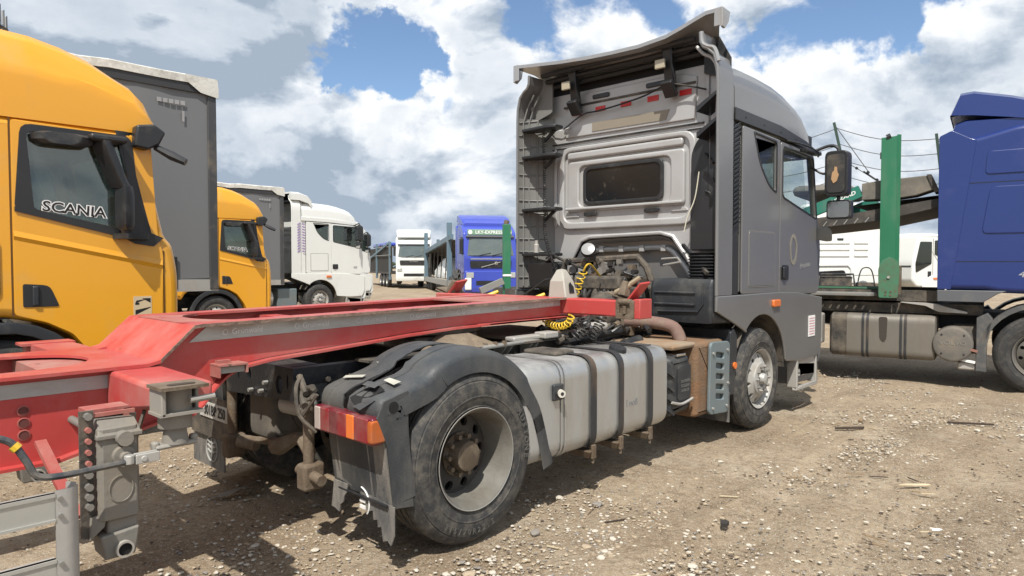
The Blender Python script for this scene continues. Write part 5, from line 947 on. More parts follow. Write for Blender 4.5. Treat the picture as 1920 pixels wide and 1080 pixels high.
        m = MB(); m.loft([[(x, s*(W_+y), z) for x, y in rr([(-.60, .0), (-.30, .0), (-.30, .10), (-.52, .20)], .03, 2)] for z in (1.90, 1.95)]); m.tube([(-.5, s*(W_+.12), 1.93), (-.52, s*(W_+.13), 2.02)], .045, 8); m.build('mirror_foot', dark, R); MB().lathe([(0, .20), (.02, .22), (.04, .2), (.02, .18)], (-.75, s*.55, 1.98), (-.5, 0, .9), 24, True).build('steering_wheel', dark, R); MB().box(-.80, -.5, min(s*(W_+.005), s*(W_+.2)), max(s*(W_+.005), s*(W_+.2)), 2.76, 2.82).build('mirror_arm', dark, R, bev=.02)
    # interior
    m = MB(); m.box(-2.3, -.3, -1.15, 1.15, 1.2, 1.6); m.build('cab_floor', inter, R); MB().box(-2.42, -2.35, -1.2, 1.2, 1.2, 2.9).build('cab_back_wall', inter, R)
    m = MB()
    for y in (-.65, .65): m.box(-1.6, -1.1, y-.25, y+.25, 1.6, 1.9).box(-1.68, -1.5, y-.24, y+.24, 1.85, 2.6)
    m.build('seats', inter, R, bev=.05); MB().box(-.5, -.2, -1.15, 1.15, 1.6, 1.95).build('dashboard', inter, R, bev=.04)
    m = MB(); m = MB(); m.box(-2.3, -.75, 1.0, 1.13, 1.5, 2.02); m.box(-2.3, -1.65, -1.0, 1.1, 1.9, 2.8); m.build('sleeper_curtain', interl, R)
    # windshield
    wsx = [(-.115, 1.95), (-.20, 2.3), (-.335, 2.90)]
    MB().loft([[(x+dx, y, z) for x, z in wsx]+[(x+dx-.02, y, z) for x, z in wsx[::-1]] for y, dx in ((-1.22, -.08), (-1.10, .0), (-.7, .03), (.7, .03), (1.10, 0), (1.22, -.08))]).build('windshield', winb, R)
    for s in (-1, 1): MB().loft([[(x-.09+d, s*y, z) for x, z in wsx] for d, y in ((.03, 1.225), (-.05, 1.262), (-.13, 1.262))], closed=False, cap=False).build('pillar_trim', dark, R)
    # roof
    st = []
    for x, zt_, wv in ((-2.45, 3.70, 1), (-2.0, 3.72, 1), (-1.5, 3.69, 1), (-1.17, 3.67, 1), (-.94, 3.62, 1), (-.72, 3.54, 1), (-.52, 3.43, .995), (-.38, 3.36, .995), (-.28, 3.25, .99), (-.21, 3.10, .98), (-.17, 2.95, .97)):
        h = zt_-2.9; wy = 1.255*wv
        hf = [(-wy, 2.90), (-wy, 2.90+h*.45), (-wy+.015, 2.9+h*.60), (-wy+.05, 2.9+h*.63), (-wy+.08, 2.9+h*.86), (-wy+.17, 2.9+h*.97), (-wy+.55, zt_)]
        st.append([(x, y, z) for y, z in hf+[(0, zt_+.01)]+[(-y, z) for y, z in hf[::-1]]])
    MB().loft(st).build('roof', paint, R, ang=50)
    MB().prism([(-.42, 2.76), (-.30, 2.74), (-.20, 2.80), (-.14, 2.92), (-.24, 2.99), (-.40, 2.96)], 'Y', -1.36, -1.20).build('kerb_camera', dark, R, bev=.02); MB().tube([(-.22, -1.30, 2.78), (-.12, -1.42, 2.70), (-.02, -1.5, 2.64)], [.03, .045, .035], 8).build('kerb_mirror', dark, R)
    # wheel arch, wheel, step, bumper
    for s in (-1, 1):
        q = arc(-1.42, .52, .66, 172, -8, 14); q2 = arc(-1.42, .52, .56, -8, 172, 14)
        MB().plate(q+q2, [], 'Y', s*(W_-.01), .05, .012).build('wheel_arch', plas, R)
        MB().strip([(x, s*W_, z) for x, z in arc(-1.42, .52, .57, 180, 0, 16)], (0, -s*.4, 0)).build('arch_liner', blk, R)
        if near or s < 0: front_wheel(R, -1.42, s*1.22, s, small=not near)
    m = MB(); m.shell(rr([(-.72, .56), (-.62, .28), (-.05, .26), (.02, .40), (.02, .60), (-.1, .58)], .04, 3), 1.22, .1, cap=True); m.build('bumper', dark, R)
    MB().box(-6.0, -.6, -.42, .42, .70, .98).build('chassis', blk, R); MB().shell(rr(rect(-4.0, -2.4, .40, .95), .08, 3), 1.15, .05, cap=True).build('side_tank', alud, R)
    rear_w = MB()
    for s in (-1, 1): tyre_mb((-5.1, s*1.22, .51), s, n=32, tread=False).build('tyre', rub, R); MB().lathe([(0, .29), (.16, .26), (.17, .001)], (-5.1, s*1.22, .51), (0, -s, 0), 24).build('rim', rimm, R)
    if sticker:
        m = MB(); m.text('SCANIA', TY(-.885, 2.150, -1.2515, -.075), .125, .0015, off=.009, sx=1.12); o_ = m.build('window_sticker', whitel, R); m = MB(); m.text('SCANIA', TY(-.885, 2.150, -1.2545, -.075), .125, .0008, off=.0015, sx=1.12); m.build('sticker_letters', mat('print_black', (.01, .01, .01), .5), o_)
    if near:
        m = MB(); m.plate(rect(-.425, -.265, 1.10, 1.365, .012), [], 'Y', -1.2615, .003); k_ = m.build('road_sticker', mat('sticker_beige', (.55, .44, .28), .6), R)
        m = MB(); m.plate([(-.35, 1.345), (-.275, 1.345), (-.275, 1.30)], [], 'Y', -1.2635, .001).plate([(-.41, 1.235), (-.41, 1.19), (-.275, 1.255), (-.275, 1.262)], [], 'Y', -1.2635, .001).plate(rect(-.41, -.375, 1.285, 1.305), [], 'Y', -1.2635, .001).plate([(-.41, 1.30), (-.30, 1.34), (-.40, 1.325)], [], 'Y', -1.2635, .001)
        m.text('ANGLES', TY(-.345, 1.165, -1.2635), .03, .0006, sx=1.1); m.build('sticker_print', MT['print_black'], k_)
        MB().tube([(-.78, .2, 3.5), (-.80, .2, 3.86)], .008, 6).build('antenna', dark, R)
    return R
mat_scan_glass = glass('green_window_glass', (.66, .76, .72), .14, .05, .3)
highline('tractor_unit', 'large yellow tractor unit at the left edge, nearest of the yellow ones', -.14, 4.10)
highline('tractor_unit', 'smaller yellow tractor unit in the distance between the two grey curtain trailers', 5.69, 13.55, -.1, near=False)
# ================================================================ curtain side trailers
def curtain(label, X, Y, Z, sc=1.0):
    R = thing('curtain_trailer', label, 'trailer', (X, Y, Z), 0, 'grey curtain side trailers'); L = 13.4
    MB().box(-L, -.04, -1.235, 1.235, 1.22, 3.80).build('tarp_body', curt, R)
    m = MB(); n = 60; m.loft([[(-L+(L-.12)*i/n, -1.243-.006*math.sin(i*1.7)-.004*math.sin(i*.6), z) for i in range(n+1)] for z in (1.26, 2.1, 3.0, 3.80)], closed=False, cap=False); m.build('side_curtain', curt, R)
    for s in (-1, 1): MB().box(-.12, .0, s*1.25-.02, s*1.25+.02, 1.1, 3.95).build('corner_post', mat('post_dark_grey', (.07, .072, .075), .5, .3, .1, 4, .3, DUST, 3), R, bev=.01)
    MB().box(-L, .0, -1.27, -1.23, 3.80, 3.93).build('top_rail', mat('rail_dark', (.035, .035, .037), .5), R)
    st = []; r_ = random.Random(2)
    for i in range(41):
        x = -L+(L+.01)*i/40; j = r_.uniform(-.02, .02); st.append([(x, y, z+(j if abs(y) > 1 else 0)) for y, z in ((-1.285, 3.90), (-1.28, 4.0), (-1.20, 4.03), (0, 4.05), (1.2, 4.03), (1.28, 4.0), (1.28, 3.9))])
    MB().loft(st).build('roof_tarp', tarpw, R, ang=60)
    m = MB(); m.loft([[(-.42, -1.292, 4.02), (.01, -1.292, 4.02), (.025, -1.27, 4.02)], [(-.40, -1.30, 3.92), (.02, -1.30, 3.90), (.035, -1.25, 3.9)], [(-.22, -1.295, 3.80), (.02, -1.30, 3.76), (.03, -1.24, 3.76)]], closed=False, cap=False); m.build('folded_tarp_corner', tarpw, R)
    m = MB(); m.box(-L, .0, -1.26, -1.22, 1.08, 1.24); m.box(-L, 0, -1.2, 1.2, 1.1, 1.2); m.build('side_rail', alud, R)
    for x in np.arange(-.6, -L, -.62): m = MB(); m.box(x, x+.045, -1.268, -1.256, 1.12, 1.55); m.build('curtain_strap', dark, R)
    m = MB(); m.text('IIIII', TY(-.6, 3.62, -1.262), .09, .001, sx=2.2) if False else [m.plate(rect(-.78+k*.075, -.72+k*.075, 3.60, 3.655), [], 'Y', -1.262, .002) for k in range(5)]; m.plate(rect(-.46, -.43, 3.38, 3.52), [], 'Y', -1.262, .002); m.build('faded_marking', mat('faded_grey_print', (.30, .30, .30), .6), R, kind='stuff')
    MB().box(-12, -1, -.5, .5, .85, 1.1).build('trailer_frame', blk, R)
    for x in (-8.5, -9.8, -11.1):
        tyre_mb((x, -1.2, .5), -1, .5, .36, .28, 28, False).build('tyre', rub, R)
        tyre_mb((x, 1.2, .5), 1, .5, .36, .28, 28, False).build('tyre', rub, R)
    for s in (-1, 1): MB().box(-2.6, -2.45, s*.95-.08, s*.95+.08, .12-Z, 1.1).build('landing_leg', alud, R)
    return R
curtain('tall grey curtain side trailer with white roof tarp, right behind the large yellow tractor unit', 1.37, 6.72, .22)
curtain('farther grey curtain side trailer, coupled to the white tractor unit with purple stickers', 7.58, 16.45, -.02)
# ================================================================ white sister trucks
def white_faw(label, X, Y, Z, stripes=True):
    R = thing('tractor_unit', label, 'truck', (X-4, Y, Z), 0, 'white tractor units')
    faw_cab(R, white, white, True, winb, decal=False); faw_mirrors(R, (-1,), False); cab_insides(R)
    m = MB(); m.plate([(-1.2, 1.38), (1.2, 1.38), (1.2, 3.58), (-1.2, 3.58)], [], 'X', 3.36, .02); wl2 = m.build('rear_wall', white, R)
    for z in (3.3, 2.75, 2.6, 2.35, 2.1): MB().box(3.32, 3.35, -1.1, 1.1, z, z+.08).build('pressed_rib', white, wl2, bev=.01)
    MB().box(3.2, 3.345, -1.1, 1.1, 3.62, 3.9).build('dark_gap', dark, wl2)
    st = [[(x, y*w, z) for y, z in ((-1.25, z0-.25), (-1.25, z0-.05), (-1.15, z0), (0, z0+.02), (1.15, z0), (1.25, z0-.05), (1.25, z0-.25))] for x, z0, w in ((3.02, 3.90, 1), (3.3, 3.90, 1), (3.6, 3.82, .99), (3.72, 3.68, .98))]
    MB().loft(st).build('roof_spoiler', white, R, ang=50)
    m = MB(); m.box(3.02, 3.03, -1.1, 1.1, 3.6, 3.85); m.build('spoiler_underside', dark, R)
    MB().box(-2, 5.2, -.42, .42, .74, 1.0).build('chassis', blk, R)
    MB().box(2.55, 3.2, -1.2, -.5, .30, .90).build('battery_box', bluegrey, R, bev=.03); m = MB(); m.lathe([(0, .02), (.02, .27), (.9, .27), (.92, .02)], (1.5, -.95, .62), (1, 0, 0), 20); m.build('air_tank', alud, R)
    for s in (-1, 1): front_wheel(R, 3.97, s*1.25, s, small=True); tyre_mb((0, s*1.25, .51), s, n=32, tread=False).build('tyre', rub, R)
    if stripes:
        pl = mat('purple_sticker', (.33, .22, .45), .5); m = MB()
        for k in range(11):
            z = 2.02+k*.085
            m.plate([(3.20, z), (3.30, z+.055), (3.30, z+.09), (3.20, z+.035)], [], 'Y', -1.2575, .003); m.plate([(3.36, z+.03), (3.46, z), (3.46, z+.035), (3.36, z+.065)], [], 'Y', -1.2575, .003)
        m.build('sticker_stripes', pl, R)
        m = MB(); m.text('420', TY(5.3, 1.55, -1.256), .10, .001); m.build('power_badge', blk, R)
        MB().obox((4.95, -1.27, 2.85), (5.2, -1.27, 2.88), .05, .04).build('torn_visor', dark, R)
    return R
white_faw('white tractor unit with purple hatched stickers, coupled to the farther grey curtain trailer', 10.55-5.62+3.95, 16.54, .03)
white_faw('white tractor unit mostly hidden behind the nearer white one with purple stickers', 13.85-5.62+4, 20.9, .0, False)
# ================================================================ blue tractor units and the far white one (one builder)
def globe(name, label, loc, hd, paint, skirt, kind, grp=None, visor='', side='400'):
    R = thing(name, label, 'truck', loc, hd, grp); near = kind == 'near'; W_ = 1.25; wx = .17 if near else 0
    out = [(-.93, 1.33), (-.42, 1.33), (-.30, 1.30), (.35, 1.28), (.62, 1.05), (.72, .62), (1.28, .60), (1.36, .8), (1.38, 1.9), (1.15, 3.02), (1.0, 3.14), (.55, 3.40), (-.1, 3.46), (-.55, 3.34), (-.93, 3.28)]
    m = MB(); m.shell(rr(out, [.09, .1, .1, .1, .1, .1, .1, .1, .1, .15, .1, .2, .1, .1, .09], 3), W_, .075, cap=True, n=4); cab = m.build('cab_body', paint, R, ang=30)
    for s in (-1, 1):
        m = MB(); m.prism(rr([(-.965, 1.335), (-.81, 1.335), (-.555, 3.30), (-.62, 3.32), (-.83, 3.45), (-.975, 3.38), (-.97, 2.2)], [0, 0, 0, .05, .03, .02, 0], 2), 'Y', s*(W_+.012), s*(W_-.05)); m.build('side_fairing', paint, R, bev=.006)
        m = MB(); m.prism([(-.965, 1.17), (-.45, 1.17), (-.30, 1.28), (-.2, 1.325), (-.965, 1.325)], 'Y', s*(W_+.005), s*(W_-.06)); m.build('side_skirt', skirt, R, bev=.008)
        m = MB(); m.plate(rr([(-.485, 2.07), (.35, 2.07), (.35, 2.68), (-.40, 2.68)], .08, 4), [], 'Y', s*(W_+.003), .02, .008); m.build('pressed_panel', paint, R)
        m = MB(); m.plate(rr([(-.46, 2.84), (.3, 2.84), (.3, 3.14), (-.44, 3.14)], .06, 4), [], 'Y', s*(W_+.003), .02, .008); m.build('pressed_panel', paint, R)
        m = MB(); m.box(-.78, .4, min(s*(W_+.001), s*(W_+.004)), max(s*(W_+.001), s*(W_+.004)), 1.705, 1.712); m.box(-.66, .4, min(s*(W_+.001), s*(W_+.004)), max(s*(W_+.001), s*(W_+.004)), 2.735, 2.742); m.build('panel_seam', dark, R, kind='stuff')
        wd = rr([(.50, 2.08), (1.22, 1.98), (1.05, 2.82), (.50, 2.86)], .06, 3); MB().plate(wd, [], 'Y', s*(W_+.004), .02, .004).build('side_window', wink, R)
        m = MB(); m.box(1.1, 1.24, s*1.33-.09, s*1.33+.09, 2.05, 2.75); m.build('mirror', dark, R, bev=.03); MB().obox((1.1, s*1.2, 2.75), (1.17, s*1.33, 2.75), .04, .04).build('mirror_arm', dark, R)
        # wheel arch mudguard
        q = arc(wx, .52, .66, 168, 12, 14); q2 = arc(wx, .52, .60, 12, 168, 14); m = MB(); m.loft([[(x, s*1.235, z) for x, z in q], [(x, s*.80, z) for x, z in q]], closed=False, cap=False)
        m.loft([[(x, s*1.235, z) for x, z in q], [(x, s*1.235, z) for x, z in q2[::-1]]], closed=False, cap=False); m.build('mudguard', mat('sunbleached_guard', (.075, .077, .078), .6, 0, .2, 4, .35, DUST, 4), R, ang=60)
        m = MB(); m.prism([(x+wx*.6, z) for x, z in ((-.62, .96), (-.50, 1.03), (-.44, .95), (-.50, .60), (-.50, .25), (-.62, .26))], 'Y', s*1.235, s*.8); m.build('mudguard_panel', MT['sunbleached_guard'], R, bev=.01)
        front_wheel(R, wx, s*1.22, s, small=not near, rim=mat('dark_dusty_rim', (.12, .115, .105), .65, .1, .25, 6, .6, (.13, .115, .09), 5))
        tyre_mb((-3.7, s*1.22, .51), s, n=36, tread=False).build('tyre', rub, R); MB().lathe([(0, .29), (.16, .26), (.17, .001)], (-3.7, s*1.22, .51), (0, -s, 0), 24).build('rim', rimm, R)
    m = MB(); m.text(side, TY(.02, 1.54, -W_-.0012), .115, .0015, sx=1.3, shear=.2); m.build('power_badge', mat('badge_silver', (.5, .5, .5), .3, .5), R)
    # roof deflectors
    st = [[(x, y*w, z) for y, z in ((-1.22, a), (-1.21, b-.05), (-1.1, b), (1.1, b), (1.21, b-.05), (1.22, a))] for x, a, b, w in ((-.86, 3.655, 3.68, 1), (-.75, 3.645, 3.955, 1), (-.6, 3.63, 3.965, 1), (-.2, 3.56, 3.86, .99), (.25, 3.47, 3.70, .97), (.6, 3.36, 3.5, .93))]
    if kind == 'white': st = [[(x+.5, y, z) for x, y, z in r] for r in st]
    MB().loft(st).build('roof_deflector', paint, R, ang=45)
    if kind != 'white':
        st = [[(x, y*w, z) for y, z in ((-1.2, a), (-1.2, b-.04), (-1.1, b), (1.1, b), (1.2, b-.04), (1.2, a))] for x, a, b, w in ((-.84, 3.30, 3.44, 1), (-.80, 3.30, 3.56, 1), (-.68, 3.28, 3.60, 1), (.2, 3.28, 3.58, .98))]
        MB().loft(st).build('lower_deflector', paint, R, ang=45)
    if kind in ('front', 'white'):
        MB().loft([[(x+dx, y, z) for x, z in ((1.385, 1.98), (1.20, 2.78), (1.17, 2.78), (1.34, 1.98))] for y, dx in ((-1.14, -.03), (-.8, .03), (.8, .03), (1.14, -.03))]).build('windshield', mat('hazy_windshield', (.10, .125, .12), .08, 0, .3, 2, .2, DUST, 3, coat=.6), R)
        MB().box(1.16, 1.30, -1.12, 1.12, 2.80, 2.90).build('sun_visor', bskirt, R, bev=.03)
        if visor:
            MB().box(1.13, 1.20, -1.05, 1.05, 2.92, 3.18).build('sign_box', mat('pale_green_sign', (.17, .30, .20), .5), R, bev=.02)
            m = MB(); m.text(visor, Matrix.Translation((1.203, -.05, 3.05)) @ Matrix.Rotation(math.pi/2, 4, 'Z') @ Matrix.Rotation(math.pi/2, 4, 'X'), .21, .002, off=.004, sx=1.05); m.build('sign_lettering', whitel, R)
            for y in (-.92, .92): m = MB(); m.lathe([(0, .10), (.005, .001)], (1.203, y, 3.05), (1, 0, 0), 12); m.build('sign_disc', whitel, R)
        MB().plate(rr([(-.95, 1.40), (.95, 1.40), (.98, 1.74), (-.98, 1.74)], .05, 3), [], 'X', 1.385, .03).build('grille', dark if kind == 'front' else mat('grille_dark', (.03, .03, .03), .6), R)
        for z in (1.47, 1.55, 1.63): MB().box(1.39, 1.408, -.9, .9, z, z+.018).build('grille_bar', blk, R)
        if kind == 'front':
            MB().obox((1.415, -.45, 1.44), (1.415, .45, 1.68), .03, .04, (1, 0, 0)).build('grille_slash', alud, R); MB().lathe([(0, .07), (.02, .075), (.03, .045), (0, .045)], (1.40, .25, 1.62), (1, 0, 0), 20).build('grille_badge', alud, R)
            MB().box(1.385, 1.395, -.95, .95, 1.80, 1.84).build('chrome_strip', alud, R)
        else:
            m = MB(); m.text('SCANIA', Matrix.Translation((1.41, 0, 1.66)) @ Matrix.Rotation(math.pi/2, 4, 'Z') @ Matrix.Rotation(math.pi/2, 4, 'X'), .12, .002, sx=1.4); m.build('grille_lettering', alud, R)
        m = MB(); m.shell(rr([(.75, .28), (1.42, .28), (1.46, .5), (1.44, 1.28), (.72, 1.30), (.72, .9)], .05, 3), 1.25, .12, cap=True); m.build('bumper', paint, R)
        MB().box(1.44, 1.47, -.7, .7, .62, .82).build('bumper_grille', dark, R)
        for s in (-1, 1):
            MB().box(1.43, 1.475, s*.98-.17, s*.98+.17, .95, 1.20).build('headlamp', mat('headlamp_glass', (.45, .46, .44), .15, .2, coat=.5), R, bev=.02)
            MB().obox((1.42, s*.3-.25, 1.98), (1.40, s*.3+.3, 2.1), .03, .02).build('wiper', dark, R)
    if kind == 'front': MB().box(1.38, 1.52, -1.22, -.92, .40, .95).build('white_corner_guard', white, R, bev=.04)
    MB().box(-5.2, .8, -.42, .42, .74, 1.0).build('chassis', blk, R)
    if near:
        m = MB(); m.box(-4, -.45, -1.0, 1.0, .98, 1.12); m.build('deck_frame', blk2, R)
        tk = rr([(-1.235, .345), (-.6, .345), (-.6, .965), (-1.235, .965)], .12, 6)
        tm_ = mat('dirty_tank_brown', (.19, .175, .15), .55, .35, .2, 3, .65, (.135, .115, .09), 1.8, streak=3)
        m = MB(); m.loft([[(x, y+(-.92-y)*k, z+(.65-z)*k) for y, z in tk] for x, k in ((-2.07, 0), (-1.03, 0), (-.985, .03), (-.97, .12))]); ft = m.build('fuel_tank', tm_, R, ang=40)
        m = MB(); m.loft([[(x, y+(-.92-y)*k, z+(.65-z)*k) for y, z in tk] for x, k in ((-2.30, .1), (-2.27, .0), (-2.072, 0))]); m.build('tank_end', blk2, ft, ang=40)
        for x in (-1.86, -1.80, -1.385, -1.33): m = MB(); m.loft([[(x+d, -.9175+(y+.9175)*1.025, .655+(z-.655)*1.025) for y, z in tk] for d in (-.016, .016)], cap=False); m.build('tank_strap', MT['strap_black'], ft)
        m = MB(); m.prism(rr([(-1.66, .93), (-1.55, .93), (-1.56, .62), (-1.60, .56), (-1.65, .62)], .03, 3), 'Y', -1.2375, -1.234); m.build('fuel_stain', mat('oil_stain', (.05, .042, .034), .5), ft)
        cn = mat('dusty_canister', (.135, .125, .11), .65, .1, .15, 5, .5, DUST, 5); m = MB(); m.lathe([(0, .001), (.0, .20), (.012, .225), (.03, .235), (.4, .235)], (-.775, -1.28, .60), (0, 1, 0), 36); ca = m.build('round_canister', cn, R)
        m = MB(); m.cyl((-.775, -.95, .66), (-.45, -.95, .66), .2, n=20); m.build('canister_body', blk2, ca)
        m = MB(); m.text('VOLVO', TY(-.775, .615, -1.282), .075, .003, sx=1.25); m.build('raised_lettering', mat('raised_grey', (.20, .19, .17), .6), ca)
        for a in (45, 135, 225, 315): m = MB(); m.cyl((-.775+.18*math.cos(rad(a)), -1.28, .6+.18*math.sin(rad(a))), (-.775+.18*math.cos(rad(a)), -1.287, .6+.18*math.sin(rad(a))), .012, n=8); m.build('canister_bolt', blk, ca)
        MB().obox((-.64, -1.26, .56), (-.50, -1.25, .52), .04, .03).build('red_brown_valve', mat('faded_red_valve', (.25, .12, .09), .8), R)
        MB().box(-.72, -.52, -1.2, -1.05, .26, .36).build('grey_valve_box', alud, R, bev=.02); MB().obox((-.72, -1.2, .40), (-.52, -1.22, .37), .04, .03).build('white_bracket', whitel, R)
        m = MB(); m.prism(rr([(-1.42, 1.14), (-1.0, 1.13), (-.75, 1.06), (-.62, 1.03), (-.62, 1.01), (-.95, 1.02), (-1.1, 1.10)], .02, 2), 'Y', -1.15, -.6); m.build('grey_wing_plate', alud, R)
        MB().box(-2.7, -2.40, -1.25, -1.0, .5, .95).build('valve_bracket', alud, R, bev=.03)
    return R
H1 = rad(43.4-90-35)
globe('tractor_unit', 'dark blue tractor unit at the right edge, seen from its side', (9.25, -2.77, 0), H1, blue, bskirt, 'near', 'blue tractor units')
RV = Vector((math.sin(YAW), -math.cos(YAW), 0)); FV = Vector((math.cos(YAW), math.sin(YAW), 0)); CP = Vector((-2.78, -4.16, 0))
def at(xr, zf, z=0): return CP+RV*xr+FV*zf+Vector((0, 0, z))
def facing(a, b): d = RV*a+FV*b; return math.atan2(d.y, d.x)
h2 = facing(.24, -.97); p2 = at(-.97, 31.4)-Vector((math.cos(h2), math.sin(h2), 0))*1.4
globe('tractor_unit', 'bright blue tractor unit facing the yard with a lettered sign above its windshield', p2+Vector((0, 0, .12)), h2, blue2, bskirt, 'front', 'blue tractor units', 'LKY-EXPRESS')
h3 = facing(.14, -.99); p3 = at(-6.9, 48)-Vector((math.cos(h3), math.sin(h3), 0))*1.4
globe('tractor_unit', 'far white tractor unit with white roof deflector facing the camera behind the steel posts', p3+Vector((0, 0, .25)), h3, white, white, 'white', 'white tractor units')
# ================================================================ green car transporter behind the dark blue tractor (same heading)
G = thing('car_transporter', 'green car transporter with tall green pillar behind the dark blue tractor unit', 'trailer', (9.25, -2.77, 0), H1)
m = MB(); m.plate([(-1.665, 1.5), (-1.665, 3.44), (-1.47, 3.45), (-1.47, 1.5)], [], 'Y', -1.24, .02, .004); m.box(-1.49, -1.47, -1.24, -1.08, 1.3, 3.455).box(-1.665, -1.645, -1.23, -1.08, 1.3, 3.42).add([(-1.47, -1.25, 1.5), (-1.425, -1.20, 1.5), (-1.425, -1.20, 3.47), (-1.47, -1.25, 3.47)], [(0, 1, 2, 3)]); pi_ = m.build('pillar', greent, G)
m = MB(); m.plate(rr([(-1.665, 1.20), (-1.43, 1.20), (-1.41, 1.6), (-1.44, 1.72), (-1.54, 1.775), (-1.64, 1.72), (-1.675, 1.6)], .03, 4), [], 'Y', -1.262, .022, .004); pf = m.build('pillar_foot', greend, pi_); MB().cyl((-1.545, -1.272, 1.49), (-1.545, -1.29, 1.49), .018).build('foot_bolt', alud, pf)
for x, z in ((-1.575, 1.29), (-1.515, 1.29), (-1.58, 1.245), (-1.52, 1.24)): MB().cyl((x, -1.274, z), (x, -1.28, z), .015, n=8).build('oily_bolt', rustd, pf)
MB().cyl((-1.60, -1.23, 3.44), (-1.55, -1.23, 3.46), .04, n=8).build('pillar_latch', blk, pi_)
MB().box(-1.68, -1.664, -1.24, -1.2, 3.15, 3.24).build('pillar_lug', blk, pi_)
MB().box(-1.43, -1.40, -1.2, -1.1, 1.25, 1.65).build('pillar_shim', rustd, pi_)
# lower frame and perforated ramp
m = MB(); m.box(-7, -.98, -.95, -.8, 1.15, 1.30).box(-7, -.98, .8, .95, 1.15, 1.30).box(-7, -.98, -.8, .8, 1.2, 1.23); m.build('lower_frame', blk2, G)
m = MB(); m.box(-6, -1.7, -.78, -.70, 1.31, 1.335); m.build('green_edge', greend, G)
hs = [[(-2.42+.11*k+.03*j+.022*math.cos(a), -1.02-.10*j+.030*math.sin(a)) for a in [2*math.pi*q/8 for q in range(8)]] for k in range(6) for j in range(2)]
m = MB(); m.plate(rr([(-3.2, -1.2), (-1.78, -1.2), (-1.70, -1.05), (-1.78, -.92), (-3.2, -.92)], .04, 2), hs, 'Z', 1.24, .05, .01); m.xf(Matrix.Translation((-1.7, 0, 1.22)) @ Matrix.Rotation(-.05, 4, 'Y') @ Matrix.Rotation(rad(14), 4, 'X') @ Matrix.Translation((1.7, 0, -1.22))) if False else None; m.build('perforated_ramp', deckg, G)
# upper deck
def bar(a, b, w, h, name, mm, par=G, bev=0): return MB().obox(a, b, w, h).build(name, mm, par, bev=bev)
for s in (-1, 1): bar((-5.5, s*.95-.05, 1.32), (-1.95, s*.95-.05, 2.735), .10, .17, 'deck_beam', greenb)
m = MB(); m.text('BLIZZARD', Matrix.Translation((-2.20, -1.052, 2.64)) @ Matrix.Rotation(-math.atan2(1.415, 3.55), 4, 'Y') @ Matrix.Rotation(math.pi/2, 4, 'X'), .075, .001, shear=.3, sx=1.15, off=.002); m.build('beam_lettering', whitel, G)
m = MB(); m.prism([(-1.93, 2.60), (-1.93, 2.84), (-1.7, 2.87), (-1.12, 2.90), (-1.04, 2.70), (-1.25, 2.63), (-1.5, 2.60)], 'Y', -1.05, -.7); m.build('deck_tray', mat('dusty_deck', (.13, .12, .105), .8, .1, .2, 5, .6, (.24, .21, .165), 4), G, bev=.01)
MB().prism([(-1.125, 2.91), (-1.07, 2.91), (-.97, 2.66), (-1.03, 2.66)], 'Y', -1.07, -.7).build('tray_end', blk2, G)
m = MB(); m.prism([(-8, 1.7), (-8, 1.8), (-3, 2.32), (-2, 2.42), (-.8, 2.60), (-.8, 2.49), (-1.7, 2.30), (-2.5, 2.22), (-3.3, 2.16)], 'Y', -1.05, 1.1); ud = m.build('upper_deck', darkd, G)
m = MB(); m.add([(-2.05, -1.0, 2.52), (-.8, -1.0, 2.64), (-.8, 1.1, 2.70), (-2.05, 1.1, 2.56)], [(0, 1, 2, 3)]); m.build('deck_sheet', MT['dusty_deck'], G)
for k in range(9): x = -3.0+k*.14; bar((x, -1.056, 2.20+.07*(x+3)), (x+.05, -1.056, 2.27+.07*(x+3)), .008, .014, 'deck_slot', galv, ud)
MB().box(-3.0, -2.15, -.6, 1.0, 2.74, 2.92).build('cargo_hump', MT['dusty_deck'], G, bev=.12)
for xa, xb, z0, z1 in ((-2.55, -2.32, 4.02, 2.95), (-1.10, -1.0, 3.68, 2.8), (-4.2, -4.0, 3.9, 2.7)): bar((xa, 0.3, z0), (xb, 0.3, z1), .04, .04, 'railing_post', mat('post_green_dark', (.03, .06, .045), .6), G)
wr = mat('wire_steel', (.10, .10, .10), .6, .3)
for k in range(4):
    def q(x, zz): return (x, .3, zz)
    pts = []
    for (xa, za), (xb, zb) in (((-6, 3.2-.27*k), (-4.15, 3.75-.27*k)), ((-4.15, 3.75-.27*k), (-2.50+.055*k, 3.92-.27*k)), ((-2.5+.055*k, 3.92-.27*k-(.0)), (-1.09+.02*k, 3.60-.23*k)), ((-1.09+.02*k, 3.60-.23*k), (.6, 3.2-.22*k))):
        for i in range(12): t = i/12; pts.append(q(xa+(xb-xa)*t, za+(zb-za)*t-.10*math.sin(math.pi*t)))
    MB().tube([(x, y, z+(.13*(x+2.5) if False else 0)) for x, y, z in pts], .007, 4).build('railing_wire', wr, G)
for a, b in (((-2.52, .3, 3.95), (-2.02, .3, 3.16)), ((-2.45, .3, 3.42), (-1.9, .3, 3.02)), ((-1.09, .3, 3.6), (-.8, .3, 3.2))): MB().tube([a, b], .008, 4).build('stay_wire', wr, G)
MB().tube([(-2.1, .3, 3.18), (-1.85, .3, 2.98)], .016, 6).build('turnbuckle', blk, G)
for x, z in ((-2.03, 3.16), (-2.2, 3.24), (-1.9, 3.03)): MB().cyl((x, .27, z), (x, .33, z), .022, n=8).build('wire_clamp', blk, G)
for x in (-4.5, -5.6):
    for s in (-1, 1): tyre_mb((x, s*1.15, .45), s, .45, .3, .25, 32, False).build('tyre', rub, G); MB().lathe([(0, .25), (.1, .23), (.12, .001)], (x, s*1.15, .45), (0, -s, 0), 20).build('rim', rimm, G)
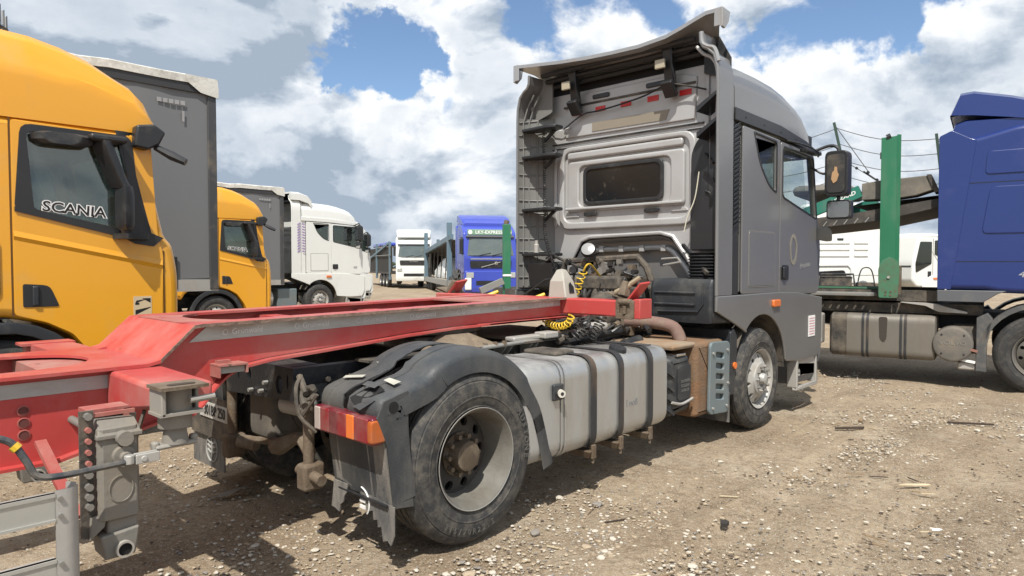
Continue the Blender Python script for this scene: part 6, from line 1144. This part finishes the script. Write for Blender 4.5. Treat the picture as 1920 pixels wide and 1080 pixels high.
MB().box(-6.5, -3.6, -.5, .5, .8, 1.15).build('bogie_frame', blk, G)
# ================================================================ white cab seen from behind, right background
hb = facing(.12, .99); B = thing('tractor_unit', 'white tractor unit seen from behind between the grey cab and the green pillar', 'truck', at(10.35, 21.5), hb, 'white tractor units')
m = MB(); m.shell(rr([(0, 1.05), (2.2, 1.0), (2.25, 1.9), (2.0, 3.4), (.1, 3.6), (0, 3.5)], .08, 3), 1.22, .14, cap=True); m.build('cab_body', white, B)
m = MB(); m.plate([(-1.18, 1.35), (1.18, 1.35), (1.18, 3.5), (-1.18, 3.5)], [rect(-.62, .80, 1.34, 1.62, .10)] if False else [], 'X', -.005, .02); rwb = m.build('rear_wall', white, B)
for z in (2.32, 2.12, 1.92): MB().box(-.045, -.0, -.25, 1.05, z, z+.13).build('pressed_rib', white, rwb, bev=.02); MB().box(-.045, .0, -.80, -.38, z, z+.13).build('pressed_rib', white, rwb, bev=.02)
for y in (.88, .05): MB().box(-.06, -.0, y-.10, y+.08, 2.44, 2.50).build('vent', dark, rwb)
MB().tube([(-.03, .98, 1.3), (-.03, .95, 1.55), (-.03, .85, 1.65), (-.03, -.20, 1.66), (-.03, -.30, 1.55), (-.03, -.32, 1.3)], .035, 8).build('tunnel_rim', white, rwb)
MB().prism(rr([(-.28, 1.0), (1.0, 1.0), (.80, 1.45), (-.1, 1.50)], .06, 3), 'X', -.035, -.02).build('tunnel_opening', MT['void_black'], rwb)
m = MB(); m.box(-.45, -.08, -.2, .85, .9, 1.32); m.build('engine', blk2, B, bev=.06); MB().tube([(-.5, .8, 1.0), (-.5, .75, 1.38), (-.5, -.2, 1.38), (-.5, -.25, 1.0)], .03).build('engine_hoop', blk, B)
MB().tube(smoothp([(-.3, -.38, .9), (-.3, -.45, 1.35), (-.3, -.55, 1.56), (-.3, -.75, 1.56), (-.3, -.85, 1.35), (-.3, -.92, .9)], 4), .02).build('hose_hoop', blk, B); MB().box(-.3, -.1, -.9, -.42, .8, 1.12).build('spare_box', blk2, B)
MB().box(-6, 1.5, -.42, .42, .7, .95).build('chassis', blk, B)
for s in (-1, 1): tyre_mb((.9, s*1.2, .51), s, n=32, tread=False).build('tyre', rub, B); tyre_mb((-3, s*1.2, .51), s, n=32, tread=False).build('tyre', rub, B)
hl = facing(-.96, -.28); D_ = thing('small_truck', 'small white truck cab between the green pillar and the dark blue tractor unit', 'truck', at(12.55, 22.5), hl, None)
m = MB(); m.shell(rr([(-1.5, .95), (.05, .95), (.22, 1.15), (.20, 1.75), (-.02, 2.60), (-.15, 2.68), (-1.5, 2.62)], [.02, .1, .1, .1, .12, .1, .05], 4), .98, .08, cap=True); m.build('cab_body', white, D_)
ws_ = [(-.42, 1.72), (.15, 1.55), (.16, 1.78), (-.02, 2.36), (-.50, 2.36)]
for s in (-1, 1):
    MB().plate(rr([(-.52, 1.70), (.10, 1.42), (.12, 1.70), (-.06, 2.40), (-.52, 2.40)], .04, 3), [], 'Y', s*.985, .02, .004).build('side_window', wink, D_)
    MB().plate(rr([(-.98, 1.86), (-.64, 2.0), (-.64, 2.44), (-.92, 2.46)], .03, 3), [], 'Y', s*.985, .02, .004).build('rear_side_window', wink, D_)
    MB().box(-.585, -.575, min(s*.97, s*.986), max(s*.97, s*.986), 1.1, 2.5).build('door_gap', dark, D_); MB().box(-.50, -.38, min(s*.98, s*1.0), max(s*.98, s*1.0), 1.26, 1.46).build('handle', dark, D_)
    MB().box(-1.62, -1.42, min(s*.9, s*1.0), max(s*.9, s*1.0), 1.0, 2.66).build('side_duct', dark, D_)
    MB().plate(arc(-.65, .85, .5, 0, 180, 12), [], 'Y', s*.99, .04, .01).build('wing', white, D_); MB().box(-.72, -.58, min(s*1.0, s*1.03), max(s*1.0, s*1.03), 1.20, 1.26).build('side_marker', orange, D_)
    tyre_mb((-.65, s*.98, .42), s, .42, .25, .24, 28, False).build('tyre', rub, D_)
MB().loft([[(x, y, z) for x, z in ((.215, 1.6), (.0, 2.45), (-.03, 2.45), (.19, 1.6))] for y in (-.9, .9)]).build('windshield', wink, D_)
MB().box(-5, -1.6, -.95, .95, .8, .95).build('flatbed', deckg, D_)
# ================================================================ steel post transporter and the neighbours in the distance
d1 = facing(.225, -.975); K_ = thing('car_transporter', 'distant blue-grey car transporter with posts and sloping ramp left of the bright blue tractor', 'trailer', at(-3.3, 36), d1, 'distant car transporters')
for x, hh in ((0, 3.9), (-12, 3.9), (-25, 3.95)):
    for y in (0, 2.4): MB().box(x-.18, x+.18, y-.12, y+.12, .5, hh).build('upright_post', steelb, K_, bev=.02)
for y in (0, 2.4): MB().obox((-25, y, 2.05), (1, y, 3.12), .16, .26).build('ramp_beam', steelb, K_); MB().box(-25, 1.5, y-.12, y+.12, .55, .85).build('deck_beam', galv, K_)
m = MB(); m.add([(-25, .1, 1.0), (-25, .1, 2.0), (0, .1, 3.0), (0, .1, 1.9)], [(0, 1, 2, 3)]) if False else m.loft([[(-25, .15, 1.95), (-25, 2.3, 1.95)], [(0, .15, 3.0), (0, 2.3, 3.0)]], closed=False, cap=False); m.build('mesh_deck', darkd, K_)
for k in range(13): MB().obox((-24.5+k*2, .1, .9), (-23.6+k*2, .1, 2.0+k*.075), .05, .06).build('lattice_bar', darkd, K_)
MB().box(-24, -1, 1.1, 1.2, .9, 2.3).build('dark_side_mesh', mat('dark_mesh', (.03, .028, .024), .9), K_)
MB().obox((-12, 2.4, 2.65), (0, 2.4, 2.65), .05, .06).build('rail', whitel, K_)
for x in (-9, -10.3, -17, -18.2): tyre_mb((x, 0, .45), -1, .45, .3, .25, 28, False).build('tyre', rub, K_); MB().lathe([(0, .25), (.1, .23), (.12, .001)], (x, 0, .45), (0, 1, 0), 16).build('rim', rimm, K_)
MB().loft([[(x, y, z) for y, z in ((.2, .9), (.2, h1), (.5, h2_), (1.9, h2_), (2.2, h1), (2.2, .9))] for x, h1, h2_ in ((-8.5, 1.3, 1.35), (-7.5, 1.45, 1.6), (-6.5, 1.5, 2.05), (-4.8, 1.5, 2.1), (-4.0, 1.45, 1.6), (-3.6, 1.2, 1.3))]).build('deck_load', white, K_, ang=50)
V_ = thing('car_transporter', 'farthest dark car transporter trailer beside the far white tractor unit', 'trailer', at(-7.7, 50), facing(.35, -.93), 'distant car transporters')
MB().box(-12, 0, -1.2, 1.2, 1.0, 1.15).build('lower_deck', darkd, V_); MB().box(-12, 0, -1.15, -1.05, 1.15, 3.0).build('dark_side_mesh', MT['dark_mesh'], V_)
for x in (-11.5, -6, -.3): MB().box(x-.12, x+.12, -1.25, -1.1, .6, 3.35).build('upright_post', steelb, V_)
MB().obox((-12, -1.2, 1.9), (-.3, -1.2, 3.3), .12, .16).build('ramp_beam', steelb, V_); MB().obox((-12, -1.22, 2.4), (0, -1.22, 2.4), .04, .05).build('rail', galv, V_)
for x in (-1.5, -2.9, -4.2): tyre_mb((x, -1.2, .5), -1, .5, .3, .28, 28, False).build('tyre', rub, V_); MB().lathe([(0, .28), (.1, .25), (.12, .001)], (x, -1.2, .5), (0, 1, 0), 16).build('rim', galv, V_)
MB().loft([[(x, y, z) for y, z in ((-1, 3.1), (-1, 3.4), (1, 3.4), (1, 3.1))] for x in (-9, -3)]).build('deck_load', blue2, V_, bev=.1)
U_ = thing('car_transporter', 'green transporter post with a grey loading ramp in front of the bright blue tractor', 'trailer', at(-.20, 25.2), facing(.97, .2), 'distant car transporters')
MB().box(-.14, .14, -.12, .12, .4, 3.16).build('upright_post', greent, U_, bev=.02); MB().box(-.15, .15, -.14, .0, 1.25, 1.32).build('post_band', whitel, U_)
MB().cyl((-.02, 0, 3.16), (.02, 0, 3.3), .10, n=8).build('post_winch', rustd, U_)
MB().obox((-1.0, -.1, .72), (-.16, -.1, 1.08), .3, .22).build('loading_ramp', deckg, U_); MB().box(-.1, 6, -.15, 2.3, .55, .8).build('deck_frame', darkd, U_)
for x in (1.5, 4.5): tyre_mb((x, -.2, .42), -1, .42, .25, .24, 28, False).build('tyre', rub, U_)
for x in (3, 6): MB().box(x-.12, x+.12, -.12, .12, .6, 3.1).build('upright_post', greent, U_)
# ================================================================ brick tower with antennas
Wt = thing('brick_tower', 'round red brick tower with phone antennas above the large yellow cab', 'tower', at(-61.5, 80), 0)
MB().lathe([(0, 2.3), (28.6, 1.75), (28.7, 1.95), (29.4, 1.95), (29.5, 1.7), (32.2, 1.62), (32.3, 1.8), (32.6, 1.8), (32.6, .01)], (0, 0, 0), (0, 0, 1), 32).build('shaft', brick, Wt)
ag = mat('antenna_grey', (.25, .26, .27), .5)
MB().lathe([(29.2, 2.6), (29.35, 2.6), (29.35, 2.0)], (0, 0, 0), (0, 0, 1), 32).build('gallery', dark, Wt)
for k, (dx, h0, h1, r_) in enumerate(((2.1, 29.5, 32.2, .16), (2.5, 29.8, 31.6, .13), (2.9, 29.3, 30.9, .15), (3.2, 29.0, 30.2, .12), (1.6, 29.4, 31.0, .12))):
    a = RV*dx-FV*.4; MB().cyl((a.x, a.y, h0), (a.x, a.y, h1), r_, n=10).build('antenna', ag if k else whitel, Wt); MB().cyl((a.x*1.05, a.y*1.05, h0-1.3), (a.x*1.05, a.y*1.05, h1+.1), .04, n=6).build('antenna_pole', dark, Wt)
# ================================================================ far tree belt closing the yard
def belt():
    r_ = np.random.RandomState(3); V = []; F = []; t = (1+5**.5)/2
    iv = np.array([(-1, t, 0), (1, t, 0), (-1, -t, 0), (1, -t, 0), (0, -1, t), (0, 1, t), (0, -1, -t), (0, 1, -t), (t, 0, -1), (t, 0, 1), (-t, 0, -1), (-t, 0, 1)])/1.9
    fi = [(0, 11, 5), (0, 5, 1), (0, 1, 7), (0, 7, 10), (0, 10, 11), (1, 5, 9), (5, 11, 4), (11, 10, 2), (10, 7, 6), (7, 1, 8), (3, 9, 4), (3, 4, 2), (3, 2, 6), (3, 6, 8), (3, 8, 9), (4, 9, 5), (2, 4, 11), (6, 2, 10), (8, 6, 7), (9, 8, 1)]
    for k in range(9000):
        a = r_.rand()*2*math.pi; R0 = 300+r_.rand()*14; h = r_.rand()*(2.4+.8*math.sin(a*23)+.5*math.sin(a*61)); s = .5+r_.rand()*.8; o = len(V)
        q = iv*s*(1+.5*(r_.rand(12, 1)-.5))+np.array([R0*math.cos(a), R0*math.sin(a), h]); V += q.tolist(); F += [tuple(i+o for i in f) for f in fi]
    m = MB(); m.v = V; m.f = F; o = m.build('tree_belt', mat('far_foliage', (.045, .06, .03), .9, 0, .4, .2), None, weld=False, smooth=False); o['kind'] = 'stuff'; tag(o, 'far low belt of trees along the horizon behind the parked trucks', 'trees')
belt()
# ================================================================ stones, gravel, scraps
t_ = (1+5**.5)/2; IV = np.array([(-1, t_, 0), (1, t_, 0), (-1, -t_, 0), (1, -t_, 0), (0, -1, t_), (0, 1, t_), (0, -1, -t_), (0, 1, -t_), (t_, 0, -1), (t_, 0, 1), (-t_, 0, -1), (-t_, 0, 1)])/1.9
IF = [(0, 11, 5), (0, 5, 1), (0, 1, 7), (0, 7, 10), (0, 10, 11), (1, 5, 9), (5, 11, 4), (11, 10, 2), (10, 7, 6), (7, 1, 8), (3, 9, 4), (3, 4, 2), (3, 2, 6), (3, 6, 8), (3, 8, 9), (4, 9, 5), (2, 4, 11), (6, 2, 10), (8, 6, 7), (9, 8, 1)]
def stone_np(x, y, s, r_, flat=.55, sink=.25):
    q = IV*(1+.55*(r_.rand(12, 1)-.5)); a = r_.rand()*6.28; c, sn = math.cos(a), math.sin(a); q = q*np.array([1+.5*r_.rand(), 1, flat*(.7+.5*r_.rand())])*s
    q = np.stack([q[:, 0]*c-q[:, 1]*sn, q[:, 0]*sn+q[:, 1]*c, q[:, 2]], 1); return q+np.array([x, y, s*flat*(.55-sink)])
stm = [mat('stone_white', (.47, .43, .36), .9, 0, .25, 30), mat('stone_tan', (.36, .29, .205), .95, 0, .3, 30), mat('stone_grey', (.22, .20, .175), .95, 0, .35, 30), mat('stone_dark', (.10, .075, .055), .95, 0, .4, 30)]
PATCH = [(.65, -1.95, .60, 1.0), (.1, -2.1, .6, .9), (.9, -1.35, .5, .5), (-.9, -.4, .5, .7), (4.15, -2.54, .35, .8), (3.6, -2.25, .4, .5), (5.7, -2.5, .6, .8), (7.2, -1.6, .9, .7), (-.6, 1.6, 1.0, .8), (5.9, -3.3, .8, .5), (1.9, -3.3, .7, .4), (.7, -2.9, .6, .5), (-.2, -1.6, .35, .6), (-1.0, .9, .5, .6), (2.6, -2.1, .5, .35), (5.2, -1.9, .5, .4), (8.2, -.9, .9, .6), (-.5, -2.6, .5, .7), (6.6, -3.2, .8, .5)]
def gravel(n, k, smin, smax, seed, patchy, name):
    r_ = np.random.RandomState(seed); V = []; F = []; o = 0; made = 0
    while made < n:
        if patchy and r_.rand() < .80:
            px_, py_, pr, w = PATCH[r_.randint(len(PATCH))]
            if r_.rand() > w: continue
            x, y = px_+r_.randn()*pr*.6, py_+r_.randn()*pr*.6
        else:
            zf = 1.9+9*r_.rand()**1.5; xr = (r_.rand()*1.7-.85)*zf; p = at(xr, zf); x, y = p.x, p.y
        if (abs(y) < 1.3 and abs(y) > .55 and (abs(x) < .3 or abs(x-3.97) < .3)): continue
        s = smin+(smax-smin)*r_.rand()**4.2; V.append(stone_np(x, y, s, r_)); F.append(np.array(IF)+o); o += 12; made += 1
    me = bpy.data.meshes.new(name); me.from_pydata(np.concatenate(V).tolist(), [], np.concatenate(F).tolist()); me.materials.append(stm[k]); ob = bpy.data.objects.new(name, me); COL.objects.link(ob); ob['kind'] = 'stuff'
    tag(ob, {0: 'white limestone grit scattered over the dirt yard', 1: 'tan gravel scattered over the dirt yard', 2: 'grey gravel scattered over the dirt yard', 3: 'dark brown clods scattered over the dirt yard'}[k], 'gravel')
gravel(8500, 0, .0018, .015, 1, True, 'gravel'); gravel(11000, 1, .002, .014, 2, True, 'gravel'); gravel(5000, 2, .002, .013, 3, True, 'gravel'); gravel(5000, 3, .002, .012, 4, False, 'gravel')
r_ = np.random.RandomState(9); protos = []
for k in range(6):
    bm = bmesh.new(); bmesh.ops.create_icosphere(bm, subdivisions=2, radius=1); rs = random.Random(k)
    ax = Vector((rs.random(), rs.random(), rs.random()))
    from mathutils import noise as nz
    for v in bm.verts: v.co = v.co*(1+.35*nz.noise(v.co*1.3+ax*9)+.12*nz.noise(v.co*4+ax*5)); v.co.z *= .5; v.co.x *= 1.25
    me = bpy.data.meshes.new('stone'); bm.to_mesh(me); bm.free(); me.materials.append(stm[[0, 0, 1, 0, 2, 0][k]]); protos.append(me)
for i in range(120):
    if i < 85:
        while True:
            px_, py_, pr, w = PATCH[r_.randint(len(PATCH))]
            if r_.rand() < w: break
        x, y = px_+r_.randn()*pr*.55, py_+r_.randn()*pr*.55
    else: zf = 2.2+6.5*r_.rand(); p = at((r_.rand()*1.5-.72)*zf, zf); x, y = p.x, p.y
    if (.5 < abs(y) < 1.35 and (abs(x) < .45 or abs(x-3.97) < .45)): continue
    s = .012+.022*r_.rand()**2; o = bpy.data.objects.new('stone', protos[r_.randint(6)]); COL.objects.link(o); o.location = (x, y, s*.18); o.scale = (s, s, s*(.7+.5*r_.rand())); o.rotation_euler = (0, 0, r_.rand()*6.28)
    tag(o, 'loose pale stone lying on the dirt yard', 'stone', 'loose stones on the dirt yard')
def shard(label, pts, h, mm, loc, rz, cat='debris', name='wood_scrap', tilt=0):
    o = MB().prism(pts, 'Z', 0, h).build(name, mm, None, bev=.002); o.location = loc; o.rotation_euler = (tilt, 0, rz); tag(o, label, cat)
palew = mat('pale_splinter_wood', (.50, .42, .28), .8, 0, .2, 20)
shard('long pale wood splinter with dark end on open dirt to the right', [(-.12, -.004), (-.02, -.016), (.09, -.013), (.12, .0), (.08, .012), (-.05, .01)], .012, palew, (2.98, -2.87, .006), rad(-48), tilt=.05)
shard('white paint chip near the lower right of the yard', [(-.035, -.012), (.0, -.02), (.04, -.008), (.03, .012), (-.02, .014)], .006, white, (2.1, -3.19, .006), rad(-40), name='paint_chip')
shard('dark flat wooden stick in front of the front wheel', [(-.16, -.012), (.13, -.02), (.16, .0), (.1, .014), (-.15, .012)], .02, woodd, (4.55, -1.93, .004), rad(-40))
shard('light broken wood piece beside the dark stick', [(-.09, -.02), (.07, -.015), (.10, .01), (-.05, .022)], .03, wood, (4.95, -1.92, .004), rad(10))
shard('dark thin stick at the far right of the yard', [(-.22, -.008), (.2, -.014), (.22, .0), (-.2, .012)], .02, woodd, (5.62, -2.78, .004), rad(-60))
shard('charred black lump on the dirt', [(-.03, -.02), (.02, -.028), (.045, 0), (.01, .025), (-.035, .015)], .026, mat('char', (.03, .026, .022), .9), (1.27, -2.19, .002), .3, name='charred_lump')
shard('thin dark splinter near the lower right', [(-.09, -.004), (.1, -.006), (.09, .004)], .006, woodd, (1.35, -3.3, .005), rad(-50))
shard('small reddish twig on the pale gravel', [(-.07, -.003), (.07, -.004), (.06, .004)], .006, wood, (1.05, -1.80, .008), rad(60), name='twig')
shard('thin brown twig left of the pale gravel patch', [(-.09, -.003), (.09, -.003), (.09, .003), (-.09, .003)], .006, wood, (.9, -1.42, .008), rad(20), name='twig')
rs_ = random.Random(5)
for i in range(46):
    zf = 3+6.5*rs_.random(); p = at((rs_.random()*.62+.02)*zf, zf); L = .02+.06*rs_.random()
    o = MB().prism([(-L, -.004), (L, -.005), (L*.9, .005), (-L*.8, .004)], 'Z', 0, .006).build('wood_splinter', [wood, woodd, palew][i % 3], None); o.location = (p.x, p.y, .006); o.rotation_euler = (0, 0, rs_.random()*3.1); tag(o, 'small wood splinter lying on the dirt yard', 'splinter', 'wood splinters on the dirt yard')
m = MB(); m.add([(-.18, 0, 0), (-.05, -.05, .02), (.10, -.03, .07), (.22, .02, .12), (.12, .05, .05), (-.04, .05, .02)], [(0, 1, 5), (1, 2, 4, 5), (2, 3, 4)]); o = m.build('rubber_shred', flapm, None); o.location = (-.62, .62, .01); o.rotation_euler = (0, 0, rad(-20)); tag(o, 'torn black rubber shred on the shaded dirt behind the tractor', 'rubber scrap')
